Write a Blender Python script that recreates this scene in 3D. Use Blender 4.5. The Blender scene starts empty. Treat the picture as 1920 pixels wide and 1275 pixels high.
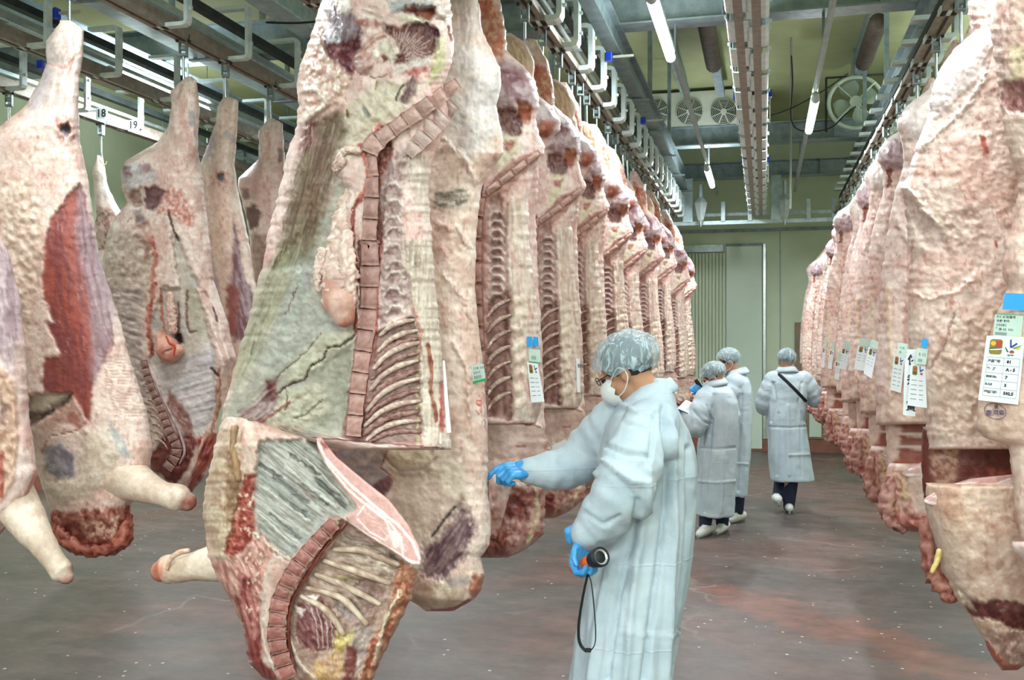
import bpy, bmesh, math, random
import numpy as np
from mathutils import Vector, Matrix

S = bpy.context.scene
COL = S.collection
# ------------------------------------------------------------------ camera
F_PX = 1850.0
YAW = math.atan(472.0 / F_PX)
CAMZ = 1.7
HOR = 645.0
cd = bpy.data.cameras.new('camera')
cam = bpy.data.objects.new('camera', cd); COL.objects.link(cam)
cd.sensor_width = 36.0
cd.lens = F_PX / 1920 * 36.0
cd.shift_y = (HOR - 637.5) / 1920
cd.clip_start = 0.05
cam.location = (0, 0, CAMZ)
cam.rotation_euler = (math.pi / 2, 0, YAW)
S.camera = cam
# ------------------------------------------------------------------ world, exposure
W_ = bpy.data.worlds.new('world'); S.world = W_; W_.use_nodes = True
W_.node_tree.nodes['Background'].inputs[0].default_value = (0.62, 0.75, 0.78, 1)
W_.node_tree.nodes['Background'].inputs[1].default_value = 0.25
S.view_settings.view_transform = 'Standard'
S.view_settings.look = 'None'
S.view_settings.exposure = 0.12
S.view_settings.gamma = 1.0
S.view_settings.use_curve_mapping = False
LAMP_W = 62.0
LAMP_EMIT = 17.0
LAMPS = [(-0.63, 6.35), (0.41, 9.05), (-0.63, 12.1), (-4.65, 7.0), (-4.65, 12.5),
         (-4.65, 1.4), (0.41, 3.0), (-0.63, 0.2), (-2.7, 3.2), (-2.7, -1.2), (0.41, -2.6),
         (2.4, 0.4), (2.4, 5.6), (2.4, 11.0), (-0.63, -2.9), (-2.7, 9.6), (-6.4, 4.3), (-6.4, 10.0), (-4.65, -2.0), (2.4, -3.0),
         (-2.7, -5.4), (-0.63, -6.6), (0.41, -5.2), (-4.65, -6.2), (2.4, -6.4)]  # tubes behind the camera are unseen, added for low frontal light
for i, (lx, ly) in enumerate(LAMPS):
    for up_ in (0, 1):      # a bare tube shines down past its body and, more weakly, up on the ceiling
        la = bpy.data.lights.new('tube_light', 'AREA'); la.shape = 'RECTANGLE'
        la.size = 0.10; la.size_y = 1.2
        la.energy = LAMP_W * ((1.75 if ly < 0 else .62 if ly < 3.4 else 0.80 if ly < 9 else 1.15) if not up_ else .42)
        la.color = (0.90, 0.972, 1.0)
        lo = bpy.data.objects.new('tube_light', la); COL.objects.link(lo)
        lo.location = (lx, ly, 3.655 if not up_ else 3.775)
        if up_: lo.rotation_euler = (math.pi, 0, 0)

# ------------------------------------------------------------------ projection helpers (design coordinates -> real positions)
ca, sa = math.cos(YAW), math.sin(YAW)
def ray(px, py):
    u = (np.asarray(px, float) - 960) / F_PX; v = (HOR - np.asarray(py, float)) / F_PX
    return (-sa + u * ca, ca + u * sa, v)
def onY(px, py, Y):
    dx, dy, dz = ray(px, py); t = Y / dy
    return np.stack([t * dx, t * dy + 0 * t, CAMZ + t * dz], -1)
def onD(px, py, D):
    dx, dy, dz = ray(px, py)
    return np.stack([D * dx, D * dy, CAMZ + D * dz], -1)
def Yof(px, D):
    return D * (ca + (px - 960) / F_PX * sa)
def hx(s):
    s = s.lstrip('#')
    c = [int(s[i:i + 2], 16) / 255 for i in (0, 2, 4)]
    return np.array([x / 12.92 if x <= .04045 else ((x + .055) / 1.055) ** 2.4 for x in c])

# ------------------------------------------------------------------ noise
_rng = np.random.RandomState(7)
_perm = _rng.permutation(256); _tab = _rng.rand(256)
def vn(x, y, z=0.0, seed=0):
    x = np.asarray(x, float); y = np.asarray(y, float); z = np.asarray(z, float) + 0 * x
    ix, iy, iz = np.floor(x).astype(int), np.floor(y).astype(int), np.floor(z).astype(int)
    fx, fy, fz = x - ix, y - iy, z - iz
    fx = fx * fx * (3 - 2 * fx); fy = fy * fy * (3 - 2 * fy); fz = fz * fz * (3 - 2 * fz)
    def H(a, b, c):
        return _tab[(_perm[(_perm[(_perm[(a + seed * 17) & 255] + b) & 255] + c) & 255])]
    r = 0
    for dz in (0, 1):
        wz = fz if dz else 1 - fz
        r = r + wz * ((H(ix, iy, iz + dz) * (1 - fx) + H(ix + 1, iy, iz + dz) * fx) * (1 - fy) +
                      (H(ix, iy + 1, iz + dz) * (1 - fx) + H(ix + 1, iy + 1, iz + dz) * fx) * fy)
    return r
def vn2(x, y, seed=0):
    x = np.asarray(x, float); y = np.asarray(y, float) + 0 * x; x = x + 0 * y
    ix, iy = np.floor(x).astype(int), np.floor(y).astype(int)
    fx, fy = x - ix, y - iy
    fx = fx * fx * (3 - 2 * fx); fy = fy * fy * (3 - 2 * fy)
    def H(a, b):
        return _tab[_perm[(_perm[(a + seed * 17) & 255] + b) & 255]]
    return (H(ix, iy) * (1 - fx) + H(ix + 1, iy) * fx) * (1 - fy) + (H(ix, iy + 1) * (1 - fx) + H(ix + 1, iy + 1) * fx) * fy
def fbm(x, y, o=4, seed=0):
    r = 0; a = .5; t = 0
    for k in range(o):
        r = r + a * vn2(np.asarray(x) * 2 ** k + 3.1 * k, np.asarray(y) * 2 ** k + 1.7 * k, seed + k); t += a; a *= .5
    return r / t
def fbm3(x, y, z, o=3, seed=0):
    r = 0; a = .5; t = 0
    for k in range(o):
        r = r + a * vn(x * 2 ** k, y * 2 ** k, z * 2 ** k, seed + k); t += a; a *= .5
    return r / t
def ss(a, b, x):
    t = np.clip((x - a) / (b - a + 1e-9), 0, 1)
    return t * t * (3 - 2 * t)

# ------------------------------------------------------------------ materials
def new_mat(name):
    m = bpy.data.materials.new(name); m.use_nodes = True
    nt = m.node_tree; b = nt.nodes['Principled BSDF']
    return m, nt, b
def N(nt, t, **kw):
    n = nt.nodes.new(t)
    for k, v in kw.items():
        if k in n.inputs.keys(): n.inputs[k].default_value = v
        else: setattr(n, k, v)
    return n
def noise_mat(name, c1, c2, scale=8, rough=.5, metal=0, bump=.0, bscale=60, detail=5, stretch=None, spec=.5, c3=None, rough2=None):
    m, nt, b = new_mat(name); L = nt.links.new
    tc = N(nt, 'ShaderNodeTexCoord'); src = tc.outputs['Object']
    if stretch:
        mp = N(nt, 'ShaderNodeMapping'); mp.inputs['Scale'].default_value = stretch; L(src, mp.inputs[0]); src = mp.outputs[0]
    n = N(nt, 'ShaderNodeTexNoise', Scale=scale, Detail=detail, Roughness=.6); L(src, n.inputs['Vector'])
    r = N(nt, 'ShaderNodeValToRGB'); L(n.outputs['Fac'], r.inputs[0])
    r.color_ramp.elements[0].position = .32; r.color_ramp.elements[1].position = .68
    r.color_ramp.elements[0].color = (*hx(c1), 1); r.color_ramp.elements[1].color = (*hx(c2), 1)
    if c3:
        e = r.color_ramp.elements.new(.5); e.color = (*hx(c3), 1)
    L(r.outputs[0], b.inputs['Base Color'])
    b.inputs['Roughness'].default_value = rough; b.inputs['Metallic'].default_value = metal
    b.inputs['Specular IOR Level'].default_value = spec
    if rough2 is not None:
        mr = N(nt, 'ShaderNodeMapRange'); mr.inputs[3].default_value = rough; mr.inputs[4].default_value = rough2
        L(n.outputs['Fac'], mr.inputs[0]); L(mr.outputs[0], b.inputs['Roughness'])
    if bump:
        n2 = N(nt, 'ShaderNodeTexNoise', Scale=bscale, Detail=4); L(src, n2.inputs['Vector'])
        bp = N(nt, 'ShaderNodeBump', Strength=bump, Distance=.01); L(n2.outputs['Fac'], bp.inputs['Height'])
        L(bp.outputs[0], b.inputs['Normal'])
    return m
def plain(name, c, rough=.5, metal=0, emit=0):
    m, nt, b = new_mat(name)
    b.inputs['Base Color'].default_value = (*hx(c), 1)
    b.inputs['Roughness'].default_value = rough; b.inputs['Metallic'].default_value = metal
    if emit:
        b.inputs['Emission Color'].default_value = (*hx(c), 1); b.inputs['Emission Strength'].default_value = emit
    return m
def flesh_mat():
    m, nt, b = new_mat('flesh'); L = nt.links.new
    at = N(nt, 'ShaderNodeAttribute', attribute_name='Col')
    tc = N(nt, 'ShaderNodeTexCoord')
    n = N(nt, 'ShaderNodeTexNoise', Scale=38, Detail=7, Roughness=.68); L(tc.outputs['Object'], n.inputs['Vector'])
    mr = N(nt, 'ShaderNodeMapRange'); mr.inputs[1].default_value = .28; mr.inputs[2].default_value = .72
    mr.inputs[3].default_value = .80; mr.inputs[4].default_value = 1.14; L(n.outputs['Fac'], mr.inputs[0])
    mx = N(nt, 'ShaderNodeVectorMath', operation='MULTIPLY'); L(at.outputs['Color'], mx.inputs[0])
    cb = N(nt, 'ShaderNodeCombineXYZ')
    g = N(nt, 'ShaderNodeMath', operation='POWER'); g.inputs[1].default_value = 1.35; L(mr.outputs[0], g.inputs[0])
    L(mr.outputs[0], cb.inputs[0]); L(g.outputs[0], cb.inputs[1]); L(g.outputs[0], cb.inputs[2])
    L(cb.outputs[0], mx.inputs[1])
    L(mx.outputs[0], b.inputs['Base Color'])
    n2 = N(nt, 'ShaderNodeTexNoise', Scale=85, Detail=6, Roughness=.6, Distortion=.6); L(tc.outputs['Object'], n2.inputs['Vector'])
    v = N(nt, 'ShaderNodeTexVoronoi', Scale=46); L(tc.outputs['Object'], v.inputs['Vector'])
    ad = N(nt, 'ShaderNodeMath', operation='MULTIPLY_ADD'); ad.inputs[1].default_value = .5
    L(v.outputs['Distance'], ad.inputs[0]); L(n2.outputs['Fac'], ad.inputs[2])
    bp = N(nt, 'ShaderNodeBump', Strength=.4, Distance=.005); L(ad.outputs[0], bp.inputs['Height'])
    L(bp.outputs[0], b.inputs['Normal'])
    b.inputs['Roughness'].default_value = .40
    b.inputs['Specular IOR Level'].default_value = .5
    return m
M = {}
M['flesh'] = flesh_mat()
M['galv'] = noise_mat('galvanised_steel', '#a9c0c8', '#cfe0e6', 14, .42, .25, .05, 40)
M['galv2'] = noise_mat('dull_galvanised_steel', '#75868b', '#98a6a8', 10, .5, .3, .05, 40)
M['steel'] = noise_mat('stainless_steel', '#b4bec2', '#d2dadd', 20, .28, .9)
M['bracket'] = noise_mat('zinc_plated_bracket', '#bccdd1', '#e0ecec', 12, .42, .1)
M['track'] = noise_mat('worn_track_steel', '#80756c', '#a09488', 18, .45, .25)
M['dark'] = noise_mat('dark_steel', '#20282a', '#39423f', 14, .6, .3)
M['blue_plastic'] = plain('blue_plastic', '#1746d8', .4)
M['white_paint'] = noise_mat('white_paint', '#b4baac', '#c8cdbf', 6, .5)
M['pvc'] = noise_mat('grey_pipe', '#8a9490', '#a3aaa5', 12, .5)
M['tube'] = plain('tube_glow', '#eafdff', .3, 0, LAMP_EMIT)
M['black'] = noise_mat('black_rubber', '#0d0f12', '#1b1e22', 30, .55)
M['rust'] = noise_mat('brown_insulation', '#3b3026', '#55463a', 12, .8)

# ------------------------------------------------------------------ object helpers
LOC = {}
def setp(o, label=None, cat=None, group=None, kind=None):
    if label: o['label'] = label
    if cat: o['category'] = cat
    if group: o['group'] = group
    if kind: o['kind'] = kind
    return o
def thing(name, label, cat, loc=(0, 0, 0), group=None):
    o = bpy.data.objects.new(name, None); COL.objects.link(o); o.location = loc
    o.empty_display_size = .1
    LOC[o.name] = Vector(loc)
    return setp(o, label, cat, group)
def absloc(p):
    return LOC.get(p.name, Vector((0, 0, 0))) if p else Vector((0, 0, 0))
def link(name, me, mat, parent=None, loc=None, smooth=True, kind=None):
    """me is in world coordinates; shift it to its parent (or to loc)"""
    o = bpy.data.objects.new(name, me); COL.objects.link(o)
    base = absloc(parent)
    if parent is not None:
        o.parent = parent; LOC[o.name] = base; me.transform(Matrix.Translation(-base))
    elif loc is not None:
        o.location = loc; LOC[o.name] = Vector(loc); me.transform(Matrix.Translation(-Vector(loc)))
    if mat: me.materials.clear(); me.materials.append(mat)
    if smooth:
        me.polygons.foreach_set('use_smooth', [True] * len(me.polygons))
    if kind: o['kind'] = kind
    return o
def mesh_from(verts, faces, name='m'):
    me = bpy.data.meshes.new(name)
    me.from_pydata([tuple(v) for v in verts], [], [tuple(f) for f in faces]); me.update()
    return me
def box(bm, c, s, rot=None):
    m = Matrix.Translation(c) @ (rot.to_4x4() if rot else Matrix.Identity(4)) @ Matrix.Diagonal((*s, 1))
    return bmesh.ops.create_cube(bm, size=1, matrix=m)
def bx(bm, x0, x1, y0, y1, z0, z1):
    return box(bm, ((x0 + x1) / 2, (y0 + y1) / 2, (z0 + z1) / 2), (x1 - x0, y1 - y0, z1 - z0))
def fin(bm, bevel=0):
    if bevel:
        bmesh.ops.bevel(bm, geom=bm.edges[:], offset=bevel, segments=1, affect='EDGES', clamp_overlap=True)
    me = bpy.data.meshes.new('m'); bm.to_mesh(me); bm.free(); return me
def obox(name, b6, mat, parent=None, bevel=0, **kw):
    bm = bmesh.new(); bx(bm, *b6)
    return link(name, fin(bm, bevel), mat, parent, smooth=False, **kw)
def frames(P):
    P = [Vector(p) for p in P]; n = len(P); T = []
    for i in range(n):
        a = P[max(i - 1, 0)]; b = P[min(i + 1, n - 1)]; t = (b - a)
        T.append(t.normalized() if t.length > 1e-9 else Vector((0, 0, 1)))
    up = Vector((0, 0, 1)) if abs(T[0].z) < .9 else Vector((1, 0, 0))
    u = (up - T[0] * up.dot(T[0])).normalized(); out = []
    for t in T:
        u = (u - t * u.dot(t)); u = u.normalized() if u.length > 1e-6 else Vector((0, 1, 0))
        out.append((t, u, t.cross(u)))
    return P, out
def tube(P, R, n=12, cap=2, flat=1.0, wob=0, seed=0):
    """closed tube along P with radii R, dome ends; returns verts, faces"""
    if not hasattr(R, '__len__'): R = [R] * len(P)
    P, fr = frames(P); V = []; rings = []
    def ring(c, u, w, r):
        s = len(V)
        for k in range(n):
            a = 2 * math.pi * k / n
            V.append(c + u * (r * math.cos(a)) + w * (r * flat * math.sin(a)))
        rings.append(s)
    t, u, w = fr[0]
    for k in range(cap, 0, -1):
        a = k / (cap + .35) * math.pi / 2
        ring(P[0] - t * R[0] * math.sin(a), u, w, R[0] * math.cos(a))
    for p, (t, u, w), r in zip(P, fr, R): ring(p, u, w, r)
    t, u, w = fr[-1]
    for k in range(1, cap + 1):
        a = k / (cap + .35) * math.pi / 2
        ring(P[-1] + t * R[-1] * math.sin(a), u, w, R[-1] * math.cos(a))
    Fc = []
    for a, b in zip(rings[:-1], rings[1:]):
        for k in range(n):
            Fc.append((a + k, a + (k + 1) % n, b + (k + 1) % n, b + k))
    Fc.append(tuple(rings[0] + k for k in range(n))[::-1]); Fc.append(tuple(rings[-1] + k for k in range(n)))
    return V, Fc
def tube_mesh(*a, **k): return mesh_from(*tube(*a, **k))
def smooth_path(P, k=6):
    P = [np.array(p, float) for p in P]; out = []
    Q = [2 * P[0] - P[1]] + P + [2 * P[-1] - P[-2]]
    for i in range(1, len(Q) - 2):
        p0, p1, p2, p3 = Q[i - 1:i + 3]
        for j in range(k):
            t = j / k
            out.append(.5 * ((2 * p1) + (-p0 + p2) * t + (2 * p0 - 5 * p1 + 4 * p2 - p3) * t * t + (-p0 + 3 * p1 - 3 * p2 + p3) * t ** 3))
    out.append(P[-1]); return out
def dup(root, loc, label=None, group=None, scale=1.0, rotz=0.0):
    r = root.copy(); COL.objects.link(r); r.location = loc; LOC[r.name] = Vector(loc)
    r.scale = (scale,) * 3; r.rotation_euler = (0, 0, rotz)
    if label: r['label'] = label
    if group: r['group'] = group
    for ch in list(root.children):
        c = ch.copy(); COL.objects.link(c); c.parent = r
        for g in ch.children:
            d = g.copy(); COL.objects.link(d); d.parent = c
    return r
ORD = ['first', 'second', 'third', 'fourth', 'fifth', 'sixth', 'seventh', 'eighth', 'ninth', 'tenth', 'eleventh', 'twelfth',
       'thirteenth', 'fourteenth', 'fifteenth', 'sixteenth', 'seventeenth', 'eighteenth', 'nineteenth', 'twentieth']
# ================================================================== SETTING
XL, XR, YB, YF, ZC = -8.2, 3.2, -8.6, 16.2, 5.0
def floor_mat():
    m, nt, b = new_mat('worn_painted_floor'); L = nt.links.new
    tc = N(nt, 'ShaderNodeTexCoord'); src = tc.outputs['Object']
    n1 = N(nt, 'ShaderNodeTexNoise', Scale=.55, Detail=6, Roughness=.55, Distortion=.6); L(src, n1.inputs['Vector'])
    r1 = N(nt, 'ShaderNodeValToRGB'); L(n1.outputs['Fac'], r1.inputs[0])
    e = r1.color_ramp.elements; e[0].position = .38; e[0].color = (*hx('#544a48'), 1); e[1].position = .62; e[1].color = (*hx('#6d5049'), 1)
    x = e.new(.5); x.color = (*hx('#62534f'), 1)
    # bare red paint patch in the aisle (worn area of the coating)
    mp = N(nt, 'ShaderNodeMapping'); mp.inputs['Location'].default_value = (0.33, -6.9, 0); L(src, mp.inputs[0])
    n2 = N(nt, 'ShaderNodeTexNoise', Scale=1.6, Detail=7, Roughness=.62); L(src, n2.inputs['Vector'])
    sx = N(nt, 'ShaderNodeSeparateXYZ'); L(mp.outputs[0], sx.inputs[0])
    # distance from a slanted line + noise
    ma = N(nt, 'ShaderNodeMath', operation='MULTIPLY_ADD'); ma.inputs[1].default_value = .93; L(sx.outputs[0], ma.inputs[0]); L(sx.outputs[1], ma.inputs[2])
    ab = N(nt, 'ShaderNodeMath', operation='ABSOLUTE'); L(ma.outputs[0], ab.inputs[0])
    sb = N(nt, 'ShaderNodeMath', operation='MULTIPLY_ADD'); sb.inputs[1].default_value = 2.1; L(n2.outputs['Fac'], sb.inputs[0])
    ng = N(nt, 'ShaderNodeMath', operation='MULTIPLY'); ng.inputs[1].default_value = -.95; L(ab.outputs[0], ng.inputs[0]); L(ng.outputs[0], sb.inputs[2])
    edgex = N(nt, 'ShaderNodeMapRange'); edgex.inputs[1].default_value = -.12; edgex.inputs[2].default_value = .02; L(sx.outputs[0], edgex.inputs[0])
    n5 = N(nt, 'ShaderNodeMapRange'); n5.inputs[1].default_value = .62; n5.inputs[2].default_value = .9; L(sb.outputs[0], n5.inputs[0])
    pm = N(nt, 'ShaderNodeMath', operation='MULTIPLY'); L(edgex.outputs[0], pm.inputs[0]); L(n5.outputs[0], pm.inputs[1])
    pm2 = N(nt, 'ShaderNodeMath', operation='MULTIPLY'); pm2.inputs[1].default_value = .55; L(pm.outputs[0], pm2.inputs[0])
    mx = N(nt, 'ShaderNodeMix', data_type='RGBA'); L(pm2.outputs[0], mx.inputs[0]); L(r1.outputs[0], mx.inputs[6]); mx.inputs[7].default_value = (*hx('#8c5340'), 1)
    # streaky grime
    mp2 = N(nt, 'ShaderNodeMapping'); mp2.inputs['Scale'].default_value = (1.2, 2.6, 1); mp2.inputs['Rotation'].default_value = (0, 0, .6); L(src, mp2.inputs[0])
    n3 = N(nt, 'ShaderNodeTexNoise', Scale=1.8, Detail=8, Roughness=.7); L(mp2.outputs[0], n3.inputs['Vector'])
    mr = N(nt, 'ShaderNodeMapRange'); mr.inputs[1].default_value = .3; mr.inputs[2].default_value = .7; mr.inputs[3].default_value = .6; mr.inputs[4].default_value = 1.3; L(n3.outputs['Fac'], mr.inputs[0])
    mu = N(nt, 'ShaderNodeVectorMath', operation='SCALE'); L(mx.outputs[2], mu.inputs[0]); L(mr.outputs[0], mu.inputs['Scale'])
    n7 = N(nt, 'ShaderNodeTexNoise', Scale=7, Detail=8, Roughness=.72); L(src, n7.inputs['Vector'])
    m7 = N(nt, 'ShaderNodeMapRange'); m7.inputs[1].default_value = .3; m7.inputs[2].default_value = .7; m7.inputs[3].default_value = .72; m7.inputs[4].default_value = 1.28; L(n7.outputs['Fac'], m7.inputs[0])
    mu2 = N(nt, 'ShaderNodeVectorMath', operation='SCALE'); L(mu.outputs[0], mu2.inputs[0]); L(m7.outputs[0], mu2.inputs['Scale']); mu = mu2
    # tiny white crumbs
    v = N(nt, 'ShaderNodeTexVoronoi', Scale=9, Randomness=1); L(src, v.inputs['Vector'])
    lt = N(nt, 'ShaderNodeMath', operation='LESS_THAN'); lt.inputs[1].default_value = .085; L(v.outputs['Distance'], lt.inputs[0])
    n4 = N(nt, 'ShaderNodeTexNoise', Scale=3); L(src, n4.inputs['Vector'])
    gt = N(nt, 'ShaderNodeMath', operation='GREATER_THAN'); gt.inputs[1].default_value = .47; L(n4.outputs['Fac'], gt.inputs[0])
    cm = N(nt, 'ShaderNodeMath', operation='MULTIPLY'); L(lt.outputs[0], cm.inputs[0]); L(gt.outputs[0], cm.inputs[1])
    mx2 = N(nt, 'ShaderNodeMix', data_type='RGBA'); L(cm.outputs[0], mx2.inputs[0]); L(mu.outputs[0], mx2.inputs[6]); mx2.inputs[7].default_value = (*hx('#c9c2b8'), 1)
    vc = N(nt, 'ShaderNodeTexVoronoi', Scale=.42); vc.feature = 'DISTANCE_TO_EDGE'
    nd = N(nt, 'ShaderNodeTexNoise', Scale=2.2, Detail=6); L(src, nd.inputs['Vector'])
    vm = N(nt, 'ShaderNodeVectorMath', operation='MULTIPLY_ADD'); vm.inputs[1].default_value = (.55, .55, 0); L(nd.outputs['Color'], vm.inputs[0]); L(src, vm.inputs[2]); L(vm.outputs[0], vc.inputs['Vector'])
    cl = N(nt, 'ShaderNodeMapRange'); cl.inputs[1].default_value = .002; cl.inputs[2].default_value = .010; cl.inputs[3].default_value = .6; cl.inputs[4].default_value = 0; L(vc.outputs['Distance'], cl.inputs[0])
    cm2 = N(nt, 'ShaderNodeMapRange'); cm2.inputs[1].default_value = .5; cm2.inputs[2].default_value = .62; L(n1.outputs['Fac'], cm2.inputs[0]); cmm = N(nt, 'ShaderNodeMath', operation='MULTIPLY'); L(cm2.outputs[0], cmm.inputs[0]); L(cl.outputs[0], cmm.inputs[1]); cl = cmm
    mx3 = N(nt, 'ShaderNodeMix', data_type='RGBA'); L(cl.outputs[0], mx3.inputs[0]); L(mx2.outputs[2], mx3.inputs[6]); mx3.inputs[7].default_value = (*hx('#9a928a'), 1)
    L(mx3.outputs[2], b.inputs['Base Color'])
    rr = N(nt, 'ShaderNodeMapRange'); rr.inputs[3].default_value = .28; rr.inputs[4].default_value = .62; L(n1.outputs['Fac'], rr.inputs[0]); L(rr.outputs[0], b.inputs['Roughness'])
    bp = N(nt, 'ShaderNodeBump', Strength=.25, Distance=.01); L(n3.outputs['Fac'], bp.inputs['Height']); L(bp.outputs[0], b.inputs['Normal'])
    return m
M['floor'] = floor_mat()
M['wall'] = noise_mat('cream_green_panel', '#c0ceb0', '#cfdabf', 1.3, .45, 0, .02, 20, c3='#c6d3b7')
M['wall2'] = noise_mat('pale_green_panel', '#c6d8c8', '#d0e0d0', 1.5, .4)
M['ceil'] = noise_mat('stained_ceiling', '#8a9066', '#a6ab80', 1.1, .7, 0, .03, 10, c3='#999e74')
M['base'] = noise_mat('red_brown_skirting', '#7a4a3c', '#93604f', 4, .5)
obj = obox('floor', (XL, XR, YB, YF, -.1, 0), M['floor']); setp(obj, kind='structure')
setp(obox('ceiling', (XL, XR, YB, YF, ZC, ZC + .1), M['ceil']), kind='structure')
setp(obox('wall_left', (XL - .1, XL, YB, YF, 0, ZC), M['wall']), kind='structure')
setp(obox('wall_right', (XR, XR + .1, YB, YF, 0, ZC), M['wall']), kind='structure')
setp(obox('wall_back', (XL, XR, YB - .1, YB, 0, ZC), M['wall']), kind='structure')
wf = setp(obox('wall_far', (XL, XR, YF, YF + .1, 0, ZC), M['wall']), kind='structure')
for nm, b6 in (('baseboard_far', (XL, XR, YF - .06, YF, 0, .2)), ('baseboard_left', (XL, XL + .05, YB, YF - .06, 0, .2)), ('baseboard_right', (XR - .05, XR, YB, YF - .06, 0, .2))):
    setp(obox(nm, b6, M['base']), kind='structure')
def wx(px): return float(onY(px, 645, YF)[0])
def wz(py, px=1430): return float(onY(px, py, YF)[2])
# far wall: sliding door of vertical slats, tall plain leaf, upright rail
d1 = setp(thing('door_1', None, None, (wx(1300), YF - .05, 0)), kind='structure')
obox('door_header', (wx(1262), wx(1356), YF - .10, YF, wz(471), wz(458)), M['galv'], d1)
x0, x1 = wx(1266), wx(1361); nsl = 15
for i in range(nsl):
    a = x0 + (x1 - x0) * i / nsl
    obox('slat', (a + .006, a + (x1 - x0) / nsl - .006, YF - .05, YF - .005, .2, wz(473)), M['wall'], d1, bevel=.004)
d2 = setp(thing('door_2', None, None, (wx(1395), YF - .05, 0)), kind='structure')
obox('door_leaf', (wx(1362), wx(1429), YF - .07, YF - .01, wz(841), wz(461)), M['wall2'], d2, bevel=.004)
obox('door_frame', (wx(1361), wx(1430), YF - .04, YF - .004, wz(461), wz(456)), M['galv2'], d2)
obox('door_rail', (wx(1431), wx(1435.5), YF - .09, YF - .005, .2, wz(458)), M['steel'], d2)
setp(obox('trim_1', (wx(1262), wx(1570), YF - .03, YF, wz(434), wz(428)), M['galv2']), kind='structure')
setp(obox('trim_2', (wx(1462), wx(1463.5), YF - .015, YF, .2, wz(434)), M['galv2']), kind='structure')
# notice board in a brown frame
nb = thing('notice_board', 'brown framed board with white sheet on the far wall beside the right row', 'board', (wx(1515), YF - .05, wz(660)))
M['brown'] = noise_mat('brown_board', '#7d6a58', '#95806b', 3, .5)
obox('board', (wx(1490), wx(1545), YF - .04, YF - .002, max(.21, wz(850)), wz(605)), M['brown'], nb, bevel=.004)
obox('white_sheet', (wx(1517), wx(1540), YF - .06, YF - .041, max(.24, wz(848)), wz(631)), M['wall2'], nb, bevel=.004)

# ---------------------------------------------------------------- overhead rails
RAILX = [(-0.085, 'double'), (0.95, 'r'), (-1.19, 'l'), (-2.25, 'r'), (-3.24, 'r'), (-4.25, 'r'), (-5.10, 'r')]
RLBL = ['double overhead rail running down the middle of the aisle between the rows',
        'overhead rail above the right row of carcasses',
        'overhead rail above the long centre row of carcasses',
        'overhead rail hidden behind the top of the big foreground carcass',
        'overhead rail carrying the leftmost row of whole-legged carcasses',
        'overhead rail passing behind the left row with square open brackets',
        'farthest left overhead rail with two number plates and empty hooks']
ZR = 3.45
def c_plate(sx, w, h, t=.008, ly=.1, rad=.03):
    """C shaped plate in XZ extruded along Y; sx side of the upright"""
    bm = bmesh.new()
    pts = [(-.05, 0), (w - rad, 0), (w - rad * .3, rad * .3), (w, rad), (w, h - rad), (w - rad * .3, h - rad * .3), (w - rad, h), (-.05, h)]
    inn = [(-.05, t), (w - rad, t), (w - rad * .3 - t * .7, rad * .3 + t * .7), (w - t, rad), (w - t, h - rad), (w - rad * .3 - t * .7, h - rad * .3 - t * .7), (w - rad, h - t), (-.05, h - t)]
    A = [[bm.verts.new((sx * x, yy, z)) for x, z in pts] for yy in (-ly / 2, ly / 2)]
    B = [[bm.verts.new((sx * x, yy, z)) for x, z in inn] for yy in (-ly / 2, ly / 2)]
    n = len(pts)
    for i in range(n - 1):
        bm.faces.new((A[0][i], A[0][i + 1], A[1][i + 1], A[1][i])); bm.faces.new((B[0][i], B[1][i], B[1][i + 1], B[0][i + 1]))
        for k in (0, 1): bm.faces.new((A[k][i], B[k][i], B[k][i + 1], A[k][i + 1]) if k == 0 else (A[k][i], A[k][i + 1], B[k][i + 1], B[k][i]))
    bm.faces.new((A[0][0], A[1][0], B[1][0], B[0][0])); bm.faces.new((A[0][-1], B[0][-1], B[1][-1], A[1][-1]))
    bmesh.ops.recalc_face_normals(bm, faces=bm.faces[:])
    # bolts
    for z in (h * .3, h * .7):
        bmesh.ops.create_cone(bm, cap_ends=True, segments=6, radius1=.011, radius2=.011, depth=.02, matrix=Matrix.Translation((sx * (w + .006), 0, z)) @ Matrix.Rotation(math.pi / 2, 4, 'Y'))
    return fin(bm)
CP = {s: c_plate(s, .135, .30) for s in (-1, 1)}
CPw = {s: c_plate(s, .070, .30, ly=.38, rad=.02) for s in (-1, 1)}
CPm = {1: c_plate(1, .135, .30, t=.03, ly=.09, rad=.04)}
CPl = {1: c_plate(1, .18, .33, t=.022, ly=.05)}
Y0R, Y1R = -8.0, 13.9
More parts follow.
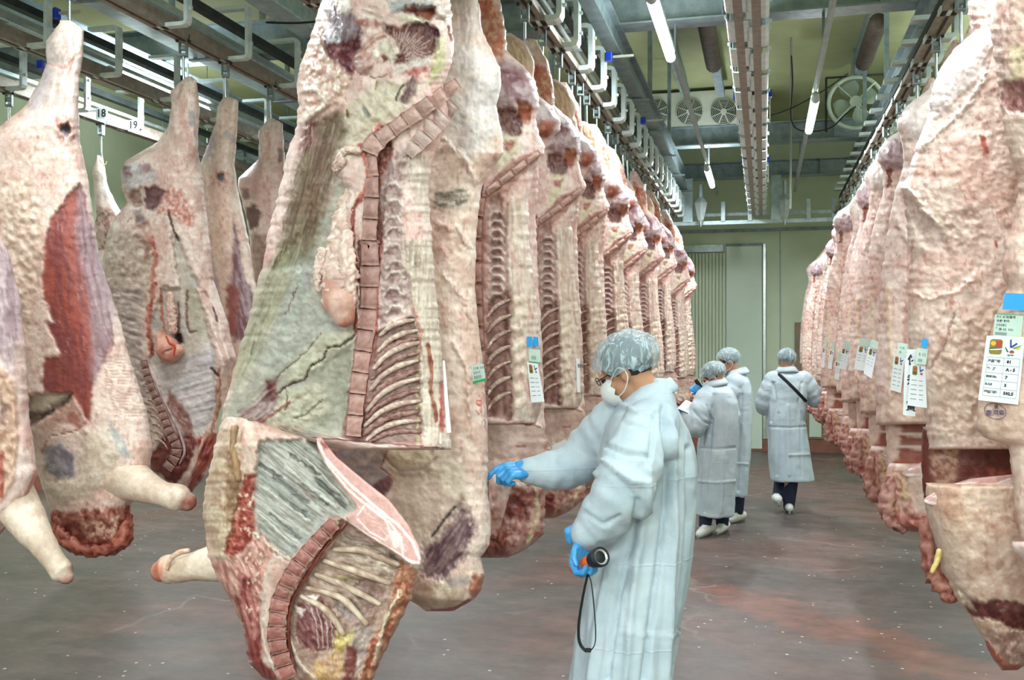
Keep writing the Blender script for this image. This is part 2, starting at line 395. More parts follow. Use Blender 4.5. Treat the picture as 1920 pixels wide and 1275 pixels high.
for ri, ((rx, kind), lb) in enumerate(zip(RAILX, RLBL)):
    t = thing('overhead_rail', lb, 'rail', (rx, 5, ZR))
    sides = (-1, 1) if kind == 'double' else ((1,) if kind == 'r' else (1,))
    for sd in sides:
        cx = rx + (sd * .047 if kind == 'double' else 0)
        bm = bmesh.new()
        if kind == 'double':
            bx(bm, cx - .024, cx + .024, Y0R, Y1R, ZR, ZR + .03)
            bx(bm, cx - .008, cx + .008, Y0R, Y1R, ZR + .03, ZR + .10)
        else:
            bx(bm, cx - .042, cx - .012, Y0R, Y1R, ZR, ZR + .035)
            bx(bm, cx + .012, cx + .042, Y0R, Y1R, ZR, ZR + .035)
            bx(bm, cx - .006, cx + .006, Y0R, Y1R, ZR + .02, ZR + .10)
        link('track', fin(bm), M['track'], t, smooth=False)
        obox('guide_bar', (cx + sd * .02 - .008, cx + sd * .02 + .008, Y0R, Y1R, ZR + .115, ZR + .14), M['steel'], t)
        if kind != 'double': obox('chain_channel', (cx + sd * .055 - .028, cx + sd * .055 + .028, Y0R, Y1R, ZR + .19, ZR + .235), M['dark'], t)
    # brackets
    yy = 1.0 + .13 * ri; k = 0
    pl = CPw if kind == 'double' else CP
    while yy < Y1R:
        for sd in sides:
            me = pl[sd]
            if ri == 0: me = CPw[sd]
            if ri >= 3: me = CPl[sd]
            elif ri > 0: me = CPm[sd]
            o = bpy.data.objects.new('bracket', me); COL.objects.link(o); o.parent = t
            if not me.materials: me.materials.append(M['bracket'])
            o.location = ((sd * .045 if kind == 'double' else 0), yy - 5 + (0.12 * (sd > 0) if kind == 'double' else 0), 0)
        yy += .52 if kind == 'double' else (.5 if ri < 3 else .66)
        k += 1
    # upper carrying beam (I section)
    bxo = rx + (.0 if kind == 'double' else .22 if ri > 2 else .13); z0 = ZR + (.34 if kind == 'double' else .37); h = .2; w = .085 if ri > 2 else .05
    bm = bmesh.new(); bx(bm, bxo - w, bxo + w, Y0R, Y1R, z0, z0 + .012); bx(bm, bxo - w, bxo + w, Y0R, Y1R, z0 + h, z0 + h + .012)
    bx(bm, bxo - .005, bxo + .005, Y0R, Y1R, z0 + .012, z0 + h)
    link('carrying_beam', fin(bm), M['galv' if ri > 2 else 'galv2'], t, smooth=False)
    bm = bmesh.new()
    yy = 1.6 + .2 * ri
    while yy < Y1R:
        for sd in (-1, 1): bmesh.ops.create_cone(bm, cap_ends=True, segments=6, radius1=.016, radius2=.016, depth=.024, matrix=Matrix.Translation((bxo + sd * .05, yy, z0 - .012)))
        box(bm, (bxo + .01, yy, z0 - .02), (.2, .05, .012))
        yy += 1.3
    link('bolt_plates', fin(bm), M['galv2'], t, smooth=False, kind='stuff')
    # blue end caps of the sensor rods
    for j, yy in enumerate(((8.0, 10.9) if kind == 'double' else (4.9 + .9 * ri % 2.2, 8.1 + .3 * ri))):
        for sd in sides:
            dx = rx + (sd * .125 if kind == 'double' else .16)
            obox('blue_cap', (dx - .022, dx + .022, yy, yy + .05, ZR + .19, ZR + .25), M['blue_plastic'], t, bevel=.004)
            obox('sensor_rod', (dx + .0, dx + .012, yy - .01, yy + .0, ZR - .02, ZR + .19) if kind == 'double' else (dx + .03, dx + .17, yy + .015, yy + .03, ZR + .21, ZR + .225), M['white_paint'], t)
    # hangers to the ceiling
    if kind != 'double':
        for yy in (-5.5, -1.5, 1.5, 4.6, 7.4, 9.5, 11.5): obox('hanger', (bxo - .02, bxo + .02, yy, yy + .04, z0 + h + .012, ZC), M['galv2'], t)

# number plates and small white plates under the far left rails
def txt(body, size, mat, mapf, name, parent, align='CENTER', res=2, off=0.0, bold=0):
    cu = bpy.data.curves.new('t', 'FONT'); cu.body = body; cu.size = size; cu.align_x = align; cu.align_y = 'CENTER'
    cu.resolution_u = res; cu.offset = off
    o = bpy.data.objects.new('t', cu); COL.objects.link(o)
    bpy.context.view_layer.update()
    me = bpy.data.meshes.new_from_object(o.evaluated_get(bpy.context.evaluated_depsgraph_get()))
    bpy.data.objects.remove(o)
    for v in me.vertices: v.co = Vector(mapf(v.co.x, v.co.y))
    return link(name, me, mat, parent, smooth=False)
M['ink'] = plain('black_ink', '#22242c', .6)
for (px, py, D, s) in ((190, 213, 7.6, '18'), (250, 235, 8.0, '19')):
    c = Vector(onD(px, py, D)); t = thing('number_plate', 'small plate with number %s hanging on the farthest left rail' % {'18': 'eighteen', '19': 'nineteen'}[s], 'sign', c)
    obox('plate', (c.x - .05, c.x + .05, c.y, c.y + .006, c.z - .045, c.z + .045), M['bracket'], t)
    obox('clip', (min(c.x, -5.1) - .01, max(c.x, -5.1) + .01, c.y + .006, c.y + .016, c.z + .02, c.z + .035), M['bracket'], t)
    obox('clip', (-5.11, -5.09, c.y + .006, c.y + .016, 3.45, c.z + .035), M['bracket'], t)
    txt(s, .085, M['ink'], lambda x, y, c=c: (c.x + x, c.y - .003, c.z + y), 'number', t, off=.002)

# cross beams carrying the rails
def ibeam_x(name, label, x0, x1, y, z0, h, w, mat):
    t = thing(name, label, 'beam', ((x0 + x1) / 2, y, z0)); bm = bmesh.new()
    bx(bm, x0, x1, y - w, y + w, z0, z0 + .014); bx(bm, x0, x1, y - w, y + w, z0 + h, z0 + h + .014); bx(bm, x0, x1, y - .006, y + .006, z0 + .014, z0 + h)
    link('beam', fin(bm), mat, t, smooth=False)
    bm = bmesh.new(); x = x0 + .4
    while x < x1: bx(bm, x, x + .01, y - w * .9, y + w * .9, z0 + .014, z0 + h); x += 1.07
    link('stiffener', fin(bm), mat, t, smooth=False); return t
for i, (y, z, h, w, lb) in enumerate((
        (2.9, 4.04, .26, .1, 'steel cross beam over the foreground carcass'),
        (7.3, 4.04, .26, .1, 'steel cross beam over the nearest visible lamp tube'),
        (11.9, 4.04, .22, .09, 'steel cross beam in front of the ceiling cooler'),
        (14.8, 4.12, .22, .09, 'farthest steel cross beam close to the far wall'))):
    ibeam_x('steel_beam', lb, XL + .02, XR - .02, y, z, h, w, M['galv2'])
# low frame at the end of the rails
t = thing('end_frame', 'galvanised frame of posts and crossbars closing the rails at the far wall', 'frame', (0, 13.95, 3.4))
def zY(py, Y): return float(onY(1430, py, Y)[2])
obox('crossbar', (XL + .1, XR - .1, 13.92, 13.98, zY(419, 13.95), zY(412, 13.95)), M['galv'], t)
obox('crossbar', (XL + .1, XR - .1, 14.4, 14.46, zY(395, 13.95), zY(389, 13.95)), M['galv'], t)
for px in (1290, 1356, 1406, 1455, 1516, 1563, 1245, 1120, 1000):
    x = float(onY(px, 400, 13.95)[0]); w = .07 if px in (1290, 1455) else .03
    obox('post', (x - w, x + w, 13.90, 13.96, zY(414, 13.95), zY(330 if w > .05 else 376, 13.95)), M['galv'], t, bevel=.004)
for px in (1314, 1472):
    x = float(onY(px, 400, 13.6)[0]); z = zY(385, 13.6)
    v, f = tube([(x, 13.6, z + .3), (x, 13.6, z + .06)], .03, 8); link('motor_bracket', mesh_from(v, f), M['galv'], t)
    v, f = tube([(x, 13.6, z + .06), (x, 13.6, z - .16)], [.085, .04], 4, cap=1); link('motor_cover', mesh_from(v, f), M['bracket'], t, smooth=False)
    v, f = tube([(x, 13.6, z - .16), (x, 13.6, z - .26)], .012, 8); link('bolt', mesh_from(v, f), M['steel'], t)

# fluorescent lamps
LNAME = ['long bright fluorescent tube nearest the top of the aisle', 'bright fluorescent tube on a pipe right of the double rail',
         'far bright fluorescent tube hanging left of the double rail', 'fluorescent tube glimpsed between the left rails, nearer one',
         'fluorescent tube between the left rails, far one']
for i, (lx, ly) in enumerate(LAMPS):
    lb = LNAME[i] if i < len(LNAME) else 'fluorescent tube lamp outside the picture over %s' % (
        ['the near left rails', 'the near aisle', 'the camera spot', 'the foreground carcass', 'the left rear', 'the right rear', 'the near right wall',
         'the middle right wall', 'the far right wall', 'the rear aisle', 'the far left aisle', 'the near left wall', 'the far left wall', 'the rear left corner', 'the rear right corner', 'the rear wall, middle left', 'the rear wall, middle', 'the rear wall, middle right', 'the rear wall, far left', 'the rear wall, far right'][i - 5])
    t = thing('fluorescent_lamp', lb, 'lamp', (lx, ly, 3.7), 'tube lamps')
    v, f = tube([(lx, ly - .6, 3.7), (lx, ly + .6, 3.7)], .033, 14); link('tube', mesh_from(v, f), M['tube'], t)
    for s in (-1, 1):
        v, f = tube([(lx, ly + s * .62, 3.7), (lx, ly + s * .72, 3.72)], [.036, .022], 12); link('end_cap', mesh_from(v, f), M['pvc'], t)
    if abs(lx + .63) > .1 and abs(lx - .41) > .1 and abs(lx + 4.65) > .1 or ly < -3:
        for s in (-.45, .45): link('suspension_rod', tube_mesh([(lx, ly + s, 3.76), (lx, ly + s, ZC)], .006, 6), M['galv2'], t)
    obox('lamp_body', (lx - .03, lx + .03, ly - .6, ly + .6, 3.738, 3.765), M['white_paint'], t)
for lx, lb in ((-0.63, 'straight conduit pipe joining the lamps left of the double rail'), (0.41, 'straight conduit pipe joining the lamps right of the double rail'), (-4.65, 'conduit pipe joining the lamps over the left rails')):
    t = thing('conduit', lb, 'pipe', (lx, 5, 3.79))
    v, f = tube([(lx, -3, 3.79), (lx, 14, 3.79)], .022, 10); link('pipe', mesh_from(v, f), M['pvc'], t)
    for yy in (7.3, 11.9, 2.9):
        v, f = tube([(lx, yy, 3.79), (lx, yy, 4.05)], .01, 6); link('clamp', mesh_from(v, f), M['galv2'], t)

# ceiling cooler with three fans
D = 12.7; Yc = Yof(1300, D)
a = onY(1196, 183, Yc); b_ = onY(1412, 240, Yc)
t = thing('unit_cooler', 'long white ceiling cooler with three round fan guards', 'cooler', ((a[0] + b_[0]) / 2, Yc, b_[2]))
ht = a[2] - b_[2]
obox('housing', (a[0], b_[0], Yc, Yc + .5, b_[2], a[2] + .04), M['white_paint'], t, bevel=.01)
obox('drip_tray', (a[0] - .02, b_[0] + .02, Yc - .03, Yc + .55, b_[2] - .1, b_[2] - .02), M['dark'], t)
for px in (1231, 1293, 1357):
    c = onY(px, 210, Yc); c = Vector(c); bm = bmesh.new()
    bmesh.ops.create_cone(bm, cap_ends=True, segments=32, radius1=.165, radius2=.165, depth=.03, matrix=Matrix.Translation((c.x, c.y - .004, c.z)) @ Matrix.Rotation(math.pi / 2, 4, 'X'))
    fo = link('fan_opening', fin(bm), M['dark'], t, smooth=False)
    V = []; Fc = []
    for r in (.16, .14, .12, .10, .08, .06):
        P = [(c.x + r * math.cos(q * math.pi / 12), c.y - .03, c.z + r * math.sin(q * math.pi / 12)) for q in range(25)]
        v, f = tube(P, .0035, 5, cap=0); f = [tuple(i + len(V) for i in ff) for ff in f]; V += v; Fc += f
    for q in range(4):
        an = q * math.pi / 4 + .39; v, f = tube([(c.x - .16 * math.cos(an), c.y - .03, c.z - .16 * math.sin(an)), (c.x + .16 * math.cos(an), c.y - .03, c.z + .16 * math.sin(an))], .006, 5, cap=0)
        f = [tuple(i + len(V) for i in ff) for ff in f]; V += v; Fc += f
    link('fan_guard', mesh_from(V, Fc), M['white_paint'], fo)
    bm = bmesh.new(); bmesh.ops.create_cone(bm, cap_ends=True, segments=16, radius1=.045, radius2=.04, depth=.03, matrix=Matrix.Translation((c.x, c.y - .025, c.z)) @ Matrix.Rotation(math.pi / 2, 4, 'X'))
    link('fan_hub', fin(bm), M['white_paint'], fo, smooth=False)
# big axial fan
Yc = Yof(1606, 11.0); c = Vector(onY(1604, 192, Yc))
t = thing('axial_fan', 'large pale axial fan in a square frame near the right rail', 'fan', (c.x, c.y, c.z - .32))
R_ = .285
P = [(c.x + R_ * math.cos(q * math.pi / 20), c.y, c.z + R_ * math.sin(q * math.pi / 20)) for q in range(41)]
link('fan_ring', tube_mesh(P, .022, 8, cap=0), M['wall2'], t)
V = []; Fc = []
for p, q in (((-1, 1), (1, 1)), ((-1, -1), (-1, 1)), ((1, -1), (1, 1))):
    v, f = tube([(c.x + p[0] * .31, c.y + .03, c.z + p[1] * .30), (c.x + q[0] * .31, c.y + .03, c.z + q[1] * .30)], .012, 6); f = [tuple(i + len(V) for i in ff) for ff in f]; V += v; Fc += f
link('square_frame', mesh_from(V, Fc), M['dark'], t)
bm = bmesh.new(); bmesh.ops.create_cone(bm, cap_ends=True, segments=24, radius1=.07, radius2=.065, depth=.1, matrix=Matrix.Translation(c) @ Matrix.Rotation(math.pi / 2, 4, 'X'))
link('hub', fin(bm), M['wall2'], t, smooth=False)
for q in range(4):
    a0 = q * math.pi / 2 + .3; bm = bmesh.new(); rows = []
    for i in range(7):
        r = .06 + .18 * i / 6; wd = .35 + .25 * math.sin(i / 6 * 3)
        rows.append([bm.verts.new((c.x + r * math.cos(a0 + wd * (k - 1) + .12 * i / 6), c.y + .03 * (k - 1), c.z + r * math.sin(a0 + wd * (k - 1) + .12 * i / 6))) for k in range(3)])
    for i in range(6):
        for k in range(2): bm.faces.new((rows[i][k], rows[i + 1][k], rows[i + 1][k + 1], rows[i][k + 1]))
    bmesh.ops.solidify(bm, geom=bm.faces[:], thickness=.004)
    link('fan_blade', fin(bm), M['wall2'], t)
for s in (1, -1):
    v, f = tube([(c.x - .2, c.y - .04, c.z + s * .2), (c.x + .2, c.y - .04, c.z - s * .2)], .008, 6); link('stay', mesh_from(v, f), M['wall2'], t)
v, f = tube([(c.x, c.y + .03, c.z + .3), (c.x, c.y + .03, ZC)], .02, 8); link('hanger', mesh_from(v, f), M['galv2'], t)
# ceiling channels with brown insulated stubs
for (pxa, pya, pxb, pyb, lb, st) in ((1320, 0, 1347, 180, 'ceiling channel left of the double rail', 1), (1236, 20, 1272, 180, 'ceiling channel behind the long lamp tube', 0), (1640, 40, 1600, 150, 'ceiling channel above the axial fan', 1)):
    A = onD(pxa, pya, 3.1 * F_PX / (645 - pya)); B = onD(pxb, pyb, 3.1 * F_PX / (645 - pyb))
    t = thing('ceiling_channel', lb, 'channel', tuple(A))
    bm = bmesh.new(); bx(bm, A[0] - .05, A[0] + .05, A[1], B[1], 4.78, 4.86); bx(bm, A[0] - .04, A[0] - .02, A[1], B[1], 4.86, 5.0); link('channel', fin(bm), M['galv2'], t, smooth=False)
    if st:
        mid = A[1] + (B[1] - A[1]) * .5
        v, f = tube([(A[0], A[1] - .3, 4.70), (A[0], mid, 4.70)], .085, 12); link('insulated_pipe', mesh_from(v, f), M['rust'], t)
# drop pipe and black cables near the fan
Yc = Yof(1500, 10.6)
t = thing('drop_pipe', 'thin grey vertical pipe with black cable between double rail and fan', 'pipe', tuple(onY(1482, 390, Yc)))
q_ = onY(1484, 95, Yc); v, f = tube([tuple(onY(1482, 390, Yc)), (q_[0], q_[1], ZC)], .012, 8); link('pipe', mesh_from(v, f), M['pvc'], t)
def cable(name, lb, pts, Y, r=.007):
    P = smooth_path([onY(x, y, Y) for x, y in pts], 6); o = link(name, tube_mesh(P, r, 6), M['black'], None, loc=tuple(P[0])); setp(o, lb, 'cable')
cable('cable', 'black cable sagging from the double rail up to the axial fan frame', [(1433, 218), (1460, 212), (1500, 195), (1550, 166), (1590, 138)], Yc - .03)
cable('cable', 'black looping cable below the fluorescent tube right of the double rail', [(1484, 105), (1486, 150), (1484, 190), (1484, 225), (1497, 243), (1530, 246), (1560, 238), (1585, 215), (1604, 200)], Yc - .06)
cable('cable', 'thin dark cable sagging across the upper ceiling left of the big carcass', [(500, 42), (530, 43), (560, 43), (600, 40)], 5.6)
# ================================================================== CARCASSES
C3 = lambda pts: [(360 + x / 2.55, y / 2.55) for x, y in pts]
C4 = lambda pts: [(360 + x / 2.833, 450 + y / 2.833) for x, y in pts]
C5 = lambda pts: [(360 + x / 2.575, 780 + y / 2.575) for x, y in pts]
C1 = lambda pts: [(x / 1.992, y / 1.992) for x, y in pts]
C2 = lambda pts: [(x / 1.783, 560 + y / 1.783) for x, y in pts]
CT = lambda pts: [(540 + x / 4.552, y / 4.552) for x, y in pts]      # top of the big one
CL = lambda pts: [(180 + x / 3.034, 140 + y / 3.034) for x, y in pts]  # third left one, top
CM = lambda pts: [(180 + x / 3.186, 540 + y / 3.186) for x, y in pts]  # third left one, bottom
CR = lambda pts: [(860 + x / 2.656, y / 2.656) for x, y in pts]
CS = lambda pts: [(860 + x / 2.55, 440 + y / 2.55) for x, y in pts]
CU = lambda pts: [(1500 + x / 2.318, 250 + y / 2.318) for x, y in pts]
CV = lambda pts: [(1500 + x / 2.383, 740 + y / 2.383) for x, y in pts]
CW = lambda pts: [(1240 + x / 2.772, y / 2.772) for x, y in pts]

FAT = ('#e2c6bd', '#d3aaa2', '#ead6ce')
class Pt:
    """relief and colour of a surface, described over design coordinates"""
    def __init__(s, x, y, base=FAT, seed=0, lump=.006, sc=1.0, red=.35):
        s.x, s.y, s.seed, s.sc = x, y, seed, sc
        n = fbm(x / 26 / sc, y / 30 / sc, 4, seed); n2 = fbm(x / 9 / sc, y / 11 / sc, 3, seed + 5); n3 = fbm(x / 70 / sc, y / 60 / sc, 3, seed + 9)
        a, b, c = [hx(q) for q in base]
        m = ss(.35, .65, n)[:, None]; m2 = ss(.42, .62, n3)[:, None]
        s.c = a * (1 - m) + b * m; s.c = s.c * (1 - .6 * m2) + c * .6 * m2
        s.c = s.c * (.86 + .28 * n2)[:, None]
        # small red flecks
        v = fbm(x / 6 / sc, y / 13 / sc, 2, seed + 21); k = (ss(.70, .80, v) * red)[:, None]
        s.c = s.c * (1 - k) + hx('#a8483c') * k
        s.h = (n - .5) * lump * 2 + (n2 - .5) * lump + (np.abs(fbm(x / 16 / sc, y / 10 / sc, 2, seed + 3) - .5)) * lump * -1.0
    def _box(s, P, pad):
        P = np.array(P); return np.where((s.x > P[:, 0].min() - pad) & (s.x < P[:, 0].max() + pad) & (s.y > P[:, 1].min() - pad) & (s.y < P[:, 1].max() + pad))[0]
    def _mix(s, i, m, col, col2=None, ns=12, amt=1., streak=None):
        c = hx(col)[None, :]
        if col2 is not None:
            if streak is None: n = fbm(s.x[i] / ns, s.y[i] / ns, 4, s.seed + 31)
            else:
                ang, a, b = streak; q = math.radians(ang)
                u = s.x[i] * math.cos(q) + s.y[i] * math.sin(q); v = -s.x[i] * math.sin(q) + s.y[i] * math.cos(q)
                w = (fbm(s.x[i] / 40, s.y[i] / 40, 2, 4) - .5) * 14
                n = fbm(u / a, (v + w) / b, 4, s.seed + 33)
            k = ss(.38, .62, n)[:, None]; c = c * (1 - k) + hx(col2)[None, :] * k
        lu = (c @ np.array([.3, .55, .15]))[:, None] if c.ndim == 2 else c; c = c * .84 + lu * .16 * np.array([1.06, 1.0, .97])
        m = (m * amt)[:, None]; s.c[i] = s.c[i] * (1 - m) + c * m
    def poly(s, P, col=None, col2=None, h=0, soft=5, rough=4, amt=1., ns=12, streak=None, dome=0, sh=0):
        soft *= 1.5; rough *= 1.3
        i = s._box(P, soft + rough + 1)
        if not len(i): return
        x, y = s.x[i], s.y[i]
        x = x + (fbm(s.x[i] / 8, s.y[i] / 8, 3, s.seed + 41) - .5) * 2 * rough; y = y + (fbm(s.x[i] / 8, s.y[i] / 8, 3, s.seed + 47) - .5) * 2 * rough
        d = np.full(len(i), 1e9); ins = np.zeros(len(i), bool); n = len(P)
        for k in range(n):
            (ax, ay), (bx_, by) = P[k], P[(k + 1) % n]
            ex, ey = bx_ - ax, by - ay; L2 = ex * ex + ey * ey + 1e-9
            t = np.clip(((x - ax) * ex + (y - ay) * ey) / L2, 0, 1)
            d = np.minimum(d, np.hypot(x - ax - t * ex, y - ay - t * ey))
            c = ((ay > y) != (by > y)) & (x < ex * (y - ay) / (ey + 1e-9) + ax); ins ^= c
        sd = np.where(ins, d, -d); m = ss(-soft * .5, soft * .5, sd)
        if col: s._mix(i, m, col, col2, ns, amt, streak)
        if h: s.h[i] += m * h
        if dome: s.h[i] += dome * np.sqrt(np.clip(np.where(ins, d, 0) / (np.max(d * ins) + 1e-6), 0, 1))
        if sh:
            q = math.radians(streak[0] if streak else 0)
            u = s.x[i] * math.cos(q) + s.y[i] * math.sin(q); v = -s.x[i] * math.sin(q) + s.y[i] * math.cos(q)
            a, b = (streak[1], streak[2]) if streak else (10, 10)
            s.h[i] += m * sh * (fbm(u / a, v / b, 3, s.seed + 51) - .5) * 2
    def line(s, P, w, col=None, col2=None, h=0, amt=1., rough=2, taper=False, ns=8):
        i = s._box(P, w * 2.5 + rough + 1)
        if not len(i): return
        x = s.x[i] + (fbm(s.x[i] / 7, s.y[i] / 7, 3, s.seed + 61) - .5) * 2 * rough; y = s.y[i] + (fbm(s.x[i] / 7, s.y[i] / 7, 3, s.seed + 67) - .5) * 2 * rough
        d = np.full(len(i), 1e9)
        for k in range(len(P) - 1):
            (ax, ay), (bx_, by) = P[k], P[k + 1]
            ex, ey = bx_ - ax, by - ay; L2 = ex * ex + ey * ey + 1e-9
            t = np.clip(((x - ax) * ex + (y - ay) * ey) / L2, 0, 1)
            ww = (1 - .6 * (k + t) / (len(P) - 1)) if taper else 1
            d = np.minimum(d, np.hypot(x - ax - t * ex, y - ay - t * ey) / ww)
        m = np.exp(-(d / w) ** 2 * 1.2)
        if col: s._mix(i, ss(.15, .6, m), col, col2, ns, amt)
        if h: s.h[i] += m * h
    def spots(s, P, col, n=10, r=2, h=-.002, seed=1):
        R = random.Random(seed); P = np.array(P)
        for _ in range(n):
            a = R.uniform(P[:, 0].min(), P[:, 0].max()); b = R.uniform(P[:, 1].min(), P[:, 1].max())
            s.line([(a, b), (a + R.uniform(-2, 2), b + R.uniform(0, 5))], r * R.uniform(.5, 1.3), col, h=h)

class Body: pass
def body(name, parent, Lp, Rp, Y0, tf, tb, paint=None, step=3.0, jit=2.0, seed=0, base=FAT, lump=.006, endr=40, sc=1.0, rnd=2.6, red=.35, loc=None, endb=None, backcol='#d8b8a8', topfade=0):
    Lp = sorted(Lp, key=lambda p: p[1]); Rp = sorted(Rp, key=lambda p: p[1])
    y0 = min(Lp[0][1], Rp[0][1]); y1 = max(Lp[-1][1], Rp[-1][1])
    nv = max(8, int((y1 - y0) / step)); ys = np.linspace(y0, y1, nv)
    xl = np.interp(ys, [p[1] for p in Lp], [p[0] for p in Lp]); xr = np.interp(ys, [p[1] for p in Rp], [p[0] for p in Rp])
    xl = xl + (fbm(ys / 9 / sc, ys * 0 + seed, 3, seed) - .5) * 2 * jit; xr = xr + (fbm(ys / 9 / sc, ys * 0 + seed + 9, 3, seed + 3) - .5) * 2 * jit
    xr = np.maximum(xr, xl + 2)
    wmax = (xr - xl).max(); nu = max(10, int(wmax / step * 1.15)); nb = max(6, nu // 5)
    th = np.linspace(0, math.pi, nu); sF = (1 - np.cos(th)) / 2 * .45 + np.linspace(0, 1, nu) * .55
    X = xl[:, None] + (xr - xl)[:, None] * sF[None, :]; Y = np.repeat(ys[:, None], nu, 1)
    x = X.ravel(); y = Y.ravel()
    mpp = Y0 / F_PX
    wm = (xr - xl) * mpp
    Tf = np.minimum(tf, wm * .5); Tb = np.minimum(tb, wm * .45)
    q0 = np.clip((ys - y0) / endr, 0, 1); q1 = np.clip((y1 - ys) / (endb or endr), 0, 1)
    e = np.sqrt(np.maximum(1 - (1 - q0) ** 2, 0)) * np.sqrt(np.maximum(1 - (1 - q1) ** 2, 0)); e = np.maximum(e, .02)
    prof = (1 - np.abs(2 * sF - 1) ** rnd) ** (1 / 2.0)
    h = (Tf * e)[:, None] * prof[None, :]
    p = Pt(x, y, base, seed, lump, sc, red)
    if paint: paint(p)
    edge = (ss(0, .07, np.minimum(sF, 1 - sF))[None, :] * np.clip(e * 1.5, 0, 1)[:, None]).ravel()
    hh = h.ravel() + p.h * edge
    if topfade: hh = hh - (1 - ss(y0, y0 + topfade, y)) * .03
    P = onY(x, y, Y0 - hh)
    # back
    sB = np.linspace(1, 0, nb + 2)[1:-1]
    XB = xl[:, None] + (xr - xl)[:, None] * sB[None, :]; YB_ = np.repeat(ys[:, None], nb, 1)
    hb = (Tb * e)[:, None] * ((1 - np.abs(2 * sB - 1) ** 2.4) ** .5)[None, :]
    PB = onY(XB.ravel(), YB_.ravel(), Y0 + hb.ravel())
    V = np.concatenate([P.reshape(nv, nu, 3), PB.reshape(nv, nb, 3)], 1); n = nu + nb
    xb = XB.ravel(); yb = YB_.ravel(); nn = fbm(xb / 20, yb / 20, 3, seed)[:, None]
    cb = hx(backcol) * (.75 + .5 * nn)
    Cc = np.concatenate([p.c.reshape(nv, nu, 3), cb.reshape(nv, nb, 3)], 1)
    idx = np.arange(nv * n).reshape(nv, n); nx = np.roll(idx, -1, 1)
    Fq = np.stack([idx[:-1], nx[:-1], nx[1:], idx[1:]], -1).reshape(-1, 4)
    verts = np.concatenate([V.reshape(-1, 3), V[0].mean(0)[None], V[-1].mean(0)[None]]); nvt = nv * n
    cols = np.concatenate([Cc.reshape(-1, 3), Cc[0].mean(0)[None], Cc[-1].mean(0)[None]])
    t0 = np.stack([nx[0], idx[0], np.full(n, nvt)], -1); t1 = np.stack([idx[-1], nx[-1], np.full(n, nvt + 1)], -1)
    me = bpy.data.meshes.new('m')
    fl = np.concatenate([Fq.ravel(), t0.ravel(), t1.ravel()]); nf = len(Fq) + 2 * n
    me.vertices.add(len(verts)); me.vertices.foreach_set('co', verts.ravel())
    me.loops.add(len(fl)); me.loops.foreach_set('vertex_index', fl.astype(np.int32))
    ls = np.concatenate([np.arange(len(Fq)) * 4, len(Fq) * 4 + np.arange(2 * n) * 3]).astype(np.int32)
    me.polygons.add(nf); me.polygons.foreach_set('loop_start', ls)
    me.update(calc_edges=True); me.validate()
    ca_ = me.color_attributes.new('Col', 'FLOAT_COLOR', 'POINT')
    ca_.data.foreach_set('color', np.concatenate([np.clip(cols, 0, 1), np.ones((len(cols), 1))], 1).ravel())
    o = link(name, me, M['flesh'], parent, loc)
    b = Body(); b.o = o; b.x = x; b.y = y; b.Y = Y0 - hh; b.c = p.c
    return b
def surfY(b, px, py):
    i = np.argmin((b.x - px) ** 2 + (b.y - py) ** 2); return b.Y[i]
def colmesh(me, cols):
    ca_ = me.color_attributes.new('Col', 'FLOAT_COLOR', 'POINT')
    cols = np.clip(np.asarray(cols, float), 0, 1)
    ca_.data.foreach_set('color', np.concatenate([cols, np.ones((len(cols), 1))], 1).ravel())
def ptube(name, parent, pts, rad, b=None, Y=None, col='#e9cfc0', col2='#d9b3a4', endcol=None, n=14, sub=5, off=0.0, flat=1.0, lump=.05, seed=0, startcol=None, cap=3, loc=None, lf=.9):
    """organic tube through design points; radii in px; on the surface of b (off px towards the viewer) or at depth Y"""
    P = []; R = []
    sp = smooth_path([(*p, r) for p, r in zip(pts, rad)], sub)
    for k, (x, y, r) in enumerate(sp):
        yy = (surfY(b, x, y) if b is not None else (np.interp(k / (len(sp) - 1), np.linspace(0, 1, len(Y)), Y) if hasattr(Y, '__len__') else Y)) - off * 1.0
        P.append(onY(x, y, yy)); R.append(max(r, .5) * yy / F_PX)
    if b is not None:
        Ya = np.array([p[1] for p in P]); Ya = np.convolve(np.pad(Ya, 3, 'edge'), np.ones(7) / 7, 'valid')
        P = [onY(sp[k][0], sp[k][1], Ya[k]) for k in range(len(P))]
    v, f = tube(P, R, n, cap, flat); V = np.array([tuple(q) for q in v]); me = mesh_from(V, f)
    m = len(V) // n; t = np.repeat(np.arange(m) / (m - 1), n)
    sc_ = 1 / (np.mean(R) + 1e-6)
    nz = fbm3(V[:, 0] * sc_ * lf, V[:, 1] * sc_ * lf, V[:, 2] * sc_ * lf, 3, seed)
    cols = hx(col) * (1 - ss(.4, .6, nz))[:, None] + hx(col2) * ss(.4, .6, nz)[:, None]
    if endcol: k = ss(.72, .97, t + (nz - .5) * .5)[:, None]; cols = cols * (1 - k) + hx(endcol) * (.6 + .8 * nz[:, None]) * k
    if startcol: k = 1 - ss(.05, .14, t)[:, None]; cols = cols * (1 - k) + hx(startcol) * k
    if lump:
        nrm = np.zeros((len(V), 3)); me.vertices.foreach_get('co', nrm.ravel())
        C = np.repeat(np.array([V[i * n:(i + 1) * n].mean(0) for i in range(m)]), n, 0)
        V2 = V + (V - C) * ((nz - .5) * 2 * lump)[:, None] * 2
        me.vertices.foreach_set('co', V2.ravel())
    colmesh(me, cols)
    return link(name, me, M['flesh'], parent, loc)
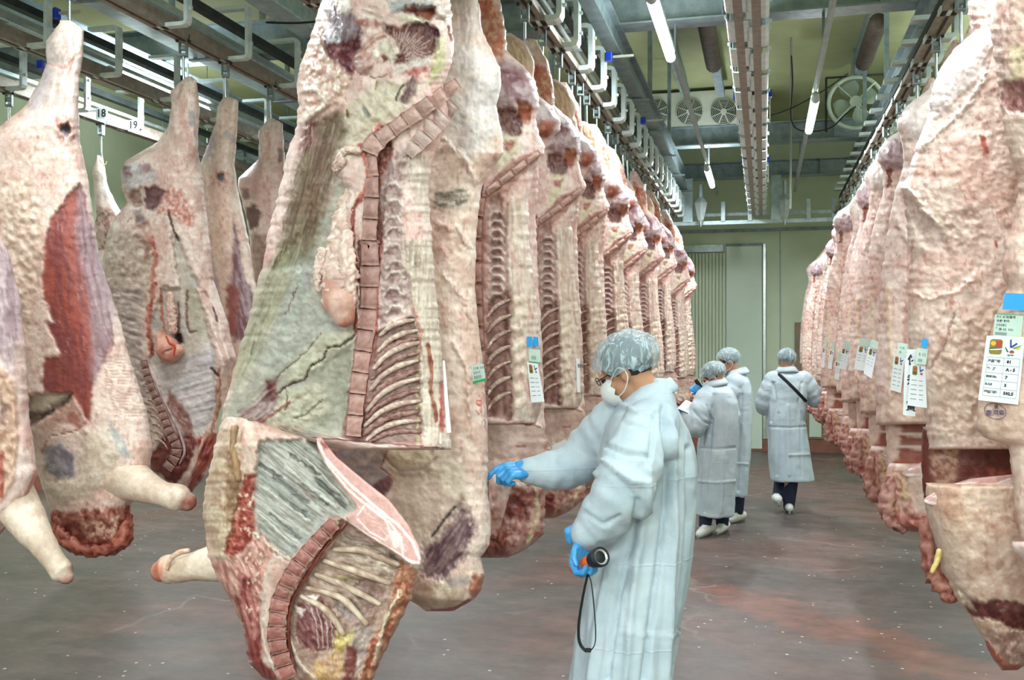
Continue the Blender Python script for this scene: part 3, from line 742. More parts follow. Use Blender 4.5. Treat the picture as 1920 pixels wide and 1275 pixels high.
def bricks(name, parent, b, path, width, n, off=.012, thick=.018, gap=.10, col='#a47a70', col2='#b8948a', edge='#b08074', seed=0, bow=.25, prop=.5):
    # colours drift from one vertebra to the next
    """row of vertebra bodies laid along a path on the surface of b"""
    sp = np.array(smooth_path([(*p, w) for p, w in zip(path, width)], 12)); d = np.concatenate([[0], np.cumsum(np.hypot(*(np.diff(sp[:, :2], axis=0).T)))]); R = random.Random(seed)
    out = []
    for k in range(n):
        s0 = d[-1] * (k + gap * .5) / n; s1 = d[-1] * (k + 1 - gap * .5) / n
        g = []; ni, nj = 7, 6; tone = R.uniform(.86, 1.1); wv = R.uniform(.92, 1.08)
        V = []; cc = []
        sm = (s0 + s1) / 2
        cx = np.interp(sm, d, sp[:, 0]); cy = np.interp(sm, d, sp[:, 1]); Yc = surfY(b, cx, cy) - off
        for layer in (0, 1):
            for i in range(ni):
                q = s0 + (s1 - s0) * i / (ni - 1)
                x = np.interp(q, d, sp[:, 0]); y = np.interp(q, d, sp[:, 1]); w = np.interp(q, d, sp[:, 2])
                x2 = np.interp(q + 2, d, sp[:, 0]); y2 = np.interp(q + 2, d, sp[:, 1]); x1 = np.interp(q - 2, d, sp[:, 0]); y1 = np.interp(q - 2, d, sp[:, 1])
                t = np.array([x2 - x1, y2 - y1]); t /= np.linalg.norm(t) + 1e-9; nn = np.array([-t[1], t[0]])
                waist = 1 - .10 * math.sin(math.pi * i / (ni - 1))
                for j in range(nj):
                    v = (j / (nj - 1) - .5) * w * waist * wv
                    px, py = x + nn[0] * v + R.uniform(-.02, .02) * w, y + nn[1] * v + R.uniform(-.02, .02) * w
                    ed = min(i, ni - 1 - i, j, nj - 1 - j)
                    z = (0 if layer else thick * (0 if ed == 0 else (.8 if ed == 1 else 1)) + R.uniform(-1, 1) * .0008) if layer == 0 else -.03
                    if layer == 0 and ed == 0: z = thick * .25
                    V.append(onY(px, py, Yc - z))
                    nz = float(vn2(px / 4, py / 4, seed + 3)); c = hx(col) * (1 - nz) + hx(col2) * nz
                    if ed == 0: c = c * .55 + hx(edge) * .45
                    cc.append(c * (.88 + .24 * R.random()) * tone)
        Fc = []
        for i in range(ni - 1):
            for j in range(nj - 1):
                a = i * nj + j; Fc.append((a, a + 1, a + nj + 1, a + nj))
        o2 = ni * nj; rim = [i * nj for i in range(ni)] + [(ni - 1) * nj + j for j in range(1, nj)] + [i * nj + nj - 1 for i in range(ni - 2, -1, -1)] + [j for j in range(nj - 2, 0, -1)]
        for a, c in zip(rim, rim[1:] + rim[:1]): Fc.append((a, a + o2, c + o2, c))
        me = mesh_from(V, Fc); colmesh(me, cc); out.append(link(name, me, M['flesh'], parent))
    return out
def ribs(name, parent, b, segs, r, off=.002, col='#e6d5c6', col2='#c9a596', bow=.15, seed=0, flat=.9):
    R = random.Random(seed)
    for k, (p, q) in enumerate(segs):
        mx, my = (p[0] + q[0]) / 2, (p[1] + q[1]) / 2; dx, dy = q[0] - p[0], q[1] - p[1]
        m1 = (p[0] + dx * .33 + dy * bow, p[1] + dy * .33 - dx * bow); m2 = (p[0] + dx * .68 + dy * bow * .9, p[1] + dy * .68 - dx * bow * .9)
        rr = r * R.uniform(.85, 1.15)
        ptube(name, parent, [p, m1, m2, q], [rr * .7, rr, rr * 1.05, rr * .6], b=b, off=off, col=col, col2=col2, n=9, sub=8, lump=.26, lf=1.1, seed=seed + k, cap=2, flat=flat)

# ------------------------------------------------------------------ hooks
def hook(x, y, label, length=.30, cross=False, ztop=ZR, group='steel meat hooks on the rails'):
    t = thing('meat_hook', label, 'hook', (x, y, ztop), group)
    if 'hk' not in HK:
        bm = bmesh.new(); bx(bm, -.024, -.016, -.018, .018, -.085, -.005); bx(bm, .016, .024, -.018, .018, -.085, -.005); bx(bm, -.024, .024, -.018, .018, -.095, -.08); bx(bm, -.016, .016, -.010, .010, -.06, -.03)
        HK['tr'] = fin(bm, .004); HK['tr'].materials.append(M['galv2'])
        for s in (-1, 1):
            bm = bmesh.new(); bmesh.ops.create_cone(bm, cap_ends=True, segments=14, radius1=.024, radius2=.024, depth=.014, matrix=Matrix.Translation((s * .034, 0, .012)) @ Matrix.Rotation(math.pi / 2, 4, 'Y'))
            HK['r%d' % s] = fin(bm); HK['r%d' % s].materials.append(M['dark'])
        P = smooth_path([(0, 0, -.08), (0, 0, -.16), (.002, 0, -.22), (.006, 0, -.27), (.022, -.01, -.31), (.022, -.02, -.36), (.005, -.035, -.40), (-.016, -.04, -.405), (-.03, -.035, -.375)], 4)
        HK['hk'] = tube_mesh(P, [.0075] * (len(P) - 4) + [.006, .005, .004, .002], 8); HK['hk'].polygons.foreach_set('use_smooth', [True] * len(HK['hk'].polygons)); HK['hk'].materials.append(M['steel'])
    for k, nme in (('tr', 'trolley'), ('r1', 'roller'), ('r-1', 'roller'), ('hk', 'hook_rod')):
        o = bpy.data.objects.new(nme, HK[k]); COL.objects.link(o); o.parent = t
    t.rotation_euler = (0, 0, (hash_(x, y) - .5) * .8)
    return t
HK = {}
def hash_(x, y): return (math.sin(x * 12.9 + y * 78.2) * 43758.5) % 1
# ------------------------------------------------------------------ the big foreground carcass, rib side towards us
Y0 = 3.06
H = thing('beef_half', 'biggest foreground half carcass, rib side showing, with backbone, kidney fat and cut rib face', 'carcass', tuple(onY(700, -200, Y0)), 'hanging beef halves')
def paint_H(p):
    # cavity lining, greenish grey
    p.poly(C3([(640, 1000), (700, 850), (760, 900), (720, 1000), (680, 1275)]) + C4([(880, 480), (800, 1040), (560, 1060), (300, 1275), (120, 1275), (150, 980), (250, 620), (480, 60)]), '#b4ae9c', '#a09b8d', h=-.02, soft=14, ns=30)
    p.poly(C3([(690, 560), (900, 380), (1100, 400), (1030, 520), (900, 610), (800, 720), (700, 790)]), '#cdbfa6', '#d8c8b4', soft=12, ns=14, sh=.01)
    # upper left lumpy fat
    p.poly(CT([(250, 150), (330, 420), (540, 640), (520, 700), (420, 880), (250, 960), (90, 1000), (40, 850), (60, 650), (200, 300)]), '#ecd6c8', '#d6a896', soft=8, ns=8, h=.012, sh=.02)
    # long streaked flank: pale rim, olive-brown trough
    p.poly(C3([(570, 600), (700, 540), (740, 640), (690, 760), (700, 850), (640, 1000), (560, 1275), (400, 1275), (430, 1100), (490, 850)]), '#7c6650', '#8f8168', h=-.045, soft=18, rough=3, streak=(105, 60, 4), sh=.008)
    p.poly(C3([(600, 640), (690, 660), (650, 900), (560, 1050), (500, 1000), (560, 780)]), '#6b4a38', '#84604c', soft=26, streak=(105, 60, 4), amt=.8)
    p.poly(C3([(520, 590), (600, 560), (600, 700), (520, 740)]), '#7d5450', '#a87c74', soft=12, streak=(100, 60, 3))
    p.poly(C4([(140, 400), (460, 60), (560, 0), (620, 120), (500, 330), (350, 620), (230, 780)]), '#a09a7c', '#868468', soft=16, streak=(112, 60, 4), sh=.008, amt=.8)
    p.poly(C4([(560, 120), (660, 60), (640, 300), (860, 480), (700, 480), (470, 690), (360, 700), (420, 500)]), '#a8a99e', '#989b92', soft=16, ns=14, sh=.006, amt=.8)
    p.poly(C4([(700, 480), (850, 500), (830, 560), (650, 700), (500, 760), (520, 680)]), '#bdb8a0', '#a9a78e', soft=10, h=.01)
    p.poly(C4([(720, 620), (860, 560), (820, 1000), (620, 1000), (560, 860)]), '#8f8d78', '#9d9a88', soft=16, h=-.012)
    p.poly(C4([(480, 800), (700, 760), (720, 900), (600, 1010), (440, 1040), (390, 930)]), '#bfb49f', '#a9a58c', soft=12, h=.008, sh=.01)
    # dark tear lines
    p.line(C4([(440, 820), (520, 770), (600, 740), (630, 670), (700, 630), (720, 575), (790, 560), (865, 510)]), 2.2, '#4f3a24', h=-.012, rough=3)
    p.line(C4([(430, 760), (480, 700), (600, 600), (690, 490)]), 1.4, '#6b5a3c', h=-.006)
    p.line(C4([(500, 810), (510, 880), (490, 905)]), 1.4, '#6b4a34', h=-.006)
    p.line(C4([(540, 945), (600, 930), (690, 850)]), 1.6, '#6a6450', h=-.006)
    p.line(C4([(560, 230), (530, 330), (500, 390)]), 1.6, '#7a5648', h=-.004, rough=5)
    p.line(C4([(330, 540), (315, 610)]), 2.2, '#6f6a58', h=-.006)
    # tangled dark tissue at the lower left
    p.poly(C4([(390, 740), (450, 740), (460, 850), (420, 930), (300, 1020), (240, 1010), (250, 920), (340, 860)]), '#7a5a58', '#a58c86', soft=8, streak=(140, 30, 4), sh=.016, h=-.01)
    p.poly(C4([(400, 740), (450, 760), (440, 840), (400, 820)]), '#5b1f22', '#7a3a36', soft=8)
    p.poly(C4([(260, 1040), (440, 1040), (450, 1120), (350, 1180), (330, 1240), (250, 1230)]), '#8b8480', '#b4aca0', soft=8, streak=(150, 30, 5), sh=.014, h=.008)
    p.line(C4([(330, 1000), (420, 930), (520, 860)]), 3, '#8c4a40', h=.004)
    p.poly(C4([(440, 980), (560, 1000), (640, 1080), (600, 1120), (480, 1080)]), '#c9b4a2', '#a58e7c', soft=8, sh=.014)
    # pelvis top: knob of dark muscle, joints
    p.poly(CT([(310, 60), (390, 0), (480, 60), (560, 110), (620, 200), (640, 300), (600, 400), (540, 480), (420, 520), (330, 440), (290, 340), (330, 200)]), '#6d4a52', '#9a7f84', soft=9, streak=(95, 40, 4), h=-.012, sh=.008, dome=.04)
    p.poly(CT([(390, 110), (540, 120), (610, 260), (560, 430), (470, 380), (400, 250)]), '#7d6670', '#92808a', soft=7, streak=(100, 40, 5), dome=.03)
    p.poly(CT([(300, 360), (440, 380), (600, 330), (620, 420), (560, 500), (580, 620), (520, 640), (440, 540), (340, 480)]), '#5c1e2c', '#8c4a52', soft=7, ns=6, h=-.015)
    p.poly(CT([(320, 260), (410, 250), (440, 350), (330, 380)]), '#8d8696', '#c4bcc0', soft=5, ns=5)
    p.poly(CT([(400, 0), (510, 0), (560, 60), (540, 110), (420, 110)]), '#f0e4dc', '#d8c6c0', soft=6, dome=.02)
    p.poly(CT([(560, 480), (640, 430), (700, 470), (720, 560), (680, 640), (600, 640), (560, 560)]), '#b3827c', '#c9a29a', soft=5, dome=.035)
    p.poly(CT([(560, 180), (660, 160), (760, 170), (820, 200), (760, 240), (640, 220), (580, 210)]), '#a4655c', '#c99a8e', soft=5, h=.004)
    p.poly(CT([(660, 40), (760, 20), (840, 120), (800, 170), (700, 160), (600, 150)]), '#d6b4a6', '#e9d8cc', soft=6, streak=(20, 20, 4), sh=.014)
    p.line(CT([(600, 470), (680, 380), (760, 310), (830, 290)]), 6, '#c79488', '#deb8a8', h=.014)
    p.poly(CT([(770, 350), (900, 310), (960, 400), (950, 470), (880, 540), (780, 440)]), '#cdbfa8', '#ddd2c2', soft=7, dome=.012)
    p.poly(CT([(720, 440), (760, 400), (790, 480), (760, 520)]), '#f2e8dc', soft=5, h=.012)
    # dark marbled muscle
    mm = CT([(820, 220), (960, 250), (1060, 190), (1200, 200), (1290, 260), (1290, 420), (1200, 490), (1080, 540), (900, 545), (960, 440), (900, 330), (840, 290)])
    p.poly(mm, '#5a2424', '#7d4a40', soft=6, h=-.022, streak=(112, 26, 3), sh=.006)
    for k in range(22):
        a = 25 + k * 5.6; r0 = 18 + (k * 7) % 20; r1 = 50 + (k * 11) % 26
        cx_, cy_ = CT([(920, 520)])[0]
        q = math.radians(-a + 32)
        p.line([(cx_ + r0 * math.cos(q), cy_ + r0 * math.sin(q)), (cx_ + r1 * math.cos(q), cy_ + r1 * math.sin(q) * .95)], 1.5, '#c0a098', rough=.7, amt=.8)
    p.poly(CT([(800, 480), (860, 480), (870, 520), (810, 540)]), '#7a3a22', soft=4)
    p.poly(CT([(980, 590), (1180, 565), (1190, 600), (1110, 650), (990, 630)]), '#b04440', '#c87a70', soft=4, ns=6)
    p.poly(CT([(860, 590), (1180, 480), (1240, 470), (1200, 540), (1000, 600), (920, 640)]), '#d8cfc8', '#c9b8ac', soft=7, streak=(160, 20, 3))
    p.poly(CT([(970, 90), (1080, 50), (1250, 60), (1250, 130), (1220, 190), (1130, 160), (1060, 110)]), '#80301a', '#a84a26', soft=6, h=-.035)
    p.poly(CT([(1100, 60), (1240, 60), (1250, 110), (1150, 110)]), '#5a2416', soft=6)
    p.poly(CT([(900, 150), (1060, 120), (1180, 160), (1230, 200), (1060, 180)]), '#d8d4b8', '#c9c8ac', soft=6, h=.008)
    p.poly(CT([(850, 0), (1240, 0), (1260, 60), (1000, 60), (960, 110), (880, 100)]), '#b9b4b4', '#9aa0a4', soft=10, streak=(5, 30, 5), dome=.015)
    p.poly(CT([(1250, 40), (1390, 30), (1430, 200), (1440, 330), (1370, 300), (1330, 190), (1270, 150)]), '#dccbc2', '#c4aca4', soft=6, dome=.02)
    p.poly(CT([(1200, 230), (1300, 250), (1310, 340), (1260, 340)]), '#5c2430', soft=4)
    p.line(CT([(1370, 230), (1385, 310), (1400, 350)]), 3, '#8a4234', h=-.008)
    p.poly(CT([(1270, 330), (1340, 300), (1340, 560), (1260, 680), (1180, 740), (1240, 560)]), '#c6c08e', '#d6cfa8', soft=6, h=.006)
    p.line(CT([(1230, 590), (1290, 580)]), 2.5, '#b8ba58')
    p.poly(CT([(960, 880), (1000, 720), (1060, 660), (1090, 720), (1080, 800), (1010, 890)]), '#7d5a5c', '#9a7a78', soft=5, h=-.012, streak=(110, 20, 3))
    p.line(CT([(920, 860), (960, 760), (985, 730)]), 2.2, '#6b6a58', h=-.01)
    p.line(CT([(700, 660), (740, 670), (850, 640)]), 1.6, '#8a7050', h=-.004)
    p.line(CT([(500, 940), (515, 990)]), 3, '#8f7440', h=-.01); p.line(CT([(650, 930), (690, 990)]), 5, '#8c9088', h=-.01)
    p.line(CT([(430, 730), (430, 800)]), 1.6, '#efe6d4', h=.006)
    p.line(CT([(760, 700), (750, 760)]), 2, '#ab8a6a', h=-.004)
    # fringe of fat between flank and pelvis
    p.line(CT([(60, 760), (240, 760), (330, 880), (240, 960), (120, 1020)]), 5, '#f0dccd', h=.014)
    p.poly(C3([(870, 590), (1000, 600), (960, 700), (920, 820), (840, 900), (820, 720)]), '#d8b0a4', '#e9cfc2', soft=8, ns=6, sh=.012)
    # red strip beside the sacrum
    p.line(C3([(900, 600), (840, 680), (800, 700), (830, 760), (850, 840), (830, 900), (800, 960)]), 5, '#b8463a', '#d97a68', h=.008, rough=4)
    p.line(C3([(790, 960), (770, 1010), (765, 1200)]) + C4([(860, 60), (885, 180), (865, 300), (868, 500)]), 3.5, '#9c4034', h=-.010, rough=3)
    # column zone, medullary canal, muscles and feather bones
    p.poly(C3([(880, 620), (960, 690), (920, 1000), (900, 1275)]) + C4([(960, 500), (900, 1070), (800, 1050), (870, 560), (890, 380), (880, 0), (960, 0)]), '#8c4c42', '#a4695c', soft=4, h=-.02)
    p.poly(C3([(905, 980), (920, 820), (1000, 700), (1060, 740), (1010, 900), (1010, 1275)]) + C4([(1150, 0), (1175, 330), (1000, 470), (985, 380), (990, 200), (1015, 0)]), '#a98884', '#c4aaa4', soft=6, ns=8, sh=.012)
    for k in range(9):
        yy = 352 + k * 27.5 + ((k * 37) % 11 - 5); xx = 727 + k * .6 + ((k * 53) % 7 - 3)
        p.line([(xx - 8, yy + 10), (xx + 2, yy - 3), (xx + 17, yy - 4), (xx + 26, yy + 8)], 3.0, '#d6c4bc', h=.008, rough=4)
        p.poly([(xx - 4, yy + 2), (xx + 18, yy + 1), (xx + 20, yy + 15), (xx - 6, yy + 16)], '#96706c', '#b89a94', soft=7, h=-.007, rough=5)
    p.poly(C4([(960, 500), (1180, 400), (1215, 560), (1215, 1080), (880, 1075), (930, 800)]), '#8a655c', '#a58278', soft=5, ns=8, h=-.02)
    p.line(C4([(1005, 0), (990, 200), (985, 380), (970, 560), (935, 700), (915, 850), (890, 1060)]), 2.8, '#a4483a', '#c0665a', h=.004)
    p.poly(C3([(1010, 760), (1130, 740), (1150, 1275), (1010, 1275)]) + C4([(1160, 350), (1215, 560), (1220, 1080), (1370, 1090), (1340, 800), (1320, 400), (1290, 0), (1130, 0)][::-1][0:0] or [(1130, 0), (1290, 0)]), '#dacabb', '#ceb8aa', soft=6, streak=(92, 60, 4), sh=.012)
    p.poly(C4([(1130, 0), (1290, 0), (1320, 400), (1340, 800), (1378, 1095), (1240, 1085), (1215, 900), (1205, 560), (1165, 340)]), '#d9cab8', '#ccb5a5', soft=5, streak=(92, 60, 4), sh=.014, h=.010)
    p.line(C4([(1255, 560), (1275, 700), (1270, 800), (1300, 960)]), 4, '#9a5038', '#b9785c', h=-.014, rough=3)
    p.line(C4([(1320, 760), (1330, 880), (1330, 1010)]), 5, '#b4443a', '#cc7a6a', h=.002, rough=3)
    p.line(C4([(1170, 330), (1215, 480), (1205, 640)]), 3, '#c98f80', h=.004, rough=4)
    for k in range(7):
        p.line(C4([(1205, 590 + 95 * k - 20 * (k > 3)), (1195, 640 + 90 * k)]), 2.4, '#d2cf80', rough=3, amt=.7)
    # bottom cut of the loin
    p.line(C4([(640, 1050), (900, 1072), (1340, 1108)]), 1.6, '#7a4a40')
HL = [(800, -224), (760, -200), (712, -140), (660, -70), (603, 0), (585, 60), (564, 118), (556, 157), (560, 200), (555, 235), (552, 251), (538, 290), (529, 333), (515, 392), (501, 443), (493, 498), (480, 538), (466, 598), (445, 662), (431, 718), (420, 760), (414, 790), (440, 806), (520, 820), (600, 834), (640, 844)]
HR = [(812, -224), (842, -190), (856, -140), (852, -60), (845, 0), (848, 60), (852, 90), (846, 120), (832, 160), (842, 220), (822, 270), (809, 310), (803, 353), (807, 416), (813, 486), (821, 591), (828, 669), (831, 725), (840, 785), (846, 842)]
hb = body('loin_and_leg', H, HL, HR, Y0, .16, .10, paint_H, step=2.6, jit=3, seed=1, endb=5)
# cut sacrum bar
sb_ = C3([(1290, 400), (1180, 440), (1060, 530), (960, 640), (880, 690)])
bricks('sacral_vertebra', H, hb, C3([(1275, 395), (1130, 500), (985, 600), (868, 690), (845, 730)]), [24, 33, 31, 36, 34], 7, off=.012, thick=.022, gap=.02, col='#bc958b', col2='#cdaca2', edge='#bf8f84', seed=3)
bricks('sacral_vertebra', H, hb, C3([(1250, 490), (1180, 560), (1090, 660), (1030, 740)]), [34, 46, 46, 24], 5, off=.006, thick=.014, gap=.02, col='#b89c94', col2='#cdb6ae', edge='#c09a90', seed=4)
bricks('vertebra', H, hb, C3([(855, 740), (862, 850), (855, 980), (845, 1180)]) + C4([(944, 0), (945, 200), (935, 420), (905, 620), (880, 800), (856, 1045)]), [22, 24, 30, 32, 37, 37, 36, 34, 32, 28], 14, off=.010, thick=.016, gap=.05, col='#a5786e', col2='#bb948b', edge='#b48a80', seed=5)
segs = []
for (a, b_) in (((1000, 505), (1175, 425)), ((990, 590), (1195, 480)), ((968, 680), (1205, 545)), ((948, 795), (1200, 640)), ((930, 905), (1205, 735)), ((920, 985), (1210, 855)), ((930, 1060), (1212, 960))):
    segs.append(tuple(C4([a, b_])))
ribs('rib', H, hb, segs, 5.6, off=.008, col='#dccabb', col2='#b4948a', bow=.10, seed=11, flat=1.0)
segs = []
for (a, b_) in (((975, 640), (1190, 525)), ((955, 735), (1200, 600)), ((940, 855), (1205, 690)), ((925, 945), (1205, 800)), ((915, 1030), (1205, 910)), ((950, 1068), (1212, 1020))):
    segs.append(tuple(C4([a, b_])))
ribs('rib_muscle', H, hb, segs, 6.4, off=.003, col='#80544e', col2='#a17e76', bow=.09, seed=15, flat=1.0)
# kidney in its fat
def lumpfat(name, parent, b, pts, rad, off, seed, n=30, col='#e6d5c8', col2='#d3b1a5', endcol=None, lump=.34, sub=14, flat=.7, Y=None):
    return ptube(name, parent, pts, rad, b=b, Y=Y, off=off, col=col, col2=col2, endcol=endcol, n=n, sub=sub, lump=lump, seed=seed, flat=flat, cap=4, lf=2.6)
kf = lumpfat('kidney_fat', H, None, [(668, 325), (655, 372), (640, 425), (636, 470), (634, 520), (636, 562)], [12, 17, 21, 27, 35, 33], 0, 21, Y=[2.96, 2.93, 2.91, 2.90, 2.87, 2.87], flat=.6, n=40, sub=20)
lumpfat('kidney_fat', H, None, [(652, 440), (650, 490), (655, 540)], [12, 16, 12], 0, 26, Y=[2.87, 2.85, 2.85], flat=.6)
ptube('kidney', H, [(634, 520), (638, 565), (644, 592)], [33, 35, 24], Y=[2.88, 2.865, 2.87], col='#dcb9aa', col2='#c69686', endcol='#a86656', lump=.06, seed=4, n=24, flat=.7)
lumpfat('kidney_fat', H, None, C4([(690, 60), (668, 170), (670, 260)]), [9, 10, 7], 0, 24, Y=[2.88, 2.87, 2.88])
lumpfat('kidney_fat', H, hb, C3([(720, 770), (690, 800), (730, 720), (800, 720)]), [9, 11, 10, 8], .01, 25)

# forequarter folded open below the cut
def paint_F(p):
    p.poly(C5([(330, 120), (600, 110), (720, 330), (800, 440), (740, 490), (660, 490), (560, 600), (470, 690), (330, 620), (290, 400)]), '#b2b0a6', '#96988f', soft=8, h=-.028, streak=(38, 70, 5), sh=.016)
    for a, b_, w in (((330, 240), (440, 300), 3), ((400, 300), (560, 420), 4), ((430, 400), (560, 480), 4), ((470, 180), (640, 300), 2), ((600, 300), (740, 440), 4), ((380, 470), (520, 590), 3), ((540, 330), (660, 430), 3), ((390, 640), (470, 690), 5)):
        p.line(C5([a, b_]), w, '#5f625c', h=-.012, rough=4, amt=.75)
    for a, b_, w in (((350, 350), (580, 520), 4), ((450, 250), (700, 440), 4), ((330, 480), (480, 620), 4), ((560, 210), (760, 420), 3)):
        p.line(C5([a, b_]), w, '#c9cac0', h=.012, rough=3, amt=.7)
    p.line(C5([(520, 330), (600, 420)]), 3, '#8d6a60', rough=4, amt=.7)
    # left rim and red meat
    p.poly(C5([(60, 350), (100, 230), (150, 120), (150, 60), (240, 60), (230, 300), (200, 400), (190, 560), (210, 700), (120, 690), (60, 520)]), '#c4ad90', '#b08f74', soft=6, ns=14, h=.012, sh=.01)
    p.poly(C5([(170, 180), (230, 220), (240, 400), (200, 560), (160, 520)]), '#8c6a4a', '#a5825e', soft=8, h=-.012)
    p.poly(C5([(250, 280), (310, 280), (300, 420), (310, 560), (280, 620), (200, 690), (150, 660), (210, 480)]), '#8c2c22', '#b9604c', soft=6, ns=6, h=-.016, sh=.016)
    p.spots(C5([(220, 380), (300, 600)]), '#dcb8a4', 16, 2.4, .008, 5)
    p.poly(C5([(80, 690), (210, 700), (340, 560), (400, 640), (340, 800), (340, 950), (300, 1000), (230, 960), (180, 880), (120, 780)]), '#a9685a', '#cf9c8c', soft=6, streak=(70, 20, 4), sh=.014)
    p.poly(C5([(200, 860), (300, 900), (340, 1010), (340, 1190), (480, 1275), (320, 1275), (270, 1180), (240, 1000)]), '#6e1c1c', '#97403a', soft=7, streak=(78, 50, 4), sh=.010)
    p.poly(C5([(230, 760), (300, 780), (330, 1050), (290, 1080), (240, 950)]), '#8a3430', '#c07a70', soft=6, streak=(80, 40, 4), sh=.012)
    p.spots(C5([(260, 660), (340, 940)]), '#dcc2ae', 26, 2.2, .007, 8)
    p.line(C5([(380, 700), (350, 830), (335, 1000), (350, 1130), (420, 1275)]), 2.5, '#c9b8a8', h=.008)
    p.line(C5([(300, 560), (420, 660), (470, 690)]), 3, '#dcc8b4', h=.01, rough=4)
    # inside of the chest with rib arcs
    ch = C5([(720, 500), (820, 560), (1000, 690), (1090, 745), (1060, 880), (1000, 1000), (950, 1100), (900, 1210), (870, 1290), (520, 1290), (450, 1130), (480, 900), (560, 760), (680, 620)])
    p.poly(ch, '#9c7a6a', '#b39584', soft=5, h=-.034, ns=14, sh=.008)
    p.poly(C5([(740, 560), (960, 640), (1020, 720), (980, 780), (700, 690), (670, 640)]), '#b09a84', '#8f7a6c', soft=8, streak=(15, 30, 5), sh=.012)
    p.poly(C5([(840, 660), (990, 700), (980, 770), (860, 720)]), '#a9847a', '#cfc0ac', soft=6, streak=(10, 20, 4))
    p.poly(C5([(720, 780), (890, 800), (920, 860), (860, 950), (780, 860)]), '#7d5a50', '#94746a', soft=10, h=-.02)
    p.poly(C5([(700, 850), (800, 900), (840, 960), (760, 990), (690, 930)]), '#8d7a74', '#a5908a', soft=8, h=-.014)
    p.poly(C5([(510, 900), (640, 880), (690, 960), (720, 1060), (700, 1110), (620, 1140), (540, 1120), (500, 1040)]), '#6a2c30', '#93605e', soft=6, streak=(60, 20, 3), h=-.01, dome=.03)
    for k in range(5):
        p.line(C5([(560 + 34 * k, 890 + 16 * k), (600 + 26 * k, 1000 + 10 * k), (610 + 24 * k, 1120)]), 1.5, '#c9b0a8', h=.006, amt=.8)
    p.poly(C5([(530, 870), (620, 870), (590, 910), (550, 900)]), '#efe4dc', soft=4, h=.012)
    p.poly(C5([(500, 920), (550, 930), (520, 975), (500, 950)]), '#e9dcd2', soft=4, h=.01)
    p.poly(C5([(740, 1040), (860, 1010), (880, 1060), (840, 1240), (760, 1275), (740, 1130)]), '#bda79c', '#a08c84', soft=7, ns=8)
    p.poly(C5([(700, 1040), (780, 1045), (770, 1100), (700, 1150), (680, 1120)]), '#cdb24a', '#dcd090', soft=7, rough=5, amt=.85)
    p.poly(C5([(590, 1180), (720, 1130), (740, 1230), (700, 1290), (560, 1290)]), '#cfa850', '#b98a6a', soft=8, rough=6, amt=.8, streak=(80, 20, 3))
    p.poly(C5([(750, 1100), (800, 1130), (780, 1290), (730, 1290)]), '#7a3a30', soft=6)
    p.poly(C5([(1000, 700), (1095, 745), (1060, 880), (1000, 1000), (950, 1100), (900, 1210), (870, 1290), (800, 1290), (860, 1100), (950, 950)]), '#a9583a', '#c98a66', soft=6, ns=7, h=.02, sh=.012)
    p.line(C5([(1000, 850), (930, 1000), (880, 1180)]), 4, '#dcc8ac', h=.008, rough=5)
    p.line(C5([(440, 940), (470, 1080), (520, 1200), (600, 1275)]), 4, '#d2bcaa', h=.01)
    for q in (((820, 760), (960, 800)), ((710, 770), (800, 800)), ((700, 860), (830, 990))):
        p.line(C5(list(q)), 2.6, '#c8ca84', rough=3, amt=.7)
FL = [(425, 768), (411, 800)] + C5([(112, 130), (95, 230), (60, 350), (52, 480), (70, 590), (75, 680), (130, 800), (190, 890), (250, 1040), (270, 1190), (330, 1250), (400, 1300)]) + [(560, 1312)]
FR = [(480, 768), (560, 800), (596, 823)] + C5([(690, 200), (840, 330), (940, 400), (1040, 530), (1095, 640), (1100, 690), (1092, 745), (1060, 880), (1000, 1000), (950, 1100), (900, 1210), (870, 1275)]) + [(660, 1312)]
fb = body('forequarter', H, FL, FR, Y0, .17, .10, paint_F, step=2.6, jit=3, seed=2, base=('#d2bbab', '#b99284', '#decbbd'), endb=20, endr=16)
bricks('vertebra', H, fb, C5([(690, 515), (600, 610), (520, 710), (450, 830), (415, 950), (410, 1080), (440, 1200), (470, 1270)]), [28, 32, 34, 34, 36, 38, 38, 34], 13, off=.020, thick=.024, gap=.06, col='#8c5048', col2='#a4746a', edge='#a87a6c', seed=9)
ptube('spinal_cord_groove', H, C5([(740, 520), (640, 640), (560, 760), (490, 880), (465, 1000), (470, 1120), (500, 1230)]), [3.5, 4, 4, 4, 4, 4, 3], b=fb, off=.012, col='#8c4a3c', col2='#6c3228', n=8, lump=.25)
sg = [C5([(690, 645), (820, 650), (990, 715)]), C5([(640, 700), (780, 745), (950, 805)]), C5([(600, 765), (740, 820), (900, 905)]), C5([(560, 830), (720, 880), (840, 1000)]), C5([(530, 870), (650, 940), (730, 1050)])]
for k, q in enumerate(sg):
    ptube('rib', H, q, [5, 7.5, 6], b=fb, off=.008, col='#d4c2ae', col2='#a98e7a', n=9, sub=7, lump=.22, seed=30 + k)
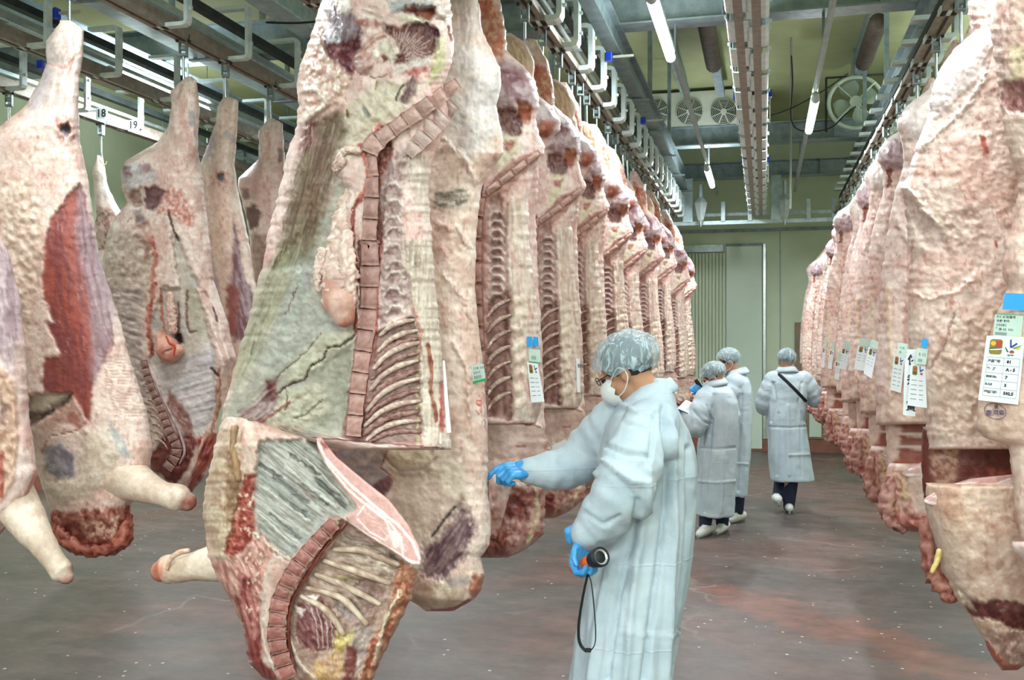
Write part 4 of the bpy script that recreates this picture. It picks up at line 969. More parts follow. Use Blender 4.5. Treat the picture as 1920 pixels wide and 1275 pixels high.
# the pale cut face between the ribs
def paint_C(p):
    p.c[:] = hx('#d9a9a2') * (.92 + .16 * fbm(p.x / 5, p.y / 5, 3, 3))[:, None]
    p.h *= .15
    fat = '#f2e4de'
    p.line(C5([(610, 130), (640, 200), (760, 330), (900, 450), (1000, 530), (1060, 600), (1100, 690)]), 3.2, fat, rough=1)
    p.line(C5([(640, 220), (760, 360), (840, 430), (960, 520), (1010, 590), (1020, 690)]), 2.4, fat, rough=1)
    p.line(C5([(720, 330), (830, 420), (940, 490)]), 1.2, fat, rough=1)
    p.line(C5([(800, 480), (840, 420), (930, 490), (960, 560), (930, 600), (860, 560), (800, 500)]), 1.5, fat, rough=1)
    p.poly(C5([(940, 540), (990, 560), (1010, 620), (980, 640)]), fat, soft=3, rough=2)
    p.line(C5([(720, 330), (800, 450), (780, 480), (760, 500)]), 2.2, '#c9a8a0', rough=1)
    p.line(C5([(760, 510), (860, 580), (960, 640), (1040, 690)]), 1.5, fat, rough=2)
    p.line(C5([(1030, 700), (1100, 715)]), 5, '#f4ebe4', rough=1)
    p.poly(C5([(610, 110), (720, 110), (700, 190), (640, 160)]), '#a9524a', '#c98a80', soft=5, streak=(80, 10, 3))
    for k in range(26):
        R = random.Random(k); a = R.uniform(0, 1); x = 700 + 330 * a; y = 280 + 330 * a + R.uniform(20, 60)
        p.line(C5([(x, y), (x + R.uniform(10, 30), y + R.uniform(10, 34))]), .8, '#efd8d2', amt=.7)
CLp = C5([(600, 105), (605, 150), (640, 230), (720, 340), (790, 430), (790, 450), (740, 488), (765, 520), (860, 590), (960, 650), (1030, 700), (1070, 722)])
CLp = sorted(CLp, key=lambda p: p[1])
CRp = C5([(625, 105), (700, 200), (850, 325), (950, 402), (1045, 525), (1100, 640), (1108, 690), (1100, 722)])
cf = body('rib_eye_face', H, CLp, CRp, Y0 - .175, .012, .10, paint_C, step=2.2, jit=.6, seed=6, lump=.001, endr=6, rnd=8, backcol='#e6d0c0')
# fore shank sticking out to the left
ptube('fore_shank', H, [(440, 1050), (400, 1055), (365, 1061), (340, 1065), (316, 1067), (304, 1070)], [44, 38, 30, 29, 31, 24], Y=[3.10, 3.10, 3.10, 3.11, 3.12, 3.12], col='#dccbb8', col2='#cbb5a0', endcol='#b0583e', n=24, sub=8, lump=.05, seed=3)
ptube('shank_tendon', H, [(352, 1032), (336, 1036), (320, 1048), (313, 1066)], [5, 6, 6, 4], Y=3.055, col='#d9bfa4', col2='#c99a80', n=8, lump=.1)
# flank edge bone strip
ptube('breastbone', H, C5([(205, 55), (205, 180), (225, 300)]), [8, 9, 8], b=fb, off=.005, col='#b08a68', col2='#8a6a4c', startcol='#f0ebe4', n=10, lump=.1)
hook(-1.19, 3.05, 'steel hook above the picture holding the biggest foreground carcass')

# ------------------------------------------------------------------ its other half right behind, fat side
Y0b = 3.44
HB = thing('beef_half', 'smooth fat-covered half hanging directly behind the biggest foreground carcass, with green edged slip', 'carcass', tuple(onY(860, -120, Y0b)), 'hanging beef halves')
def paint_HB(p):
    p.poly([(850, 60), (930, 110), (945, 170), (935, 250), (880, 300), (830, 250), (840, 130)], '#e6dcd6', '#d0c4c2', soft=20, ns=20)
    p.poly([(840, -150), (910, -150), (905, 60), (860, 90)], '#dccac0', '#c6b0a8', soft=10, streak=(90, 40, 4))
    p.poly(C5([(920, 150), (1000, 120), (1130, 160), (1180, 260), (1060, 300), (940, 260)]), '#d8c2a8', '#cdb49a', soft=18, dome=.02)
    p.line(C5([(920, 190), (1000, 270), (1120, 260), (1180, 200)]), 3, '#bfa088', h=-.008)
    p.poly(C5([(980, 260), (1300, 240), (1340, 400), (1200, 560), (1110, 620), (1040, 520), (960, 400)]), '#d4bda8', '#c6aa98', soft=14, ns=20)
    pu = C5([(1110, 640), (1200, 590), (1270, 480), (1300, 420), (1350, 480), (1370, 560), (1300, 700), (1220, 780), (1130, 790), (1100, 720)])
    p.poly(pu, '#64404a', '#8f6e70', soft=14, rough=9, streak=(125, 26, 4), h=-.014, sh=.008)
    p.line(C5([(1160, 580), (1220, 500), (1270, 440)]), 3, '#4c3c3c', h=-.008)
    p.poly(C5([(1230, 790), (1330, 770), (1350, 800), (1300, 850), (1240, 840)]), '#8a8088', '#a59a98', soft=6, amt=.7)
    p.poly(C5([(1060, 800), (1220, 820), (1350, 830), (1300, 900), (1200, 940), (1060, 930)]), '#d0b9a0', '#c09f86', soft=8)
    p.poly(C5([(1360, 760), (1420, 760), (1400, 860), (1350, 880), (1340, 820)]), '#cfa68a', '#b06a4c', soft=5, dome=.02)
    p.line(C5([(1340, 890), (1290, 920), (1220, 940), (1120, 945)]), 4, '#9a4a3c', rough=3)
    # purple gap patches seen left of the cut
    p.poly(C5([(600, 90), (735, 110), (720, 200), (650, 190)]), '#a4574c', '#c89488', soft=5, streak=(82, 24, 3))
    p.poly(C5([(700, 110), (940, 130), (930, 250), (960, 290), (920, 400), (880, 370), (760, 260), (700, 190)]), '#a99aa2', '#bfaaa6', soft=6, ns=12)
    p.poly(C5([(850, 340), (960, 280), (970, 320), (930, 400), (890, 380)]), '#6c4450', '#8f5a58', soft=4, streak=(60, 14, 3))
    p.line(C5([(950, 140), (930, 200), (910, 250), (960, 290)]), 1.8, '#a45a48', h=-.004)
    # raised folds of the fat, greyish wrinkle
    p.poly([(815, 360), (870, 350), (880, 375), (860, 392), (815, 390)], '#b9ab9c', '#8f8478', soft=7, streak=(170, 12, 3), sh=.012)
    p.line([(900, 690), (908, 760), (915, 830)], 2, '#c98c80', amt=.6, rough=4)
    for q in ([(830, 260), (870, 300), (895, 340)], [(820, 420), (860, 430), (890, 470)], [(835, 520), (870, 560), (893, 620)], [(850, 640), (880, 700), (880, 780)]):
        p.line(q, 5, None, h=.012, rough=8)
    p.line([(893, 745), (898, 742), (903, 745), (903, 758), (893, 758), (893, 745)], .7, '#d05a50', rough=.3)
    p.line([(893, 762), (903, 760), (903, 772), (897, 776), (893, 770)], .7, '#d05a50', rough=.3)
    p.line([(895, 752), (901, 752)], .7, '#d05a50', rough=.2)
    p.line([(904, 790), (908, 787), (911, 793), (909, 800), (905, 798), (904, 790)], .6, '#8a6f78', rough=.3)
BL = [(860, -130), (850, -60), (845, 0), (800, 60), (760, 160), (740, 300), (720, 500), (700, 700), (600, 820), (620, 860), (700, 950), (740, 1060), (760, 1120), (800, 1146)]
BR = [(895, -130), (900, -60), (897, 0), (905, 60), (922, 95), (936, 125), (941, 160), (930, 200), (942, 255), (944, 286), (928, 310), (903, 350), (894, 433), (893, 450), (891, 538), (896, 609), (905, 676), (910, 750), (916, 820), (914, 900), (914, 916), (921, 974), (919, 1021), (902, 1044), (909, 1079), (904, 1102), (888, 1125), (850, 1146)]
bb = body('fat_side', HB, BL, BR, Y0b, .12, .09, paint_HB, step=3, jit=2, seed=12, base=('#e4ccbe', '#d5b5a7', '#ecdace'), endb=18)
hook(-1.19, 3.45, 'steel hook above the picture holding the half behind the biggest one')

# ------------------------------------------------------------------ left row
def hip(p, x, y, s=1.0):
    p.poly([(x - 18 * s, y - 22 * s), (x + 6 * s, y - 26 * s), (x + 20 * s, y - 6 * s), (x + 18 * s, y + 22 * s), (x - 4 * s, y + 30 * s), (x - 20 * s, y + 10 * s)], '#c98a7c', '#e0bcae', soft=8 * s, ns=5, sh=.010)
    p.poly([(x - 8 * s, y - 10 * s), (x + 6 * s, y - 12 * s), (x + 10 * s, y + 6 * s), (x, y + 12 * s), (x - 9 * s, y + 4 * s)], '#3c3436', '#6f7680', soft=4 * s, h=-.022, rough=2)
Y1 = 4.076
L1 = thing('beef_half', 'large whole-legged half at the left with a broad red muscle patch on its flank', 'carcass', tuple(onY(130, 40, Y1)), 'hanging beef halves')
RED = C1([(300, 680), (250, 740), (190, 820), (165, 900), (160, 1020), (165, 1120), (200, 1200)]) + C2([(150, 80), (205, 190), (150, 200), (135, 280), (150, 315), (240, 318), (300, 420), (312, 280), (380, 150), (370, 60)]) + C1([(400, 1050), (350, 900), (320, 740)])
def paint_L1(p):
    p.poly([(80, 60), (160, 60), (160, 230), (50, 240), (60, 190)], '#e2cfc4', '#cbb6ae', soft=16, streak=(100, 50, 5), amt=.8)
    p.poly([(90, 110), (62, 180), (50, 200), (70, 215), (95, 150)], '#b7a4b0', '#cdbcc0', soft=12, amt=.8)
    p.line([(88, 118), (120, 128), (150, 100)], 3, '#d9a090', h=-.005, rough=4); p.line([(135, 60), (140, 100), (130, 130)], 2, '#c87060', rough=4, amt=.6)
    hip(p, 123, 243, 1.05)
    p.poly([(0, 340), (60, 330), (80, 400), (60, 620), (0, 640)], '#dcbca8', '#e9d0bc', soft=20, ns=9, sh=.012)
    p.poly(RED, '#a84c3c', '#8c4140', soft=5, rough=4, streak=(83, 60, 5), h=-.010)
    p.poly([(150, 345), (178, 430), (215, 560), (213, 640), (176, 715), (172, 640), (165, 540), (140, 430)], '#94767e', '#ab949c', soft=14, streak=(80, 60, 4), amt=.85)
    R = random.Random(4)
    for k in range(22):
        x = R.uniform(90, 195); y = R.uniform(385, 720); l = R.uniform(8, 30)
        p.line([(x, y), (x + l * .10, y + l)], .8, '#c09c98', rough=2, amt=.45)
    p.poly(C2([(140, 320), (240, 330), (300, 420), (270, 430), (160, 400)]), '#a96a5c', '#c89c8c', soft=8)
    p.poly(C2([(95, 325), (150, 318), (245, 318), (225, 350), (150, 400), (100, 425)]), '#584440', '#9c8c7c', soft=5, h=-.04)
    p.poly(C2([(105, 325), (150, 320), (220, 325), (150, 380), (100, 385)]), '#b9ae98', soft=6, h=.02)
    p.poly(C2([(140, 500), (200, 480), (245, 520), (255, 600), (190, 605), (150, 570)]), '#857a88', '#a09aa4', soft=6, rough=4, dome=.006)
    p.line(C2([(140, 510), (165, 460), (260, 440), (300, 400)]), 1.5, '#b06a54', h=-.004)
    p.poly(C2([(280, 440), (360, 430), (400, 520), (380, 600), (300, 660), (200, 690), (140, 620), (260, 600)]), '#dfcdb8', '#d2bda8', soft=14, dome=.02)
    p.poly(C2([(360, 400), (420, 480), (440, 530), (400, 520), (370, 470)]), '#a9b4b4', '#c4c4b8', soft=8, amt=.8)
    # folded skin muscle lines
    for k in range(18):
        y = 668 + k * 6.5
        p.line([(190 + k * 1.4, y + 4), (225, y), (258 + k * .9, y + 3)], 1.3, '#c9977c', h=-.006, rough=2, amt=.55)
    p.poly(C2([(180, 712), (330, 705), (440, 690), (440, 840), (360, 870), (240, 865), (180, 760)]), '#7a2c22', '#a8604c', soft=6, rough=5, ns=10, sh=.016)
    p.poly(C2([(270, 750), (400, 730), (380, 800), (290, 800)]), '#c99a80', '#8c4636', soft=6, ns=7)
L1L = [(112, 42), (85, 78), (88, 118), (75, 150), (50, 196), (0, 236), (-60, 280), (-100, 400), (-100, 600), (-40, 740), (20, 800), (60, 850), (73, 896), (93, 953), (120, 1020), (150, 1042)]
L1R = [(132, 38), (158, 55), (156, 100), (150, 136), (147, 200), (150, 266), (166, 341), (178, 427), (186, 477), (201, 527), (226, 602), (241, 661), (258, 717), (275, 768), (287, 840), (280, 878), (262, 920), (246, 950), (247, 1020), (215, 1042)]
l1 = body('side', L1, L1L, L1R, Y1, .16, .10, paint_L1, step=3, jit=1.5, seed=31, base=('#e6cdc0', '#d8b5a8', '#ecd9ce'), lump=.005, endr=14)
ptube('fore_shank', L1, [(160, 870), (225, 892), (270, 912), (305, 926), (335, 934), (350, 940)], [72, 52, 35, 26, 29, 21], Y=[4.13, 4.02, 3.95, 3.92, 3.92, 3.93], col='#e2d0bd', col2='#d4bda8', endcol='#9c4434', n=24, sub=8, lump=.04, seed=5)
ptube('neck_meat', L1, [(103, 962), (118, 1005), (150, 1026), (198, 1030), (232, 1008), (240, 970)], [10, 15, 15, 14, 15, 11], Y=[4.0, 3.96, 3.95, 3.95, 3.97, 4.0], col='#7a2e26', col2='#a8604e', lump=.4, lf=1.8, n=18, sub=8, seed=3)
hook(-3.24, 4.08, 'steel hook holding the left half with the broad red patch', group=None)

Yn = 3.53
L0 = thing('beef_half', 'half cut off by the left picture edge, purple flank above a drooping foreleg', 'carcass', tuple(onY(-40, 300, Yn)), 'hanging beef halves')
def paint_L0(p):
    p.poly([(-40, 440), (30, 470), (45, 600), (20, 700), (-20, 640)], '#a4848c', '#c4aab0', soft=14, streak=(80, 50, 5))
    p.poly([(0, 690), (30, 720), (30, 860), (0, 940), (-40, 900)], '#b98a72', '#d6b096', soft=8, ns=8, sh=.012)
    p.line([(0, 690), (24, 740), (30, 820), (22, 900), (0, 940)], 4, '#d6a88c', h=.012)
    p.poly([(0, 740), (14, 760), (10, 800), (0, 800)], '#8c6a62', soft=5); p.line([(2, 850), (4, 930)], 5, '#a84c34', rough=3)
    p.line([(70, 880), (50, 930), (20, 980), (0, 1005)], 5, '#b8563c', rough=4, amt=.7)
l0 = body('side', L0, [(-90, 300), (-140, 420), (-160, 700), (-140, 900), (-60, 1012)], [(-60, 300), (-5, 430), (18, 480), (38, 560), (48, 640), (52, 720), (56, 790), (66, 850), (70, 890), (52, 930), (30, 965), (0, 1004), (-30, 1012)], Yn, .13, .1, paint_L0, step=4, jit=2, seed=35)
ptube('fore_shank', L0, [(12, 915), (50, 975), (80, 1020), (102, 1052), (116, 1072), (124, 1081)], [50, 41, 29, 23, 25, 17], Y=[3.54, 3.48, 3.44, 3.44, 3.44, 3.44], col='#dfcdbb', col2='#ccb6a2', endcol='#a04a38', n=22, sub=8, lump=.05, seed=6)
hook(-3.24, 3.5, 'steel hook above the left picture edge holding the cut off half', group=None)

Y3 = 5.04
L3 = thing('beef_half', 'left row half opened towards us with a hanging kidney and bright red vein', 'carcass', tuple(onY(345, 145, Y3)), 'hanging beef halves')
def paint_L3(p):
    p.line(CL([(500, 160), (480, 240), (520, 330), (560, 470)]), 7, '#d8978c', '#e0b0a4', rough=4, amt=.7)
    p.line(CL([(545, 220), (550, 280)]), 6, '#8d8c98', amt=.7); p.line(CL([(490, 60), (470, 130)]), 4, '#b98c6c', amt=.6)
    p.line(CL([(420, 130), (440, 300), (460, 460)]), 3, '#c9a090', h=.006, amt=.5)
    p.poly(CL([(145, 510), (240, 500), (330, 540), (340, 600), (250, 640), (180, 660), (145, 600)]), '#b0a4a8', '#cdc2c0', soft=8, ns=9)
    p.poly(CL([(150, 515), (185, 520), (200, 580), (160, 590)]), '#6c3c46', '#8f5a60', soft=5); p.poly(CL([(245, 515), (300, 510), (325, 555), (270, 560)]), '#8a5058', soft=6, amt=.8)
    p.poly(CL([(270, 640), (360, 630), (415, 680), (400, 740), (330, 780), (280, 760)]), '#5c3438', '#744a4a', soft=5, h=-.014)
    p.poly(CL([(190, 660), (260, 640), (270, 740), (220, 750), (180, 700)]), '#7d4c48', '#a87c72', soft=6, ns=5, h=-.01)
    p.poly(CL([(90, 800), (180, 770), (300, 830), (330, 960), (260, 900), (120, 850)]), '#c99a8c', '#e0c0b0', soft=6, ns=5, sh=.012)
    p.poly(CL([(200, 770), (260, 760), (290, 850), (240, 870)]), '#6a4a50', soft=7, amt=.8)
    p.poly(CL([(400, 640), (480, 640), (560, 780), (560, 850), (500, 860), (430, 790), (340, 800)]), '#e2bcae', '#c87c6c', soft=6, ns=5, sh=.012)
    p.poly(CL([(30, 860), (250, 900), (330, 1000), (310, 1275), (60, 1275), (30, 1000)]), '#b59a88', '#cdb6a6', soft=8, ns=7, sh=.014)
    p.line(CL([(230, 920), (300, 960), (290, 1040)]), 5, '#8c5248', rough=4, amt=.7)
    # cavity and flap
    p.poly(CL([(430, 900), (470, 930), (560, 1150), (640, 1275)]) + CM([(640, 100), (700, 330), (720, 600), (720, 800), (600, 890), (400, 650), (330, 450), (330, 200), (400, 0), (500, 0)]), '#c9bcae', '#b8b0a6', soft=7, h=-.03, ns=24)
    p.poly(CM([(540, 0), (600, 0), (660, 120), (700, 300), (560, 260)]), '#a9a28a', '#bdb49e', soft=9)
    p.poly(CM([(340, 470), (540, 420), (700, 330), (715, 780), (600, 870), (470, 700)]), '#d6ccca', '#c2babc', soft=9, streak=(165, 50, 5), sh=.008)
    p.line(CM([(490, 90), (500, 170), (490, 260)]), 2.2, '#7a4434', h=-.008); p.line(CM([(545, 20), (540, 200), (560, 270), (600, 255)]), 2.2, '#7c5444', h=-.01)
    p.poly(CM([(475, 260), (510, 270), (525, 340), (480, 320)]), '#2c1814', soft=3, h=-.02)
    p.poly(CM([(430, 600), (500, 680), (580, 800), (590, 880), (520, 860), (430, 720)]), '#a87c70', '#8c5850', soft=5, ns=6)
    p.poly(CM([(420, 880), (580, 870), (600, 930), (560, 1080), (470, 1180), (330, 1090), (320, 1000)]), '#6c2420', '#8c3c34', soft=6, ns=7, h=-.012, sh=.012)
    p.poly(CM([(600, 890), (700, 850), (740, 900), (700, 1040), (560, 1230), (540, 1200), (600, 1050)]), '#8c2c24', '#b85a48', soft=5, streak=(120, 30, 4), sh=.016)
    p.line(CM([(640, 900), (600, 1020), (545, 1180)]), 2.2, '#dca894', h=.008)
    p.line(CM([(735, 500), (730, 700), (700, 830), (650, 900)]), 5, '#a8604c', '#c4937c', rough=4)
    p.poly(CM([(600, 0), (680, 0), (835, 400), (760, 560), (700, 350), (640, 120)]), '#e9d2c4', '#d4aea2', soft=4, h=.014, streak=(70, 30, 4), sh=.006)
    p.line(CM([(700, 120), (725, 200)]), 2, '#5c3438', h=-.004); p.line(CM([(690, 480), (730, 520)]), 3, '#4c2c2c', h=-.006)
    p.line(CL([(410, 780), (440, 880), (470, 940)]), 2.4, '#6b4a48', h=-.01)
    # feather bone side
    p.poly(CM([(100, 0), (290, 0), (270, 400), (330, 700), (330, 1000), (220, 450), (130, 200)]), '#b39c96', '#c9b4ac', soft=5, streak=(20, 12, 4), sh=.016)
    p.line(CL([(310, 930), (340, 1040), (330, 1160), (320, 1275)]) + CM([(330, 60), (310, 200), (325, 300), (330, 400)]), 4.5, '#a03a2c', '#c87a66', h=.004, rough=6)
    p.line(CM([(385, 0), (400, 180), (430, 300)]), 3, '#b8654e', h=.003, rough=5)
L3L = [(352, 143), (341, 150), (320, 171), (321, 201), (316, 236), (296, 266), (236, 301), (226, 321), (228, 351), (238, 381), (216, 407), (200, 440), (190, 500), (190, 600), (210, 700), (240, 800), (270, 860), (290, 895), (318, 918)]
L3R = [(358, 143), (369, 151), (374, 201), (371, 281), (381, 336), (384, 376), (394, 452), (401, 527), (427, 602), (434, 640), (443, 670), (430, 700), (420, 740), (409, 784), (404, 852), (387, 891), (359, 924)]
l3 = body('side', L3, L3L, L3R, Y3, .15, .1, paint_L3, step=2.6, jit=1.5, seed=41, base=('#e6d0c4', '#d2b2a6', '#eedfd4'), endr=10, sc=.8)
bricks('vertebra', L3, l3, CM([(285, 430), (300, 500), (330, 590), (370, 680), (410, 780), (440, 860), (480, 940), (470, 1010), (420, 1080)]), [13, 14, 15, 16, 17, 18, 20, 22, 22], 15, off=.008, thick=.014, gap=.1, col='#8c6660', col2='#b0908a', edge='#a85a4c', seed=13)
ptube('cartilage_edge', L3, CM([(345, 540), (400, 660), (460, 780), (510, 890), (530, 980), (500, 1050)]), [2, 2.4, 2.6, 3, 3, 2], b=l3, off=.008, col='#cdc0c0', col2='#a88c8c', n=7, lump=.1)
segs = [tuple(CM([(285 + 8 * k, 520 + 48 * k), (330 + 12 * k, 560 + 50 * k)])) for k in range(9)]
ribs('feather_bone', L3, l3, segs, 2.4, off=.006, col='#d2bcb4', col2='#a88680', seed=14)
lumpfat('kidney_fat', L3, None, CM([(440, 40), (450, 150), (460, 250)]), [7, 10, 9], 0, 44, Y=4.86, col='#e2c8ba', col2='#cda294')
ptube('kidney', L3, CM([(390, 290), (425, 350), (440, 390), (490, 370)]), [13, 24, 22, 13], Y=4.86, col='#dfa894', col2='#c98a78', n=18, lump=.06, seed=2)
ptube('blood_vein', L3, CM([(420, 290), (440, 330), (470, 350), (465, 400)]), [2, 2.6, 3, 1.6], Y=4.745, col='#d0482c', col2='#b8301c', n=8, lump=.1)
hook(-3.24, 5.04, 'steel hook holding the opened half with the hanging kidney', group=None)

Y4 = 5.5
L4 = thing('beef_half', 'slim half behind the opened one in the left row, purple striped flank', 'carcass', tuple(onY(425, 180, Y4)), 'hanging beef halves')
def paint_L4(p):
    hip(p, 415, 333, .7)
    p.line([(425, 250), (437, 262)], 7, '#a9a4ae', amt=.6); p.poly([(385, 270), (410, 240), (400, 290), (380, 300)], '#b8a4b4', soft=10, amt=.7)
    p.poly([(437, 400), (445, 430), (455, 500), (478, 560), (470, 640), (440, 640), (425, 560), (436, 500)], '#7c5058', '#a88c94', soft=5, streak=(80, 40, 4))
    p.poly([(425, 530), (450, 540), (440, 640), (428, 620)], '#a45a50', '#8c4c4c', soft=6, streak=(80, 40, 4))
    p.poly([(393, 450), (410, 540), (425, 640), (400, 560)], '#a08a9c', '#b8a4b4', soft=6, streak=(75, 40, 4))
l4 = body('side', L4, [(418, 183), (407, 201), (404, 231), (386, 281), (374, 311), (370, 400), (380, 500), (395, 600), (410, 700), (430, 900), (445, 985)], [(427, 181), (447, 188), (445, 241), (440, 311), (447, 361), (466, 445), (470, 470), (478, 527), (500, 600), (520, 750), (530, 900), (500, 990)], Y4, .13, .09, paint_L4, step=3.2, jit=1.2, seed=51, base=('#ead2c2', '#dcbcac', '#efdfd2'), endr=9, sc=.8)
hook(-3.24, 5.5, 'steel hook holding the slim purple flanked half', group=None)
Y5 = 6.08
L5 = thing('beef_half', 'half furthest right in the left row, partly hidden by the big foreground carcass', 'carcass', tuple(onY(510, 225, Y5)), 'hanging beef halves')
def paint_L5(p):
    p.line([(500, 300), (505, 270), (500, 250)], 4, '#d08c80', amt=.6, rough=3); p.line([(524, 280), (526, 300)], 4, '#6c6474', amt=.7)
    p.poly([(452, 350), (468, 355), (466, 375), (454, 372)], '#8c5c62', soft=4); p.poly([(460, 388), (480, 384), (492, 400), (486, 425), (470, 430), (462, 415)], '#5e3034', '#7c4c48', soft=4, h=-.012)
    p.line([(472, 470), (480, 520), (480, 560)], 4, '#a84838', rough=3); p.poly([(470, 440), (500, 440), (500, 560), (476, 560)], '#b8988c', '#a8786c', soft=6, ns=6, sh=.01)
l5 = body('side', L5, [(503, 223), (484, 246), (487, 296), (447, 334), (446, 352), (455, 381), (467, 437), (472, 482), (478, 532), (490, 700), (500, 900), (520, 950)], [(512, 221), (530, 231), (534, 300), (548, 380), (570, 480), (590, 600), (600, 800), (560, 950)], Y5, .13, .09, paint_L5, step=3.5, jit=1.2, seed=55, endr=9, sc=.8)
hook(-3.24, 6.08, 'steel hook holding the half beside the big foreground carcass', group=None)
Y2 = 6.79
L2 = thing('beef_half', 'small looking far half hung by a thin tendon, between two nearer left ones', 'carcass', tuple(onY(187, 292, Y2)), 'hanging beef halves')
def paint_L2(p):
    p.poly([(180, 385), (210, 390), (225, 420), (230, 470), (180, 470)], '#8c5a4c', '#c4a496', soft=6, ns=6, sh=.012)
    p.poly([(185, 330), (205, 340), (215, 380), (190, 370)], '#e9e0d8', '#cfc6c4', soft=8)
l2 = body('side', L2, [(182, 292), (173, 318), (176, 360), (181, 402), (172, 460), (170, 600), (180, 800), (200, 900)], [(188, 291), (195, 306), (201, 346), (214, 375), (226, 396), (240, 430), (262, 500), (280, 600), (290, 800), (260, 900)], Y2, .12, .09, paint_L2, step=3.5, jit=1, seed=57, endr=8, sc=.7)
ptube('tendon', L2, [(188, 300), (196, 310), (200, 303)], [2.4, 1.8, .8], Y=6.7, col='#e9d6ac', col2='#dcc08c', n=6, lump=0)
hook(-5.1, 6.79, 'bent steel hook holding the small looking far half', group=None)
hook(-5.1, 7.6, 'empty straight hook right of the small looking far half', group=None)
hook(-5.1, 5.8, 'empty hook at the left picture edge under the far rail', group=None)
# ------------------------------------------------------------------ centre row: the halves behind the biggest one
YR = 3.96
def paint_R(p, knob=1):
    # leg, knee cap red, knob muscle, marbled hollow
    p.poly(CR([(90, -60), (150, -20), (235, 100), (215, 300), (150, 240), (120, 160), (90, 60)]), '#d9a088', '#c46a48', soft=5, ns=8)
    p.poly(CR([(90, 0), (140, 10), (130, 80), (100, 60)]), '#b03a22', '#cf6a4c', soft=5)
    p.poly([(915, 125), (950, 112), (985, 130), (1010, 165), (1008, 205), (985, 210), (950, 205), (925, 190)], '#9a7278', '#b9a0a2', soft=8, dome=.035, ns=10)
    p.poly([(935, 130), (965, 125), (980, 150), (950, 165), (936, 155)], '#7a4450', '#96666c', soft=9)
    p.poly([(970, 190), (1002, 195), (990, 236), (968, 225)], '#9c4a2c', '#b06a48', soft=5, h=-.02)
    p.poly([(932, 205), (965, 205), (982, 235), (975, 255), (945, 256), (933, 235)], '#5c2c2c', '#8a5a52', soft=5, h=-.014, streak=(110, 8, 2))
    p.poly([(948, 252), (975, 255), (970, 285), (950, 310), (930, 330)], '#d8d0a8', '#e2d8bc', soft=6)
    p.poly([(945, 262), (968, 262), (960, 284), (944, 282)], '#a85a50', '#c9887c', soft=4, ns=5)
    # cut sacrum and column trough
    p.poly([(1000, 282), (1016, 290), (960, 350), (925, 380), (915, 440), (912, 780), (880, 780), (888, 420), (905, 360), (960, 300)], '#a86e62', '#bf8a7e', soft=4, h=.006)
    p.poly([(915, 380), (935, 360), (950, 420), (952, 560), (945, 780), (912, 780)], '#a87c72', '#c09a90', soft=5, ns=6, h=-.012)
    for k in range(10):
        y = 400 + k * 17
        p.line([(918, y + 6), (926, y - 3), (938, y - 2), (946, y + 7)], 2.2, '#dccac0', h=.009)
        p.poly([(922, y + 1), (938, y + 1), (940, y + 11), (920, y + 11)], '#8c605c', soft=4, h=-.008)
    p.poly([(914, 570), (958, 540), (962, 790), (912, 782)], '#7c4e46', '#9a6c62', soft=5, h=-.02)
    p.poly([(950, 380), (985, 360), (1000, 520), (1014, 640), (1018, 795), (962, 790), (956, 560)], '#dcc8b8', '#cdae9e', soft=5, h=.008, streak=(88, 40, 4), sh=.012)
    for k in range(8):
        y = 560 + 28 * k
        p.poly([(958, y), (985, y - 12), (990, y + 6), (962, y + 18)], '#d6bca6', '#e2d0ba', soft=6, dome=.012)
    for a, b in (((955, 470), (975, 500)), ((990, 560), (1000, 600)), ((975, 700), (990, 740))): p.line([a, b], 3, '#c07c70', rough=4, amt=.6)
    p.line([(905, 350), (893, 420), (898, 600), (906, 776)], 3, '#8c3026', h=-.008)
